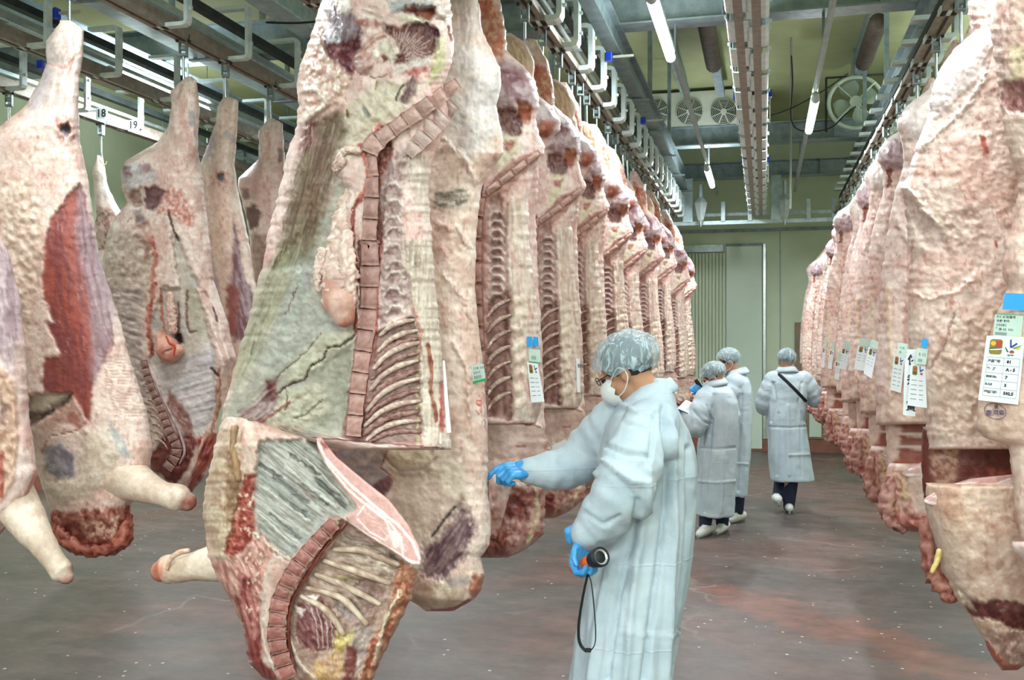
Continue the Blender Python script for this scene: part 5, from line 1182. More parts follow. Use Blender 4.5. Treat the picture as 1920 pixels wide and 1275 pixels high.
def make_R(seed, label):
    H = thing('beef_half', label, 'carcass', tuple(onY(905, -55, YR)), 'hanging beef halves')
    L = [(-58, 884), (-30, 878), (0, 882), (60, 880), (110, 870), (160, 840), (230, 810), (350, 790), (500, 770), (650, 755), (793, 750)]
    Rr = [(-58, 905), (-30, 922), (0, 937), (60, 949), (95, 950), (112, 968), (130, 988), (165, 1008), (200, 1011), (225, 1004), (256, 1012), (275, 1022), (288, 1020), (320, 1000), (370, 990), (440, 992), (518, 999), (616, 1011), (675, 1015), (754, 1017), (797, 1004)]
    b = body('loin_and_leg', H, [(x, y) for y, x in L], [(x, y) for y, x in Rr], YR, .15, .10, paint_R, step=3.4, jit=2.5, seed=seed, endr=9, endb=5, sc=.8)
    bricks('vertebra', H, b, [(905, 366), (896, 430), (895, 520), (898, 620), (903, 700), (907, 776)], [16, 20, 22, 22, 22, 20], 10, off=.006, thick=.014, gap=.09, col='#98685e', col2='#b0867c', edge='#a87266', seed=seed)
    bricks('sacral_vertebra', H, b, [(1012, 284), (975, 312), (940, 340), (912, 360)], [11, 14, 15, 16], 4, off=.006, thick=.016, gap=.02, col='#bc9288', col2='#cdaaa0', edge='#bb8a7e', seed=seed + 1)
    segs = [((914, 594 + 29 * k), (956, 562 + 29 * k)) for k in range(7)]
    ribs('rib', H, b, segs, 4.2, off=.006, col='#d6c1b3', col2='#b08e80', bow=.10, seed=seed + 3, flat=1.0)
    def paint_RF(p):
        p.poly([(760, 780), (1010, 780), (1026, 810), (1020, 868), (900, 890), (780, 860)], '#c2a294', '#b49284', soft=6, rough=2, ns=30)
        p.line([(915, 782), (1012, 800)], 2, '#8a4a3c')
        p.line([(1022, 800), (1026, 860), (1018, 960)], 4, '#c98c7c', rough=4)
        p.poly([(905, 860), (1020, 860), (1022, 920), (960, 940), (905, 920)], '#dcc4b4', '#c9a896', soft=9, ns=9, sh=.01)
        p.poly([(850, 930), (930, 915), (1024, 905), (1022, 1000), (1010, 1048), (850, 1048)], '#a0594a', '#c8988a', soft=9, ns=8, sh=.02)
        p.poly([(940, 930), (985, 920), (990, 965), (950, 975)], '#6a2620', '#8a3c30', soft=7)
        p.poly([(890, 1000), (950, 990), (945, 1046), (900, 1046)], '#74281e', '#a85a44', soft=6, ns=6)
        p.line([(1000, 880), (1010, 960), (990, 1020)], 4, '#d8b890', rough=4)
        p.line([(968, 838), (985, 835)], 2, '#8c4a34', rough=2)
    f = body('forequarter', H, [(770, 782), (765, 850), (790, 950), (840, 1010), (890, 1046)], [(1005, 782), (1020, 805), (1026, 850), (1024, 930), (1020, 1000), (985, 1030), (950, 1046)], YR + .03, .14, .10, paint_RF, step=3.6, jit=4, seed=seed + 2, endb=16, endr=6, sc=.8)
    if seed == 61:
        def pt_(p):
            p.line([(918, 888), (935, 886), (962, 906)], 4, '#f0e6e0', rough=1); p.poly([(915, 960), (940, 940), (945, 1010), (915, 1010)], '#a45c4a', '#c9988a', soft=6)
        body('cut_tip', H, [(921, 883), (917, 900), (916, 1010)], [(930, 883), (962, 905), (955, 930), (946, 965), (932, 1010)], 3.84, .05, .08, pt_, step=3, jit=1, seed=66, endr=7, sc=.7)
    return H
DR = [4.1, 5.1, 6.0, 7.0, 8.0, 9.2, 10.6, 11.7, 13.2]
KR = ['centre row half beside the outstretched blue glove, white tag with blue slip on its edge',
      'rib side half in the centre row just behind the one with the blue slip',
      'rib side half in the centre row right above the front inspector cap',
      'centre row rib side half, fourth behind the biggest foreground pair',
      'centre row rib side half, fifth behind the biggest foreground pair',
      'centre row rib side half, sixth behind the biggest foreground pair',
      'centre row rib side half, seventh behind the biggest foreground pair',
      'centre row rib side half, last but one before the far door',
      'last rib side half of the centre row, nearest the far door']
R0 = make_R(61, KR[0]); base = LOC[R0.name].copy(); rr = random.Random(3)
R0b = make_R(75, KR[1]); b1 = 5.1 / 4.1
def toD(root, b, D, lb, sc=1.0, rz=0, dx=0, D0=4.1):
    dy = (D - D0) * .965
    root.location = (b.x + dx, b.y + dy, b.z * 1.0); LOC[root.name] = Vector(root.location)
toD(R0b, base, DR[1], KR[1])
for k in range(2, 9):
    src = (R0, R0b)[k % 2]
    dup(src, (base.x + rr.uniform(-.02, .03) + (.05 if k > 6 else 0), base.y + (DR[k] - 4.1) * .965, base.z + rr.uniform(-.05, .04)), KR[k], scale=rr.uniform(.97, 1.02), rotz=rr.uniform(-.12, .08))
for k, D in enumerate(DR): hook(-1.19, YR + (D - 4.1) * .965, 'steel hook holding the %s rib side half of the centre row behind the biggest one' % ORD[k], group=None)
# fat-side partners between them: mostly their legs and rounded thighs show
Yq = 4.38
HQ = thing('beef_half', 'fat-covered half between the first two rib side halves of the centre row', 'carcass', tuple(onY(950, 60, Yq)), 'hanging beef halves')
def paint_Q(p):
    p.poly(CR([(215, 200), (260, 170), (375, 290), (370, 430), (300, 400), (225, 300)]), '#e2c8a8', '#cfa284', soft=6, streak=(70, 14, 3))
    p.poly([(940, 180), (1000, 175), (1050, 215), (1048, 250), (1010, 260), (960, 240)], '#cbb8b8', '#b09498', soft=9, dome=.03)
    p.poly([(1010, 225), (1045, 228), (1030, 262), (1010, 255)], '#b46a50', '#9c4a34', soft=5)
    p.poly([(840, 860), (1030, 870), (1010, 1030), (860, 1030)], '#a86050', '#cfa090', soft=10, ns=9, sh=.016)
QL = [(62, 950), (85, 940), (110, 942), (140, 930), (200, 890), (300, 850), (500, 830), (800, 820), (950, 850), (1035, 900)]
QR = [(62, 958), (80, 985), (110, 1000), (150, 1002), (180, 1010), (200, 1035), (225, 1050), (245, 1050), (262, 1030), (300, 1012), (400, 1005), (500, 1008), (600, 1014), (760, 1020), (900, 1026), (1000, 1010), (1035, 975)]
qb = body('fat_side', HQ, [(x, y) for y, x in QL], [(x, y) for y, x in QR], Yq, .11, .09, paint_Q, step=3.8, jit=2.5, seed=81, endr=12, sc=.8)
b0 = LOC[HQ.name].copy()
for k, D in enumerate((5.1, 6.0, 7.0, 8.0, 9.2)):
    dup(HQ, (b0.x + rr.uniform(-.02, .02), b0.y + (D - 4.1) * .965 - .0, b0.z + rr.uniform(-.04, .05)), 'fat-covered half hidden between the %s and %s rib side halves of the centre row' % (ORD[k + 1], ORD[k + 2]), scale=1.0, rotz=rr.uniform(-.1, .1))
for k, D in enumerate((4.1, 5.1, 6.0, 7.0, 8.0, 9.2)):
    hook(-1.19, Yq + (D - 4.1) * .965, 'steel hook holding the %s fat-covered half inside the centre row' % ORD[k], group=None)

# ------------------------------------------------------------------ right row
Yk = 3.57
K1 = thing('beef_half', 'wide fat-covered half at the right with a red cave and pale cut rib face below', 'carcass', tuple(onY(1870, -200, Yk)), 'hanging beef halves')
def paint_K1(p):
    p.poly([(1750, 180), (1790, 90), (1850, 45), (1870, 60), (1850, 140), (1800, 180), (1770, 215), (1745, 230)], '#f0e2dc', '#e4d0ca', soft=14, ns=14, dome=.02)
    p.line([(1716, 293), (1708, 336), (1690, 350), (1720, 372), (1735, 400), (1760, 420)], 6, '#efd6c8', h=.014, rough=6)
    p.line([(1850, 140), (1820, 190), (1780, 230), (1740, 265), (1712, 290)], 5, '#eed8ce', h=.012, rough=6)
    p.poly([(1690, 360), (1720, 390), (1770, 430), (1775, 470), (1740, 470), (1700, 400)], '#caa7a0', '#e0c4b8', soft=8, h=-.012, ns=9)
    p.line([(1840, 255), (1850, 285)], 5, '#b4563c', rough=5); p.line([(1867, 452), (1868, 462)], 2.5, '#b03c2c'); p.line([(1853, 615), (1852, 625)], 2, '#b8442e'); p.line([(1820, 730), (1822, 738)], 4, '#b04434'); p.line([(1783, 535), (1785, 580)], 4, '#c97c68', rough=5, amt=.7)
    p.line([(1820, 375), (1870, 370), (1908, 380)], 4, '#c8907c', rough=4, amt=.6); p.line([(1700, 545), (1740, 560), (1800, 545), (1830, 520)], 4, '#efc8b8', h=.012, rough=8)
    p.line([(1790, 590), (1770, 650), (1745, 690)], 3, '#b89080', h=-.012, rough=5)
    p.poly([(1760, 400), (1840, 380), (1850, 440), (1790, 480)], '#dfc2b4', '#c8a294', soft=14, ns=8, sh=.012)
    p.poly([(1745, 700), (1800, 600), (1880, 560), (1880, 830), (1760, 820)], '#cdaa96', '#dec2ac', soft=22, ns=10, sh=.012)
    p.poly([(1650, 640), (1700, 560), (1740, 640), (1740, 700), (1700, 740)], '#e8d0c0', '#d9b8a6', soft=10)
K1L = [(1840, -200), (1815, -150), (1805, -60), (1815, 20), (1818, 40), (1822, 62), (1790, 90), (1760, 130), (1747, 170), (1740, 215), (1722, 262), (1710, 300), (1700, 334), (1688, 352), (1698, 400), (1702, 450), (1706, 490), (1702, 552), (1703, 638), (1712, 700), (1730, 760), (1741, 826)]
K1R = [(1870, -200), (1900, -140), (1920, -40), (1960, 60), (2000, 200), (2010, 400), (2010, 600), (2005, 720), (1995, 843)]
k1 = body('fat_side', K1, K1L, K1R, Yk, .16, .10, paint_K1, step=2.8, jit=3, seed=91, base=('#e3c8bb', '#d8b2a5', '#ead6ca'), lump=.008, endb=4, red=.45)
def paint_K1c(p):
    p.c[:] = (hx('#6a3026') * (.7 + .6 * fbm(p.x / 14, p.y / 10, 4, 5))[:, None])
    p.poly([(1745, 830), (1800, 830), (1790, 920), (1745, 940)], '#b48a70', '#8a4e40', soft=8, ns=8)
    p.poly([(1830, 880), (1900, 880), (1900, 905), (1820, 905)], '#a0442c', '#7a2a1e', soft=8)
k1c = body('red_cave', K1, [(1728, 800), (1728, 878), (1731, 930), (1745, 980)], [(1980, 800), (1985, 980)], Yk + .05, .08, .05, paint_K1c, step=4, jit=2, seed=93, endr=10)
def paint_K1f(p):
    p.poly([(1752, 1000), (1960, 1000), (1960, 1120), (1870, 1140), (1800, 1100)], '#d6b8a2', '#c9a48e', soft=20, ns=16)
    p.poly(CV([(700, 870), (800, 930), (900, 920), (1100, 950), (1100, 1060), (980, 1055), (860, 1010), (760, 990)]), '#581c18', '#7a3a34', soft=6, rough=5, h=-.02, ns=8)
    p.poly(CV([(560, 500), (600, 680), (640, 800), (700, 900), (780, 960), (720, 780), (640, 560)]), '#d8bba6', soft=8)
    p.poly(CV([(820, 1050), (1000, 1060), (1100, 1070), (1000, 1230), (900, 1230), (850, 1150)]), '#a87c6c', '#c8a494', soft=7, ns=10, sh=.012)
    p.line(CV([(830, 1110), (880, 1180), (920, 1220), (975, 1215)]), 6, '#b0563e', h=.012)
    p.line(CV([(830, 650), (840, 780)]), 3, '#c08a74', rough=4, amt=.7)
K1fL = [(1735, 935), (1733, 950), (1745, 995), (1757, 1030), (1768, 1071), (1790, 1118), (1819, 1160), (1844, 1197), (1861, 1235), (1878, 1256)]
K1fR = [(1990, 905), (2000, 1000), (1990, 1150), (1950, 1230), (1907, 1257)]
k1f = body('forequarter', K1, K1fL, K1fR, Yk - .04, .17, .10, paint_K1f, step=2.8, jit=2.5, seed=95, base=('#dfc2ac', '#cfa68f', '#e4ccb8'), endr=10, endb=10)
def paint_K1e(p):
    p.c[:] = hx('#cfa49c') * (.9 + .2 * fbm(p.x / 4, p.y / 3, 3, 3))[:, None]; p.h *= .1
    f = '#f0e4e0'
    p.line(CV([(560, 478), (600, 488), (680, 488), (760, 452), (960, 385), (1200, 330)]), 3.4, f, rough=1)
    p.line(CV([(590, 450), (660, 472), (760, 440), (950, 375)]), 1.4, f, rough=2); p.line(CV([(600, 440), (650, 410), (740, 420), (730, 450), (650, 470)]), 1.4, f, rough=2)
    p.line(CV([(640, 405), (760, 395), (860, 400), (950, 370)]), 1.3, f, rough=2); p.poly(CV([(670, 415), (730, 405), (780, 425), (700, 445)]), '#a87068', '#c49088', soft=4)
    for k in range(24):
        R = random.Random(k); x, y = CV([(R.uniform(600, 1000), R.uniform(395, 450))])[0]; p.line([(x, y), (x + R.uniform(3, 8), y - R.uniform(0, 3))], .7, f, amt=.7, rough=1)
k1e = body('rib_eye_face', K1, CV([(1000, 350), (760, 374), (620, 420), (560, 460), (548, 478), (565, 490), (600, 496)])[::1], CV([(1280, 350), (1230, 400), (900, 430), (760, 466), (600, 498)])[:: 1], Yk - .12, .02, .10, paint_K1e, step=2.4, jit=.5, seed=96, lump=.001, endr=4, rnd=8, backcol='#e0c8b8')
ptube('neck_end', K1, CV([(560, 560), (575, 680), (595, 780), (640, 850), (670, 895)]), [9, 13, 14, 18, 15], Y=[3.60, 3.60, 3.58, 3.56, 3.55], col='#8c4436', col2='#b07868', lump=.42, lf=1.9, n=16, sub=7, seed=7)
ptube('yellow_ligament', K1, CV([(622, 700), (610, 750), (590, 790)]), [5, 5, 4], Y=3.44, col='#d9be58', col2='#e2d298', n=8, lump=.1)
hook(0.95, 3.57, 'steel hook above the picture holding the wide right half with the red cave', group=None)
# nearest right half, cut by the picture edge
Yj = 3.2
K0 = thing('beef_half', 'nearest right half cut by the right picture edge, large weight tag hanging on it', 'carcass', tuple(onY(1960, -200, Yj)), 'hanging beef halves')
def paint_K0(p):
    p.poly([(1876, 155), (1925, 150), (1925, 215), (1890, 205), (1879, 190)], '#7a3c38', '#a8706a', soft=6, h=-.02, ns=7)
    p.poly([(1870, 0), (1900, 0), (1900, 150), (1872, 160)], '#e0c4b8', '#c99c90', soft=9, streak=(85, 20, 4)); p.poly([(1890, 90), (1925, 80), (1925, 150), (1895, 150)], '#d8c09c', soft=9)
    p.poly([(1835, 640), (1925, 540), (1925, 840), (1832, 820)], '#d9b8a4', '#cfa992', soft=15)
K0L = [(1900, -200), (1880, -100), (1862, 0), (1856, 60), (1866, 120), (1876, 200), (1890, 280), (1906, 330), (1908, 360), (1901, 414), (1884, 457), (1880, 509), (1887, 543), (1867, 595), (1853, 638), (1840, 724), (1832, 768), (1831, 806), (1850, 822), (1888, 834), (1892, 850), (1899, 908), (1903, 950), (1913, 1000), (1925, 1060)]
K0R = [(1940, -200), (1990, -100), (2100, 100), (2200, 300), (2230, 800), (2220, 1060)]
k0 = body('fat_side', K0, K0L, K0R, Yj, .10, .1, paint_K0, step=4, jit=2.5, seed=97, base=('#e2c7b9', '#d4ae9f', '#e9d4c6'), lump=.008, endb=6)
kf0 = body('forequarter', K0, [(1896, 1015), (1898, 1034), (1918, 1050), (1940, 1200), (2000, 1340)], [(2200, 1015), (2210, 1200), (2150, 1340)], Yj - .08, .12, .1, None, step=6, jit=1, seed=98, endr=6)
hook(0.95, 3.2, 'steel hook above the picture holding the nearest right half', group=None)
# template for the receding rest
YK2 = 4.59
def make_K(seed, label, knob):
    K = thing('beef_half', label, 'carcass', tuple(onY(1850, -20, YK2)), 'hanging beef halves')
    def pk(p):
        p.poly([(1690, 200), (1740, 170), (1790, 150), (1780, 250), (1700, 265)], '#efe2dc', '#ddc9c4', soft=9, dome=.025, ns=10)
        if knob:
            p.poly([(1682, 222), (1720, 196), (1756, 205), (1760, 245), (1730, 262), (1690, 262)], '#9c747c', '#b9a0a4', soft=7, ns=7, dome=.02)
            p.poly([(1700, 262), (1716, 262), (1712, 300), (1700, 300)], '#8c4430', soft=4, h=-.012)
        p.line([(1700, 280), (1685, 330), (1672, 390), (1690, 430), (1720, 470)], 6, '#eccfc2', h=.014, rough=6)
        p.poly([(1700, 300), (1760, 320), (1750, 420), (1700, 400)], '#cf9c90', '#e2bfb2', soft=9, ns=8, sh=.01)
        p.line([(1722, 330), (1712, 420), (1700, 560), (1690, 780)], 4, '#c79080', h=-.012, rough=5, amt=.7)
        p.line([(1665, 540), (1670, 680), (1668, 780)], 5, '#e8cfae', h=.01, rough=5, amt=.7)
        p.poly([(1648, 750), (1700, 740), (1760, 770), (1760, 800), (1648, 800)], '#d3ab98', '#e0c2b0', soft=9)
    L = [(1848, -22), (1835, 0), (1820, 40), (1800, 90), (1768, 130), (1735, 172), (1700, 198), (1684, 222), (1681, 242), (1692, 268), (1694, 310), (1676, 370), (1664, 430), (1652, 520), (1645, 600), (1640, 700), (1643, 797)]
    R_ = [(1860, -22), (1880, 20), (1895, 90), (1905, 200), (1905, 500), (1895, 797)]
    b = body('fat_side', K, L, R_, YK2, .15, .1, pk, step=3.6, jit=2.5, seed=seed, base=('#e2c7bd', '#d5afa4', '#e9d4cb'), lump=.008, endr=12, endb=5, sc=.8, red=.45)
    def pc(p):
        p.c[:] = hx('#8a4c40') * (.75 + .5 * fbm(p.x / 8, p.y / 8, 3, seed))[:, None]
        for y in (812, 836): p.line([(1670, y), (1730, y + 4)], 4, '#cdb4a6', h=.012)
        p.poly([(1655, 790), (1690, 800), (1684, 860), (1655, 880)], '#dcbcac', soft=6)
    c = body('red_cave', K, [(1660, 780), (1664, 900)], [(1880, 780), (1880, 900)], YK2 + .03, .09, .05, pc, step=4.5, jit=2, seed=seed + 1, endr=5, sc=.8)
    def pf(p):
        p.poly([(1655, 880), (1700, 880), (1715, 960), (1730, 1000), (1655, 1000)], '#b4705c', '#d2a592', soft=7, ns=6, sh=.016)
        p.poly([(1700, 890), (1900, 880), (1880, 970), (1720, 960)], '#dcbfae', '#cba693', soft=9)
        p.poly([(1670, 965), (1800, 955), (1800, 1000), (1690, 1000)], '#a0483a', '#c68070', soft=6, ns=6, sh=.012)
        p.line([(1700, 870), (1694, 900), (1698, 935)], 3, '#d8c880', rough=5, amt=.6); p.line([(1675, 890), (1671, 925)], 2.4, '#d8c880', rough=5, amt=.5)
    f = body('forequarter', K, [(1668, 868), (1656, 900), (1658, 950), (1664, 978), (1690, 997)], [(1890, 868), (1890, 950), (1800, 997)], YK2 - .02, .14, .1, pf, step=3.8, jit=3, seed=seed + 2, endr=6, endb=12, sc=.8)
    ptube('neck_end', K, [(1672, 900), (1664, 940), (1670, 972), (1690, 990)], [10, 14, 14, 11], Y=4.5, col='#96584e', col2='#bf9084', lump=.42, lf=1.9, n=14, sub=6, seed=seed)
    def pe(p):
        p.c[:] = hx('#d0a69e') * (.9 + .2 * fbm(p.x / 3, p.y / 3, 2, 3))[:, None]; p.h *= .1
        p.line([(1690, 890), (1720, 893), (1800, 880), (1900, 868)], 3, '#f2e6e2', rough=1); p.line([(1705, 880), (1740, 872), (1800, 872)], 1.4, '#f2e6e2', rough=1)
    e = body('rib_eye_face', K, [(1740, 862), (1708, 874), (1690, 886), (1694, 893), (1720, 897)], [(1900, 862), (1890, 876), (1800, 888), (1722, 897)], YK2 - .13, .02, .10, pe, step=3, jit=.5, seed=seed + 4, lump=.001, endr=3, rnd=8, backcol='#e0c8b8')
    return K
LK = ['right row half bearing the long character card, just behind the wide one',
      'right row half with a dark purple muscle knob at its top, third from the camera'] + [
      'right row half, %s from the camera' % q for q in ('fourth', 'fifth', 'sixth', 'seventh', 'eighth', 'ninth', 'tenth', 'eleventh')] + ['last half of the right row, nearest the far wall']
KA = make_K(101, LK[0], False); KB = make_K(111, LK[1], True)
bk = LOC[KA.name].copy()
DK = [4.3, 5.0, 5.7, 6.4, 7.2, 8.0, 8.9, 9.9, 11.0, 12.2, 13.2]
KB.location = (bk.x, bk.y + .7 * 1.06, bk.z); LOC[KB.name] = Vector(KB.location)
for k in range(2, 11):
    dup((KA, KB)[k % 2], (bk.x + rr.uniform(-.03, .05), bk.y + (DK[k] - 4.3) * 1.03, bk.z + rr.uniform(-.06, .05)), LK[k], scale=rr.uniform(.96, 1.02), rotz=rr.uniform(-.1, .12))
for k in range(11): hook(0.95, YK2 + (DK[k] - 4.3) * 1.03, 'steel hook holding the %s half of the right row' % ORD[k + 2], group=None)
# idle hooks visible over the rows
for y, lb in ((6.5, 'idle straight hook over the centre row, nearer one'), (8.6, 'idle straight hook over the far part of the centre row')): hook(-1.19, y, lb, group=None)
# ================================================================== PEOPLE
Rv = Vector((ca, sa, 0)); Fv = Vector((-sa, ca, 0)); Zv = Vector((0, 0, 1))
def coat_mat():
    m, nt, b = new_mat('white_nonwoven'); L = nt.links.new
    tc = N(nt, 'ShaderNodeTexCoord'); src = tc.outputs['Object']
    n = N(nt, 'ShaderNodeTexNoise', Scale=9, Detail=6); L(src, n.inputs['Vector'])
    r = N(nt, 'ShaderNodeValToRGB'); L(n.outputs['Fac'], r.inputs[0]); r.color_ramp.elements[0].position = .3; r.color_ramp.elements[1].position = .7
    r.color_ramp.elements[0].color = (*hx('#a6b7c1'), 1); r.color_ramp.elements[1].color = (*hx('#bccad2'), 1); L(r.outputs[0], b.inputs['Base Color'])
    b.inputs['Roughness'].default_value = .62
    sx = N(nt, 'ShaderNodeSeparateXYZ'); L(src, sx.inputs[0])
    hs = []
    for ax, per in ((2, .29), (0, .21)):
        ad = N(nt, 'ShaderNodeMath', operation='ADD'); ad.inputs[1].default_value = 10.07; L(sx.outputs[ax], ad.inputs[0])
        pp = N(nt, 'ShaderNodeMath', operation='PINGPONG'); pp.inputs[1].default_value = per / 2; L(ad.outputs[0], pp.inputs[0])
        mr = N(nt, 'ShaderNodeMapRange'); mr.inputs[1].default_value = 0; mr.inputs[2].default_value = .005; mr.inputs[3].default_value = .45 if ax == 2 else .25; mr.inputs[4].default_value = 0; L(pp.outputs[0], mr.inputs[0]); hs.append(mr)
    s1 = N(nt, 'ShaderNodeMath', operation='ADD'); L(hs[0].outputs[0], s1.inputs[0]); L(hs[1].outputs[0], s1.inputs[1])
    n2 = N(nt, 'ShaderNodeTexNoise', Scale=11, Detail=3, Distortion=1.5); L(src, n2.inputs['Vector'])
    s2 = N(nt, 'ShaderNodeMath', operation='MULTIPLY_ADD'); s2.inputs[1].default_value = 1.6; L(n2.outputs['Fac'], s2.inputs[0]); L(s1.outputs[0], s2.inputs[2])
    bp = N(nt, 'ShaderNodeBump', Strength=.35, Distance=.006); L(s2.outputs[0], bp.inputs['Height']); L(bp.outputs[0], b.inputs['Normal'])
    return m
M['coat'] = coat_mat()
M['skin'] = noise_mat('skin', '#a9785c', '#bd8d70', 12, .5, 0, .05, 120)
M['hair'] = noise_mat('black_hair', '#100e0e', '#241f1d', 50, .5, 0, .3, 160)
M['glove'] = noise_mat('blue_nitrile', '#2f86c6', '#4fa2da', 20, .33, 0, .12, 60)
M['mask'] = noise_mat('white_mask', '#d4dbdd', '#e2e8e9', 30, .7, 0, .1, 90)
M['navy'] = noise_mat('navy_trousers', '#141a30', '#202843', 14, .8, 0, .1, 60)
M['shoe'] = noise_mat('white_shoe', '#c8cac6', '#dddedb', 14, .5)
M['sole'] = plain('grey_sole', '#8c9494', .7)
M['orange'] = plain('orange_plastic', '#e0641a', .38)
M['lens'] = plain('lens_reflector', '#cfd6d8', .12, .6)
M['paper'] = noise_mat('white_paper', '#dfe6ea', '#e9eef0', 5, .6)
def net_mat():
    m, nt, b = new_mat('hairnet_film'); L = nt.links.new
    tc = N(nt, 'ShaderNodeTexCoord')
    mp = N(nt, 'ShaderNodeMapping'); mp.inputs['Scale'].default_value = (30, 30, 9); L(tc.outputs['Object'], mp.inputs[0])
    n = N(nt, 'ShaderNodeTexNoise', Scale=1.4, Detail=4, Distortion=2.2); L(mp.outputs[0], n.inputs['Vector'])
    w = N(nt, 'ShaderNodeMapRange'); w.inputs[1].default_value = .50; w.inputs[2].default_value = .66; w.inputs[3].default_value = .38; w.inputs[4].default_value = .95; L(n.outputs['Fac'], w.inputs[0])
    b.inputs['Base Color'].default_value = (*hx('#b9ced6'), 1); b.inputs['Roughness'].default_value = .5
    L(w.outputs[0], b.inputs['Alpha'])
    bp = N(nt, 'ShaderNodeBump', Strength=.6, Distance=.01); L(n.outputs['Fac'], bp.inputs['Height']); L(bp.outputs[0], b.inputs['Normal'])
    return m
M['net'] = net_mat()
def ellip(c, ax, sub=3):
    bm = bmesh.new(); bmesh.ops.create_icosphere(bm, subdivisions=sub, radius=1)
    A = Matrix((ax[0], ax[1], ax[2])).transposed()
    V = [Vector(c) + A @ v.co for v in bm.verts]; F_ = [tuple(v.index for v in f.verts) for f in bm.faces]; bm.free()
    if A.determinant() < 0: F_ = [f[::-1] for f in F_]
    return V, F_
def blob(parts, voxel=.01, smooth=6, fac=.5):
    V = []; Fc = []
    for v, f in parts:
        o = len(V); V += [tuple(q) for q in v]; Fc += [tuple(i + o for i in g) for g in f]
    me = mesh_from(V, Fc); bm = bmesh.new(); bm.from_mesh(me); bmesh.ops.recalc_face_normals(bm, faces=bm.faces[:]); bm.to_mesh(me); bm.free()
    o = bpy.data.objects.new('tmp', me); COL.objects.link(o)
    r = o.modifiers.new('r', 'REMESH'); r.mode = 'VOXEL'; r.voxel_size = voxel
    if smooth: s = o.modifiers.new('s', 'SMOOTH'); s.iterations = smooth; s.factor = fac
    bpy.context.view_layer.update()
    out = bpy.data.meshes.new_from_object(o.evaluated_get(bpy.context.evaluated_depsgraph_get()))
    bpy.data.objects.remove(o); return out
def displace(me, fn):
    n = len(me.vertices); co = np.zeros(n * 3); me.vertices.foreach_get('co', co); co = co.reshape(-1, 3)
    nr = np.zeros(n * 3); me.vertices.foreach_get('normal', nr); nr = nr.reshape(-1, 3)
    me.vertices.foreach_set('co', (co + nr * fn(co)[:, None]).ravel()); me.update()
def loft(rows, D, n=36, pw=2.3, foldA=0, k=9, seed=0):
    """rows: (y, xl, xr, half depth, depth offset)"""
    V = []; F_ = []; rs = random.Random(seed); ph = [rs.uniform(0, 6.28) for _ in range(4)]
    for (y, xl, xr, hd, off) in rows:
        c = Vector(onD((xl + xr) / 2, y, D)); hw = (xr - xl) / 2 * D / F_PX
        for i in range(n):
            a = 2 * math.pi * i / n; cx, sy = math.cos(a), math.sin(a)
            cx = math.copysign(abs(cx) ** (2 / pw), cx); sy = math.copysign(abs(sy) ** (2 / pw), sy)
            V.append(c + Rv * (hw * cx) + Fv * (hd * sy + off))
    for r in range(len(rows) - 1):
        for i in range(n): F_.append((r * n + i, r * n + (i + 1) % n, (r + 1) * n + (i + 1) % n, (r + 1) * n + i))
    F_.append(tuple(range(n))); F_.append(tuple(reversed(range((len(rows) - 1) * n, len(rows) * n))))
    return V, F_
def pt(x, y, D): return Vector(onD(x, y, D))
def hand(wrist, d, pn, L=.175, curl=(50, 55, 60, 65), side=1, thumb=35, ts=1.12):
    """d: direction of the fingers, pn: palm normal, side: which side the thumb is"""
    d = Vector(d).normalized(); pn = Vector(pn); pn = (pn - d * pn.dot(d)).normalized(); s = d.cross(pn) * side
    P = []; pl = L * .5; w = Vector(wrist)
    for k in range(4):
        o = (k - 1.5) * .0195
        P.append(tube([w + s * (-o * .6), w + d * pl * .6 + s * (-o), w + d * pl + s * (-o)], [.016 * ts, .015 * ts, .0125 * ts], 10))
    for k, (ln, c) in enumerate(zip((.43, .49, .46, .36), curl)):
        o = -(k - 1.5) * .0215; p = w + d * pl + s * o; path = [p]; a = 0
        for j, (fr, cc) in enumerate(((.45, .75), (.32, 1.0), (.23, .8))):
            a += math.radians(c) * cc; dd = d * math.cos(a) + pn * math.sin(a) + s * (o * .6 if j == 0 else 0)
            p = p + dd * L * ln * fr * 1.1; path.append(p)
        P.append(tube(path, [.0105 * ts, .0100 * ts, .009 * ts, .0078 * ts], 10))
    t0 = w + d * pl * .25 + s * .028; a = math.radians(thumb)
    t1 = t0 + (d * math.cos(a) + s * math.sin(a)) * .035 + pn * .010; t2 = t1 + (d * .9 + s * .25 + pn * .5).normalized() * .03; t3 = t2 + (d * .8 - s * .1 + pn * .7).normalized() * .024
    P.append(tube([w + s * .012, t0, t1, t2, t3], [.016, .015, .012, .0105, .0085], 10))
    return P
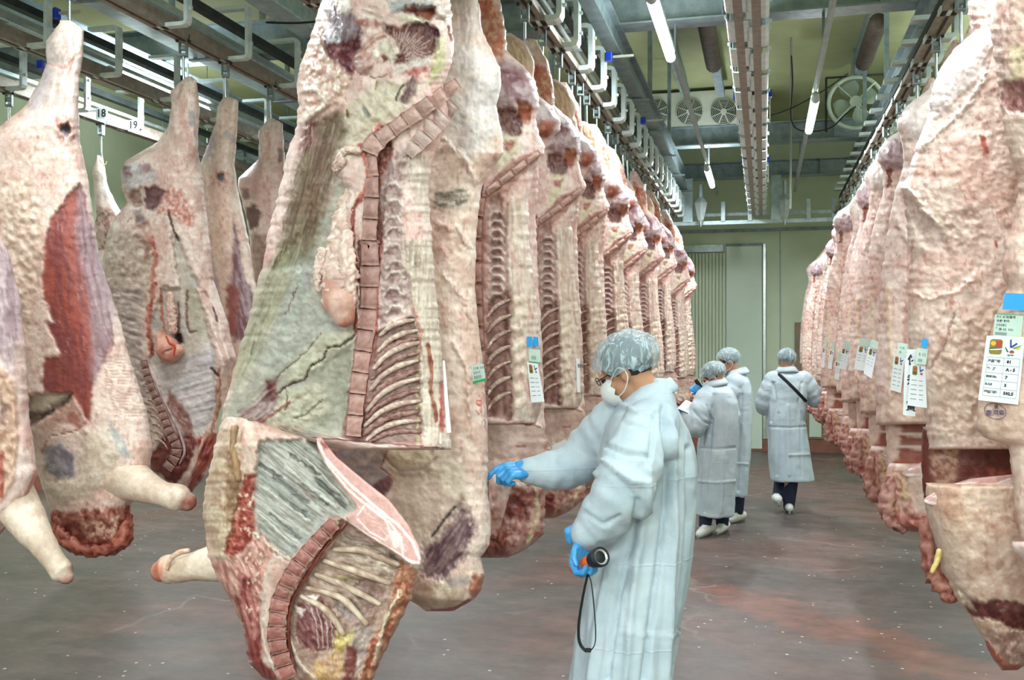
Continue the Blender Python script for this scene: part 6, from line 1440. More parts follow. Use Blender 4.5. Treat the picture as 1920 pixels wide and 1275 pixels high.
def person(label, D, feet_xy, coat_rows, sleeves, hips, legs, head, hdir, pitch, hands, voxel=.014, seed=0, neck=None, mask=True, fine=None, hair_low=0.0, glasses=False, skirt_amp=.012, netsc=1.0, folds=()):
    """everything given on the spot where it stands; head: px centre; hdir: world direction faced"""
    base = tuple(onD(feet_xy[0], feet_xy[1], D)[:2]) + (0,)
    t = thing('person', label, 'person', base)
    hc = pt(*head); hf = Vector(hdir).normalized(); side = hf.cross(Zv).normalized()
    q = math.radians(-pitch); fw = hf * math.cos(q) + Zv * math.sin(q); up = side.cross(fw).normalized()
    if up.z < 0: up = -up
    E = lambda c, a, b, e, s=3: ellip(c, (side * a, fw * b, up * e), s)
    hp = [E(hc + up * .02 - fw * .008, .074, .094, .088), E(hc - up * .045 + fw * .028, .056, .064, .070), E(hc - up * .085 + fw * .05, .036, .036, .030),
          E(hc - up * .02 + fw * .095, .012, .020, .020, 2), E(hc + up * .012 + fw * .088, .05, .012, .012, 2)]
    for s in (-1, 1):
        hp.append(E(hc + side * s * .076 - fw * .006 - up * .022, .009, .018, .031, 2)); hp.append(E(hc + side * s * .034 + fw * .068 - up * .035, .022, .022, .022, 2))
    nk = pt(*neck)
    bp = hp + [tube([hc - up * .03 - fw * .02, (hc - up * .07 - fw * .03) * .5 + nk * .5, nk], [.056, .056, .066], 16)]
    hipc = pt(*hips); sh = [pt(*a[0]) for a in sleeves]
    bp.append(tube([nk, nk * .7 + hipc * .3, nk * .35 + hipc * .65, hipc], [.085, .125, .115, .125], 20))
    for a in sleeves:
        P = [pt(*p) for p in a]; bp.append(tube([nk * .6 + P[0] * .4] + P, [.06] + [.048, .040, .028][:len(P)], 12))
    for L in legs:
        P = [pt(*p) for p in L]; bp.append(tube([hipc * .5 + P[0] * .5] + P, [.09] + list(np.linspace(.075, .04, len(P))), 14))
    me = blob(bp, fine or voxel * .7, 4); link('body', me, M['skin'], t)
    # eyes
    for s in (-1, 1):
        v, f = E(hc + side * s * .030 + fw * .084 - up * .004, .012, .010, .007, 2); link('eye', mesh_from(v, f), M['hair'], t)
    # hair
    v, f = E(hc + up * .028 - fw * .014, .080, .098, .090, 3)
    keep = [p for p in v if (p - hc).dot(up) > -.035 - hair_low * (.5 - (p - hc).dot(fw) * 5) and (p - hc).dot(fw) < .085]
    ks = {tuple(p) for p in keep}; idx = {i for i, p in enumerate(v) if tuple(p) in ks}
    link('hair', mesh_from(v, [g for g in f if all(i in idx for i in g)]), M['hair'], t)
    # hairnet
    v, f = ellip(hc + up * .030 - fw * .016, (side * .105 * netsc, fw * .121 * netsc, up * .103 * netsc), 4)
    lim = lambda p: (p - hc).dot(up) > -.014 - .03 * ss(-.02, -.08, (p - hc).dot(fw)) + (.045 if (p - hc).dot(fw) > .03 else 0) * ss(.03, .08, (p - hc).dot(fw))
    idx = {i for i, p in enumerate(v) if lim(p)}; rs = random.Random(seed)
    V2 = []
    for p in v:
        r = p - hc; n_ = float(vn(r.dot(side) * 60 + 50, r.dot(fw) * 60 + 50, r.dot(up) * 22 + 50, seed)); h = r.dot(up)
        k = 1 + (n_ - .5) * .09 - .10 * max(0, min(1, (-h + .0) / .03)); V2.append(hc + r * k)
    nm = mesh_from(V2, [g for g in f if all(i in idx for i in g)]); no = link('hairnet', nm, M['net'], t)
    bd = [Vector(p) for i, p in enumerate(V2) if i in idx and -.052 < (v[i] - hc).dot(up) < .03]
    if mask:
        v, f = E(hc - up * .050 + fw * .050, .064, .074, .062, 3)
        idx = {i for i, p in enumerate(v) if (p - hc).dot(fw) > .045}
        link('face_mask', mesh_from(v, [g for g in f if all(i in idx for i in g)]), M['mask'], t)
        for s in (-1, 1):
            e0 = hc + side * s * .086 - fw * .004 - up * .0
            P = [hc + side * s * .052 + fw * .062 - up * .02, hc + side * s * .072 + fw * .03 + up * .000, hc + side * s * .084 + fw * .004 + up * .012, hc + side * s * .090 - fw * .016 - up * .005,
                 hc + side * s * .086 - fw * .014 - up * .035, hc + side * s * .070 + fw * .02 - up * .068, hc + side * s * .048 + fw * .06 - up * .078]
            link('ear_loop', tube_mesh(smooth_path(P, 4), .0022, 6), M['mask'], t)
    if glasses:
        for s in (-1, 1):
            c = hc + side * s * .032 + fw * .104 + up * .004; P = [c + side * .021 * math.cos(a) + up * .015 * math.sin(a) for a in np.linspace(0, 6.283, 17)]
            link('glasses_rim', tube_mesh(P, .0018, 6, cap=0), M['black'], t)
            link('glasses_arm', tube_mesh([c + side * s * .021, hc + side * s * .080 + fw * .02 + up * .008], .002, 6), M['black'], t)
    # coat
    cp = [loft(coat_rows, D)]
    for a in sleeves:
        P = smooth_path([pt(*p) for p in a], 5); m = len(P); rr_ = a_r[id(a)] if id(a) in a_r else (.085, .078, .058)
        R_ = np.interp(np.linspace(0, 1, m), np.linspace(0, 1, len(rr_)), rr_)
        R_ = [r * (1 + .05 * math.sin(i * 2.1 + seed)) for i, r in enumerate(R_)]
        cp.append(tube(P, R_, 18))
    me = blob(cp, voxel, 5)
    zb = float(onD(0, coat_rows[-1][0], D)[2])
    def fold(co):
        x, y, z = co[:, 0], co[:, 1], co[:, 2]
        a = fbm3(x * 13 + seed, y * 13, z * 2.2, 2, seed); r1 = 1 - np.abs(2 * a - 1) * 2.2
        b_ = fbm3(x * 9 + seed, y * 9, z * 9, 3, seed + 4); r2 = 1 - np.abs(2 * b_ - 1) * 2.4
        k = ss(1.25, .95, z)
        out = np.clip(r1, -.6, 1) * skirt_amp * k + np.clip(r2, -.5, 1) * skirt_amp * .7 * (1 - .6 * k)
        if folds:
            dd = -sa * x + ca * y; px = 960 + F_PX * (ca * x + sa * y) / dd; py = HOR - F_PX * (z - CAMZ) / dd
            vis = 1.0 * (dd < D - .02)
            for P_, w_, a_ in folds:
                d = np.full(len(px), 1e9)
                for (ax, ay), (bx_, by) in zip(P_[:-1], P_[1:]):
                    ex, ey = bx_ - ax, by - ay; tt = np.clip(((px - ax) * ex + (py - ay) * ey) / (ex * ex + ey * ey), 0, 1)
                    d = np.minimum(d, np.hypot(px - ax - tt * ex, py - ay - tt * ey))
                out = out + vis * a_ * np.maximum(0, 1 - d / w_) ** 1.3
        return out
    displace(me, fold)
    link('coat', me, M['coat'], t)
    return t, hc, (side, fw, up)
a_r = {}
def collar(t, x, y, D, rx, ry, tilt, hf, h=.042):
    c = pt(x, y, D); f = Vector(hf).normalized(); s_ = f.cross(Zv).normalized(); n = 28; V = []; F_ = []
    for k in range(n + 1):
        a = math.radians(25) + math.radians(310) * k / n      # open at the throat
        d = f * math.cos(a) + s_ * math.sin(a); r = d * (ry * abs(math.cos(a)) + rx * (1 - abs(math.cos(a))))
        b = c + r - Zv * tilt * math.cos(a); hh = h * (1 + .1 * math.sin(3 * a))
        V += [b, b + Zv * hh - d * .012, b + Zv * (hh + .004) + d * .004, b + Zv * (hh * .35) + d * .028, b - Zv * .006 + d * .034]
    for k in range(n):
        for j in range(4): F_.append((k * 5 + j, k * 5 + j + 1, k * 5 + j + 6, k * 5 + j + 5))
    me = mesh_from(V, F_); bm = bmesh.new(); bm.from_mesh(me); bmesh.ops.solidify(bm, geom=bm.faces[:], thickness=.003); bm.to_mesh(me); bm.free()
    link('collar', me, M['coat'], t)
def gloves(t, hl):
    for h in hl: link('glove', blob(h['parts'], h.get('vox', .004), 3), M['glove'], t)

# --- inspector in front
DA = 3.55
nearS = [(1222, 800, 3.40), (1188, 868, 3.30), (1165, 925, 3.27), (1128, 975, 3.29), (1104, 1000, 3.30)]; a_r[id(nearS)] = (.098, .105, .098, .080, .056)
farS = [(1150, 800, 3.66), (1108, 842, 3.72), (1068, 876, 3.70), (1020, 882, 3.66), (992, 882, 3.64)]; a_r[id(farS)] = (.105, .092, .078, .064, .046)
wA = pt(1099, 1008, 3.30); wB = pt(988, 881, 3.635)
hA = {'parts': hand(wA + Vector((0, 0, .0)), Vector(onD(1082, 1075, 3.28)) - wA, -Fv + Rv * .9, .185, (62, 68, 72, 76), 1, 40, 1.3), 'vox': .004}
hB = {'parts': hand(wB, Vector(onD(925, 884, 3.55)) - wB, Fv * .6 - Zv * .9, .165, (32, 62, 75, 80), -1, 25), 'vox': .0035}
rowsA = [(712, 1222, 1250, .065, 0), (724, 1207, 1258, .085, 0), (742, 1190, 1262, .12, 0), (760, 1160, 1266, .17, 0), (780, 1146, 1274, .20, 0), (805, 1136, 1286, .215, 0), (835, 1128, 1298, .22, 0), (865, 1124, 1304, .215, 0),
         (910, 1124, 1302, .205, 0), (960, 1118, 1299, .20, 0), (1010, 1110, 1295, .20, 0), (1060, 1104, 1288, .205, 0), (1120, 1097, 1280, .215, 0), (1200, 1084, 1267, .225, 0), (1275, 1070, 1256, .235, 0), (1345, 1058, 1248, .245, 0)]
PA, hcA, frA = person('person in front in long white coat, hairnet and mask, orange flashlight in lowered hand', DA, (1175, 1530), rowsA, [nearS, farS], (1195, 1130, DA),
       [[(1215, 1200, 3.47), (1205, 1350, 3.45), (1200, 1500, 3.45)], [(1160, 1200, 3.63), (1150, 1350, 3.63), (1145, 1500, 3.63)]], (1174, 694, DA), tuple(-Rv * .93 + Fv * .36), 26, [hA, hB],
       voxel=.0095, seed=3, neck=(1222, 752, DA), fine=.0065, glasses=True, skirt_amp=.009, hair_low=.02, netsc=1.06, folds=(
       ([(1244, 764), (1251, 851), (1247, 945), (1230, 1080), (1205, 1275)], 9, -.030), ([(1256, 790), (1264, 900), (1262, 1000), (1245, 1275)], 11, .022),
       ([(1290, 840), (1290, 960), (1262, 1270)], 9, -.020), ([(1215, 880), (1210, 960), (1190, 1080), (1172, 1275)], 12, .022), ([(1196, 940), (1185, 1010), (1160, 1120), (1140, 1275)], 9, -.024),
       ([(1145, 1040), (1130, 1130), (1108, 1275)], 12, .018), ([(1137, 836), (1175, 852), (1219, 856)], 7, -.014), ([(1136, 865), (1160, 885), (1185, 902), (1206, 905)], 9, .022), ([(1150, 890), (1175, 915), (1190, 935)], 7, -.016),
       ([(1100, 962), (1132, 984), (1161, 966)], 6, -.014), ([(1172, 793), (1215, 804)], 6, -.010), ([(1165, 760), (1200, 775), (1228, 780)], 6, .012), ([(1228, 775), (1222, 820), (1218, 860)], 6, -.016),
       ([(1040, 860), (1062, 880), (1085, 902)], 6, -.012), ([(1090, 830), (1100, 860), (1120, 890)], 7, .014), ([(1005, 865), (1015, 885), (1010, 905)], 5, -.010), ([(1160, 1185), (1230, 1192), (1285, 1186)], 4, .006)))
gloves(PA, [hA, hB])
collar(PA, 1217, 745, DA, .070, .072, .030, -Rv * .93 + Fv * .36, .034)
link('glove_cuff', blob([tube([pt(1106, 992, 3.31), pt(1098, 1012, 3.30)], [.042, .036], 14), tube([pt(1085, 992, 3.33), pt(1068, 1000, 3.34), pt(1070, 1012, 3.34)], [.026, .024, .018], 12)], .004, 3), M['glove'], PA)
link('glove_cuff', tube_mesh([pt(992, 881, 3.64), pt(976, 880, 3.63)], [.036, .034], 14), M['glove'], PA)
link('trousers', blob([tube([pt(1212, 1290, 3.46), pt(1203, 1400, 3.45), pt(1200, 1505, 3.45)], [.095, .085, .07], 16), tube([pt(1155, 1290, 3.63), pt(1148, 1400, 3.63), pt(1145, 1505, 3.63)], [.095, .085, .07], 16)], .012, 3), M['navy'], PA)
def shoe(t, x, y, D, dirv, up=0.0):
    c = pt(x, y, D); c.z = up; d = Vector(dirv).normalized()
    s = link('shoe', blob([tube([c - d * .08 + Zv * .055, c - d * .02 + Zv * .055, c + d * .07 + Zv * .045, c + d * .14 + Zv * .035], [.042, .046, .043, .034], 14)], .009, 3), M['shoe'], t)
    v, f = tube([c - d * .085 + Zv * .016, c + d * .05 + Zv * .014, c + d * .145 + Zv * .014], [.036, .042, .034], 14, flat=.35)
    bm = bmesh.new(); me = mesh_from(v, f); link('sole', me, M['sole'], s)
    for k in range(3):
        P = [c + d * (.03 + .022 * k) + Zv * (.094 - .006 * k) + d.cross(Zv) * q for q in (-.022, .022)]
        link('lace', tube_mesh(P, .004, 5), M['mask'], s)
shoe(PA, 1195, 1530, 3.45, -Rv); shoe(PA, 1140, 1530, 3.63, -Rv)
# flashlight with strap
fl = thing('flashlight', 'orange flashlight with black bezel and hanging black strap in the front person hand', 'flashlight', tuple(pt(1125, 1044, 3.2)))
lc = pt(1126, 1044, 3.19); bd_ = (pt(1074, 1066, 3.33) - lc).normalized()
link('torch_body', tube_mesh([lc + bd_ * .045, lc + bd_ * .10, lc + bd_ * .17], [.024, .0195, .019], 18, cap=1), M['orange'], fl)
link('bezel', tube_mesh([lc + bd_ * .002, lc + bd_ * .012, lc + bd_ * .048], [.031, .032, .025], 22, cap=0), M['black'], fl)
u1 = bd_.cross(Zv).normalized(); u2 = bd_.cross(u1)
v = []; f = []; n = 24
for r, dz in ((.027, -.001), (.020, .004), (.010, .010), (.004, .006)):
    for k in range(n): v.append(lc + u1 * r * math.cos(k / n * 6.283) + u2 * r * math.sin(k / n * 6.283) + bd_ * (dz - .002))
for r in range(3):
    for k in range(n): f.append((r * n + k, r * n + (k + 1) % n, (r + 1) * n + (k + 1) % n, (r + 1) * n + k))
f.append(tuple(3 * n + k for k in range(n))); link('reflector', mesh_from(v, f), M['lens'], fl)
ringP = [lc - bd_ * .003 + u1 * .029 * math.cos(a) + u2 * .029 * math.sin(a) for a in np.linspace(0, 6.283, 25)]
link('bezel_ring', tube_mesh(ringP, .0035, 8, cap=0), M['black'], fl)
SP = smooth_path([pt(*p) for p in ((1108, 1056, 3.24), (1100, 1085, 3.22), (1091, 1130, 3.21), (1085, 1175, 3.21), (1087, 1205, 3.21), (1100, 1221, 3.20), (1113, 1213, 3.19), (1117, 1190, 3.19), (1114, 1140, 3.19), (1109, 1095, 3.20), (1103, 1075, 3.23))], 5)
me = tube_mesh(SP, .0085, 8, flat=.22); link('wrist_strap', me, M['black'], fl)
bm = bmesh.new(); box(bm, tuple(pt(1103, 1219, 3.195)), (.018, .008, .014)); link('strap_buckle', fin(bm, .002), M['black'], fl, smooth=False)

# --- the pair reading clipboards
DB = 8.86
sB = [(1328, 742, 8.80), (1312, 775, 8.72), (1303, 800, 8.70), (1292, 785, 8.72), (1288, 776, 8.74)]; a_r[id(sB)] = (.10, .105, .10, .078, .055)
sB2 = [(1360, 745, 9.0), (1366, 785, 9.05), (1345, 800, 8.95), (1310, 790, 8.9)]; a_r[id(sB2)] = (.10, .10, .085, .06)
wb = pt(1288, 776, 8.74); hb_ = {'parts': hand(wb, -Rv + Zv * .3, Zv * .3 + Fv, .17, (35, 40, 45, 50), 1, 30), 'vox': .007}
rowsB = [(713, 1331, 1352, .06, 0), (722, 1322, 1362, .09, 0), (735, 1316, 1373, .16, 0), (755, 1314, 1380, .19, 0), (790, 1316, 1382, .20, 0), (840, 1310, 1380, .20, 0), (900, 1307, 1377, .21, 0), (963, 1305, 1374, .22, 0)]
PB_, hcB, frB = person('shorter person in a long white coat reading a white clipboard, right behind the front one', DB, (1335, 1000), rowsB, [sB, sB2], (1345, 850, DB),
       [[(1327, 900, 8.80), (1325, 945, 8.80), (1322, 985, 8.80)], [(1356, 900, 8.92), (1356, 945, 8.92), (1354, 983, 8.92)]], (1337, 706, DB), tuple(-Rv * .95 + Fv * .25), 30, [hb_], seed=5, neck=(1340, 730, DB), voxel=.010, skirt_amp=.008, folds=(([(1308, 840), (1345, 842), (1378, 839)], 3, -.012), ([(1306, 902), (1340, 905), (1376, 902)], 3, .012), ([(1338, 740), (1334, 800), (1322, 960)], 4, -.016), ([(1300, 770), (1318, 790), (1332, 795)], 4, -.014), ([(1325, 760), (1336, 790), (1330, 815)], 3, -.016), ([(1356, 850), (1352, 960)], 5, .014)))
gloves(PB_, [hb_])
collar(PB_, 1340, 723, DB, .08, .085, .02, -Rv * .95 + Fv * .25)
def trous(t, legs, r=(.072, .066, .058)):
    link('trousers', blob([tube([pt(*p) for p in L], r, 14) for L in legs], .014, 3), M['navy'], t)
trous(PB_, [[(1327, 930, 8.80), (1325, 955, 8.80), (1322, 984, 8.80)], [(1356, 930, 8.92), (1356, 955, 8.92), (1354, 982, 8.92)]])
shoe(PB_, 1324, 1000, 8.76, -Rv * .6 - Fv * .8); shoe(PB_, 1356, 996, 8.92, -Rv * .5 - Fv * .85)
DC = 9.5
sC = [(1378, 718, 9.4), (1366, 742, 9.36), (1350, 752, 9.34), (1330, 742, 9.36), (1320, 736, 9.38)]; a_r[id(sC)] = (.095, .09, .08, .065, .05)
wc = pt(1321, 737, 9.38); hc_ = {'parts': hand(wc, -Rv + Zv * .5, Fv, .17, (35, 40, 45, 50), 1, 30), 'vox': .007}
rowsC = [(694, 1372, 1390, .06, 0), (703, 1364, 1398, .10, 0), (715, 1360, 1405, .17, 0), (735, 1362, 1409, .19, 0), (780, 1368, 1408, .19, 0), (850, 1366, 1404, .20, 0), (926, 1360, 1398, .22, 0)]
PC_, hcC, frC = person('taller person in white coat and mask standing behind the clipboard reader', DC, (1385, 975), rowsC, [sC], (1385, 830, DC),
       [[(1385, 890, 9.45), (1384, 920, 9.45), (1383, 960, 9.45)], [(1368, 890, 9.6), (1366, 920, 9.6), (1365, 955, 9.6)]], (1364, 678, DC), tuple(-Rv * .95 - Fv * .1), 14, [hc_], seed=7, neck=(1380, 706, DC), voxel=.010, skirt_amp=.008, folds=(([(1392, 740), (1388, 800), (1384, 920)], 4, -.016), ([(1368, 868), (1402, 870)], 3, .010)))
gloves(PC_, [hc_])
collar(PC_, 1382, 701, DC, .08, .085, .015, -Rv)
trous(PC_, [[(1385, 900, 9.45), (1384, 925, 9.45), (1383, 958, 9.45)], [(1368, 900, 9.6), (1366, 925, 9.6), (1365, 955, 9.6)]])
shoe(PC_, 1384, 975, 9.45, -Rv * .6 - Fv * .6); shoe(PC_, 1365, 968, 9.6, -Rv * .9)
# --- walking away at the right
DD = 9.98
sD = [(1450, 713, 9.95), (1437, 738, 9.98), (1430, 762, 9.9), (1436, 772, 9.72)]; sD = [(1450, 713, 9.98), (1438, 738, 10.0), (1432, 762, 10.05), (1440, 768, 10.2)]; a_r[id(sD)] = (.095, .09, .08, .055)
sD2 = [(1506, 714, 9.98), (1522, 736, 10.0), (1532, 750, 10.02), (1541, 740, 10.1)]; a_r[id(sD2)] = (.10, .095, .085, .055)
wd = pt(1542, 739, 10.1); hd_ = {'parts': hand(wd, Fv + Zv * .3, -Zv, .17, (60, 60, 60, 60), 1, 30), 'vox': .008}
rowsD = [(690, 1464, 1487, .06, 0), (698, 1455, 1497, .09, 0), (708, 1446, 1509, .13, 0), (722, 1441, 1515, .15, 0), (745, 1440, 1513, .16, 0), (790, 1440, 1509, .16, 0), (850, 1442, 1516, .17, 0), (900, 1447, 1524, .19, 0)]
PD_, hcD, frD = person('person seen from behind in a white coat with a black strap across the back', DD, (1475, 965), rowsD, [sD, sD2], (1478, 810, DD),
       [[(1465, 880, 10.05), (1463, 905, 10.15), (1460, 930, 10.0)], [(1485, 880, 9.98), (1481, 920, 9.98), (1479, 950, 9.98)]], (1475, 676, DD), tuple(Fv + Rv * .25), 8, [hd_], seed=9, neck=(1475, 702, DD), voxel=.010, mask=False, skirt_amp=.008, folds=(([(1440, 800), (1480, 802), (1510, 800)], 3, -.012), ([(1480, 853), (1516, 852)], 3, .014), ([(1450, 718), (1455, 750), (1447, 790)], 4, -.018), ([(1503, 718), (1498, 755), (1508, 790)], 4, -.018), ([(1478, 760), (1480, 890)], 5, .012), ([(1460, 775), (1458, 890)], 4, -.012), ([(1500, 800), (1503, 895)], 4, -.012)), netsc=.93)
gloves(PD_, [hd_])
collar(PD_, 1475, 698, DD, .08, .085, .012, Fv)
trous(PD_, [[(1465, 885, 10.05), (1463, 905, 10.15), (1459, 929, 10.0)], [(1486, 885, 9.98), (1482, 920, 9.98), (1479, 950, 9.98)]])
shoe(PD_, 1479, 964, 9.98, Fv * 1 + Rv * .2)
shoe(PD_, 1457, 964, 9.9, Fv + Rv * .1, up=.10)
P = smooth_path([pt(1461, 702, 9.80), pt(1478, 718, 9.775), pt(1495, 735, 9.78), pt(1511, 752, 9.85)], 6)
link('bag_strap', tube_mesh(P, .016, 8, flat=.3), M['black'], PD_)
# clipboards
def sheet(name, label, cat, q, mat, th=.003, group=None, parent=None):
    c = [Vector(p) for p in q]; n = (c[1] - c[0]).cross(c[3] - c[0]).normalized(); n = n if n.z > 0 else -n
    V = c + [p + n * th for p in c]; F_ = [(0, 1, 2, 3), (7, 6, 5, 4), (0, 4, 5, 1), (1, 5, 6, 2), (2, 6, 7, 3), (3, 7, 4, 0)]
    if parent: return link(name, mesh_from(V, F_), mat, parent, smooth=False)
    t = thing(name, label, cat, tuple(sum(c, Vector()) / 4), group); return t, c, n
t, c, n = sheet('clipboard', 'open white clipboard held low by the shorter person', 'clipboard', [pt(1270, 766, 8.7), pt(1286, 750, 8.85), pt(1302, 757, 8.82), pt(1291, 775, 8.66)], M['paper'])
sheet('board', '', '', [p - n * .006 for p in c], M['black'], .004, parent=t); sheet('paper_sheet', '', '', c, M['paper'], .003, parent=t)
t, c, n = sheet('clipboard', 'upright dark backed clipboard held by the taller masked person', 'clipboard', [pt(1302, 713, 9.45), pt(1308, 710, 9.35), pt(1324, 733, 9.32), pt(1316, 738, 9.42)], M['paper'])
sheet('board', '', '', [p - n * .006 for p in c], M['black'], .004, parent=t); sheet('paper_sheet', '', '', c, M['paper'], .003, parent=t)
# torch of the far inspector shining on the carcass
t = thing('flashlight', 'small lit flashlight of the person seen from behind, shining on the right row', 'flashlight', tuple(pt(1543, 735, 10.15)))
a = pt(1541, 737, 10.14); b_ = pt(1549, 734, 10.16)
link('torch_body', tube_mesh([a, b_], [.016, .020], 12), M['black'], t)
link('glowing_lens', tube_mesh([b_ + Rv * .02, b_ + Rv * .024], [.018, .017], 12, cap=1), M['tube'], t)
sl = bpy.data.lights.new('torch_light', 'SPOT'); sl.energy = 22; sl.spot_size = 1.2; sl.shadow_soft_size = .02; so = bpy.data.objects.new('torch_light', sl); COL.objects.link(so)
so.parent = t; so.location = b_ + Rv * .05 - LOC[t.name]; so.rotation_euler = (Rv * .8 - Fv * .5).to_track_quat('-Z', 'Y').to_euler()
# ================================================================== TAGS AND STAMPS
M['print'] = plain('grey_print', '#5a6470', .7)
M['blue_slip'] = plain('bright_blue_slip', '#1f9fe8', .45)
M['green_slip'] = noise_mat('pale_green_slip', '#b4cfc2', '#c6dbd0', 14, .5)
M['green'] = plain('green_band', '#2f9a5c', .5); M['gold'] = plain('gold_emblem', '#8c7a22', .4); M['ered'] = plain('emblem_red', '#b0402a', .5)
M['egreen'] = plain('emblem_green', '#3c5a24', .5); M['eblue'] = plain('emblem_blue', '#20408c', .5); M['eyel'] = plain('emblem_yellow', '#e0b838', .5)
M['line'] = plain('table_line', '#7c8c9c', .6); M['stamp'] = plain('violet_stamp', '#6c6078', .7)
bpy.context.view_layer.update()
_dg = bpy.context.evaluated_depsgraph_get()
def hitY(q, Y):
    """rest the card on the surface it hangs against"""
    bpy.context.view_layer.update(); _dg = bpy.context.evaluated_depsgraph_get()
    a, b, c, d = [np.array(p, float) for p in q]; best = []
    for u in (.1, .5, .9):
        for v in (.1, .5, .9):
            p = (a * (1 - u) + b * u) * (1 - v) + (d * (1 - u) + c * u) * v; dx, dy, dz = ray(p[0], p[1])
            ok, loc, *_ = S.ray_cast(_dg, Vector((0, 0, CAMZ)), Vector((float(dx), float(dy), float(dz))).normalized())
            if ok and abs(loc.y - Y) < .045 * Y + .9: best.append(loc.y)
    return min(best) - .006 if best else Y
class Q:
    def __init__(s, q, Y, th=.0015, snap=True):
        s.q = [np.array(p, float) for p in q]; s.Y = hitY(q, Y) if snap else Y; s.th = th
    def at(s, u, v, off=0):
        """u 0..1 left to right, v 0..1 top to bottom"""
        a, b, c, d = s.q; p = (a * (1 - u) + b * u) * (1 - v) + (d * (1 - u) + c * u) * v
        return Vector(onY(p[0], p[1], s.Y - off))
    def patch(s, name, mat, parent, u0=0, v0=0, u1=1, v1=1, off=0.0, th=None, poly=None, rad=0):
        pts = poly or [(u0, v0), (u1, v0), (u1, v1), (u0, v1)]
        if rad:
            pts = []; 
            for cx, cy, a0 in ((u1 - rad, v0 + rad * s.asp, -90), (u1 - rad, v1 - rad * s.asp, 0), (u0 + rad, v1 - rad * s.asp, 90), (u0 + rad, v0 + rad * s.asp, 180)):
                for k in range(4): a = math.radians(a0 + 30 * k); pts.append((cx + rad * math.cos(a), cy + rad * s.asp * math.sin(a)))
        th = th or .0004; n = len(pts)
        V = [s.at(u, v, off) for u, v in pts] + [s.at(u, v, off + th) for u, v in pts]
        F_ = [tuple(range(n)), tuple(reversed(range(n, 2 * n)))] + [(i, i + n, (i + 1) % n + n, (i + 1) % n) for i in range(n)]
        return link(name, mesh_from(V, F_), mat, parent, smooth=False)
    asp = .55
    def text(s, body, u, v, size, mat, parent, name='print', align='LEFT', off=.0022):
        """size: height as a share of the card height"""
        W = (s.at(1, 0) - s.at(0, 0)).length; H_ = (s.at(0, 1) - s.at(0, 0)).length
        txt(body, size, mat, lambda x, y: s.at(u + x * H_ / W, v - y, off), name, parent, align=align, res=1, off=.004)
def small_card(parent, q, Y, detail=1, gold=True):
    c = Q(q, Y); c.patch('card', M['paper'], parent, th=.0014)
    c.patch('emblem', M['gold'], parent, .14, .05, .46, .27, .0016, rad=.08)
    c.patch('emblem_band', M['ered'], parent, .22, .09, .42, .15, .0022); c.patch('emblem_band', M['egreen'], parent, .18, .18, .42, .24, .0022)
    c.patch('figure_mark', M['eblue'], parent, off=.0018, poly=[(.60, .06), (.67, .05), (.68, .14), (.86, .10), (.88, .13), (.66, .19), (.62, .17)])
    c.patch('figure_dot', M['ered'], parent, .66, .20, .80, .25, .0018)
    for k in range(5 if detail else 3):
        c.patch('print', M['line'], parent, .12, .38 + .11 * k, .45, .395 + .11 * k, .0018); c.patch('print', M['line'], parent, .58, .38 + .11 * k, .80, .395 + .11 * k, .0018)
    return c
# large tag at the right edge
T = thing('paper_tag', 'large white weight tag with emblem, table and number 81 on the nearest right half', 'tag', tuple(onY(1880, 629, 3.05)))
c = Q([(1850, 629), (1922, 632), (1909, 759), (1834, 750)], 3.05); c.patch('card', M['paper'], T, th=.0016)
c.patch('emblem', M['gold'], T, .11, .05, .44, .28, .002, rad=.07)
c.patch('emblem_field', M['ered'], T, .26, .07, .42, .17, .0026); c.patch('emblem_field', M['egreen'], T, .13, .18, .42, .215, .0026)
c.patch('emblem_sun', M['eyel'], T, off=.003, poly=[(.20 + .07 * math.cos(a), .115 + .035 * math.sin(a)) for a in np.linspace(0, 5.9, 12)])
c.patch('emblem_ribbon', M['paper'], T, off=.003, poly=[(.13, .205), (.30, .195), (.44, .185), (.44, .205), (.30, .215), (.13, .22)])
c.patch('figure_stroke', M['eblue'], T, off=.002, poly=[(.62, .05), (.66, .04), (.68, .14), (.80, .09), (.83, .11), (.70, .17), (.64, .17)])
c.patch('figure_petal', M['egreen'], T, off=.002, poly=[(.50, .16), (.54, .17), (.62, .235), (.58, .24)])
c.patch('figure_petal', M['eyel'], T, off=.002, poly=[(.78, .175), (.90, .15), (.93, .16), (.82, .20)])
c.patch('figure_petal', M['green'], T, off=.002, poly=[(.72, .17), (.93, .12), (.92, .135), (.74, .19)])
c.patch('figure_sun', M['ered'], T, off=.0022, poly=[(.70 + .065 * math.cos(a), .235 + .03 * math.sin(a) * (1 if a > math.pi else .6)) for a in np.linspace(0, 5.9, 12)])
c.text('株式会社', .60, .285, .022, M['print'], T)
for k in range(6): c.patch('table_line', M['line'], T, .09, .325 + .118 * k, .93, .330 + .118 * k, .002)
for u in (.09, .52, .925): c.patch('table_line', M['line'], T, u, .325, u + .006, .92, .002)
for k, (a, b_) in enumerate((('出品番号', '81'), ('等   級', 'A - 5'), ('BMS No', '7'), ('B.C.S', '3'), ('枝肉重量', '502.5'))):
    c.text(a, .12, .385 + .118 * k, .042, M['print'], T); c.text(b_, .60, .385 + .118 * k, .062, M['ink'], T)
g = Q([(1866, 588), (1919, 590), (1915, 634), (1862, 630)], 3.06); g.patch('green_slip', M['green_slip'], T)
g.patch('green_line', M['green'], T, 0, .0, 1, .03, .001)
for k, s in enumerate(('個体識別番号', '令和 和牛', '10081', '等級 A5  502', '||||||||||||||')): g.text(s, .06, .14 + .18 * k, .13 if k != 2 else .18, M['print'], T, off=.001)
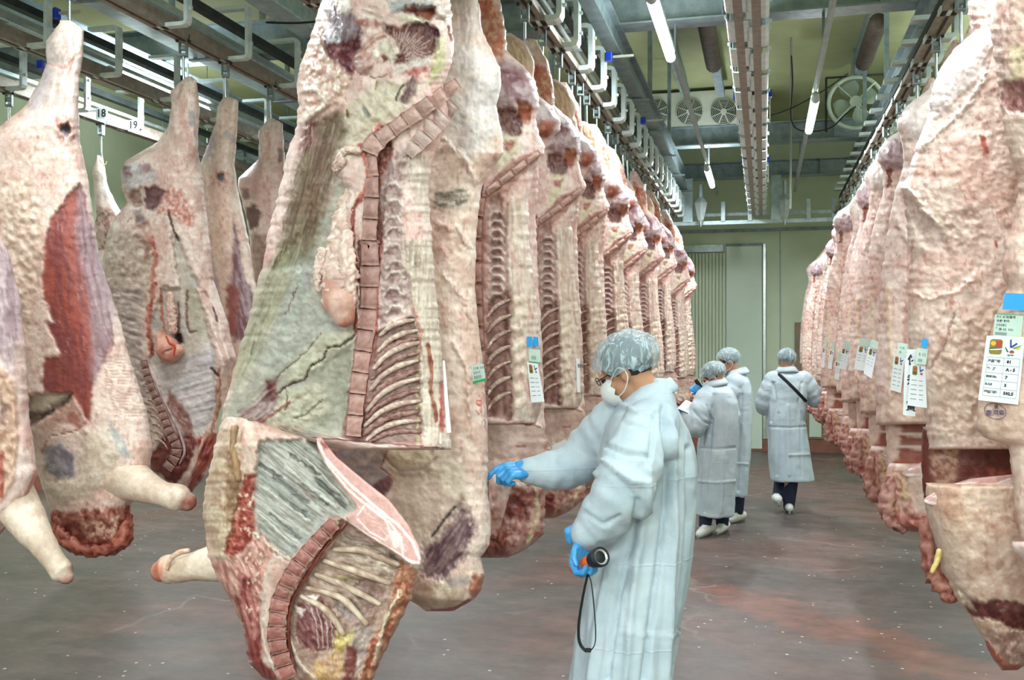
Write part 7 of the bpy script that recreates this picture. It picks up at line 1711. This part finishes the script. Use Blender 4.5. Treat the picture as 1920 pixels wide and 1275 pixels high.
b2 = Q([(1884, 549), (1926, 551), (1926, 583), (1879, 580)], 3.06); b2.patch('blue_slip', M['blue_slip'], T)
# stamp on the fat under it
def decal(name, parent, b, pts_faces, mat, lift=.004):
    V, F_ = pts_faces; W = [Vector(onY(x, y, surfY(b, x, y) - lift)) for x, y in V]; return link(name, mesh_from(W, F_), mat, parent, smooth=False)
st = thing('ink_stamp', 'violet oval ink stamp with three characters below the large tag', 'stamp', tuple(onY(1866, 771, 3.0)))
V = []; F_ = []; n = 36
for r in (1.0, .93):
    for k in range(n): a = k / n * 6.283; V.append((1866 + 21 * r * math.cos(a), 771 + 15 * r * math.sin(a) + 3 * r * math.cos(a)))
for k in range(n): F_.append((k, (k + 1) % n, n + (k + 1) % n, n + k))
decal('oval_ring', st, k0, (V, F_), M['stamp'])
def stamp_text(s, x0, y0, size, b):
    def mp(x, y):
        px, py = x0 + x * size, y0 - y * size; return Vector(onY(px, py, surfY(b, px, py) - .005))
    txt(s, 1.0, M['stamp'], mp, 'characters', st, res=1, off=.02)
stamp_text('鹿児島', 1866, 775, 12, k0); stamp_text('黒', 1868, 763, 8, k0)
# K1 tag with blue slip, K2 tag, big two character card
T = thing('award_card', 'long white card with big black brushed characters hung by a bent wire', 'card', tuple(onY(1706, 657, 4.36)))
c = Q([(1697, 655), (1724, 655), (1716, 781), (1693, 778)], 4.36); c.patch('card', M['paper'], T, th=.0016)
for s, v in (('優', .17), ('秀', .47), ('賞', .86)): c.text(s, .62, v, .17, M['ink'], T, 'character', 'CENTER')
P = smooth_path([onY(x, y, 4.33) for x, y in ((1711, 618), (1715, 609), (1722, 608), (1726, 614), (1724, 630), (1722, 645), (1724, 658), (1718, 660), (1714, 652), (1715, 646))], 4)
link('wire_hook', tube_mesh(P, .0018, 6), M['steel'], T)
T = thing('paper_tag', 'white tag with blue slip overlapping the big character card', 'tag', tuple(onY(1722, 684, 3.38)))
small_card(T, [(1708, 681), (1735, 684), (1738, 765), (1701, 760)], 3.36); g = Q([(1720, 652), (1740, 654), (1736, 684), (1716, 682)], 3.37); g.patch('green_slip', M['green_slip'], T); g.text('5.12', .2, .4, .25, M['print'], T, off=.001); g.text('|||||', .2, .75, .2, M['print'], T, off=.001)
Q([(1730, 633), (1741, 637), (1738, 653), (1726, 650)], 3.37).patch('blue_slip', M['blue_slip'], T)
T = thing('paper_tag', 'slanted white tag with gold emblem just left of the big character card', 'tag', tuple(onY(1684, 664, 4.37)))
small_card(T, [(1676, 664), (1697, 668), (1689, 737), (1669, 731)], 4.36); g = Q([(1685, 642), (1702, 645), (1699, 668), (1681, 664)], 4.37); g.patch('green_slip', M['green_slip'], T); g.text('118', .2, .4, .25, M['print'], T, off=.001); g.text('||||', .2, .75, .2, M['print'], T, off=.001)
for lb, q, Y in (('white tag tied left of its twin on the fourth half of the right row', [(1609, 647), (1631, 651), (1622, 696), (1601, 692)], 5.12),
                 ('narrow white tag overlapping its neighbour, twisted towards the aisle', [(1629, 650), (1645, 655), (1634, 710), (1619, 700)], 5.10),
                 ('small white emblem tag on the fifth half of the right row', [(1578, 651), (1593, 655), (1586, 694), (1572, 690)], 5.85),
                 ('plain small tag hanging lowest on the sixth half of the right row', [(1566, 676), (1576, 678), (1573, 713), (1565, 711)], 6.6),
                 ('narrow pale tag, second from the far end of the right row', [(1556, 655), (1564, 657), (1559, 693), (1552, 690)], 7.4),
                 ('faint narrow tag at the far end of the right row', [(1543, 650), (1549, 652), (1545, 690), (1539, 688)], 8.2)):
    T = thing('paper_tag', lb, 'tag', tuple(onY(q[0][0], q[0][1], Y)), 'small tags on the right row'); small_card(T, q, Y, 0)
    a, b_, c_, d_ = q; g = Q([(a[0] + 5, a[1] - 14), (b_[0] + 2, b_[1] - 14), (b_[0], b_[1]), (a[0] + 2, a[1])], Y + .004); g.patch('green_slip', M['green_slip'], T)
# centre row
T = thing('paper_tag', 'white printed tag with two blue slips on the edge of the first centre row half', 'tag', tuple(onY(1000, 680, 3.76)))
small_card(T, [(988, 679), (1008, 682), (1021, 753), (996, 755)], 3.75); g = Q([(991, 654), (1013, 656), (1013, 682), (992, 679)], 3.76); g.patch('green_slip', M['green_slip'], T); g.patch('green_line', M['green'], T, 0, .92, 1, 1, .001); g.text('|||||', .2, .6, .3, M['print'], T, off=.001)
for q in ([(988, 631), (998, 631), (999, 650), (988, 650)], [(1000, 631), (1009, 632), (1010, 649), (1000, 650)]): Q(q, 3.76).patch('blue_slip', M['blue_slip'], T)
T = thing('paper_tag', 'thin white tag seen edge-on on the second centre row half', 'tag', tuple(onY(1083, 674, 4.75)))
c = Q([(1080, 672), (1087, 673), (1088, 736), (1082, 735)], 4.72); c.patch('card', M['paper'], T); c.text('|||||||', .4, .2, .12, M['ink'], T)
T = thing('paper_tag', 'small green banded slip at the right edge of the foreground pair', 'tag', tuple(onY(896, 700, 3.3)))
c = Q([(884, 685), (907, 682), (911, 714), (887, 720)], 3.33); c.patch('card', M['green_slip'], T); c.patch('green_band', M['green'], T, 0, .85, 1, 1, .001)
for k, s in enumerate(('118 102', '2011', '||||||||')): c.text(s, .1, .2 + .24 * k, .2, M['print'], T, off=.001)
T = thing('paper_tag', 'narrow white sliver of a tag beside the bottom of the long backbone cut', 'tag', tuple(onY(838, 700, 2.95)))
c = Q([(830, 676), (834, 676), (846, 811), (837, 812)], 2.93); c.patch('card', M['paper'], T, th=.0016)
T = thing('paper_tag', 'white folded paper showing above the outstretched white sleeve', 'paper', tuple(onY(1052, 850, 3.75)))
c = Q([(1026, 840), (1058, 824), (1073, 830), (1042, 850)], hitY([(1056, 827)] * 4, 3.86), snap=False); c.patch('card', M['paper'], T, th=.003)
bpy.context.view_layer.update()
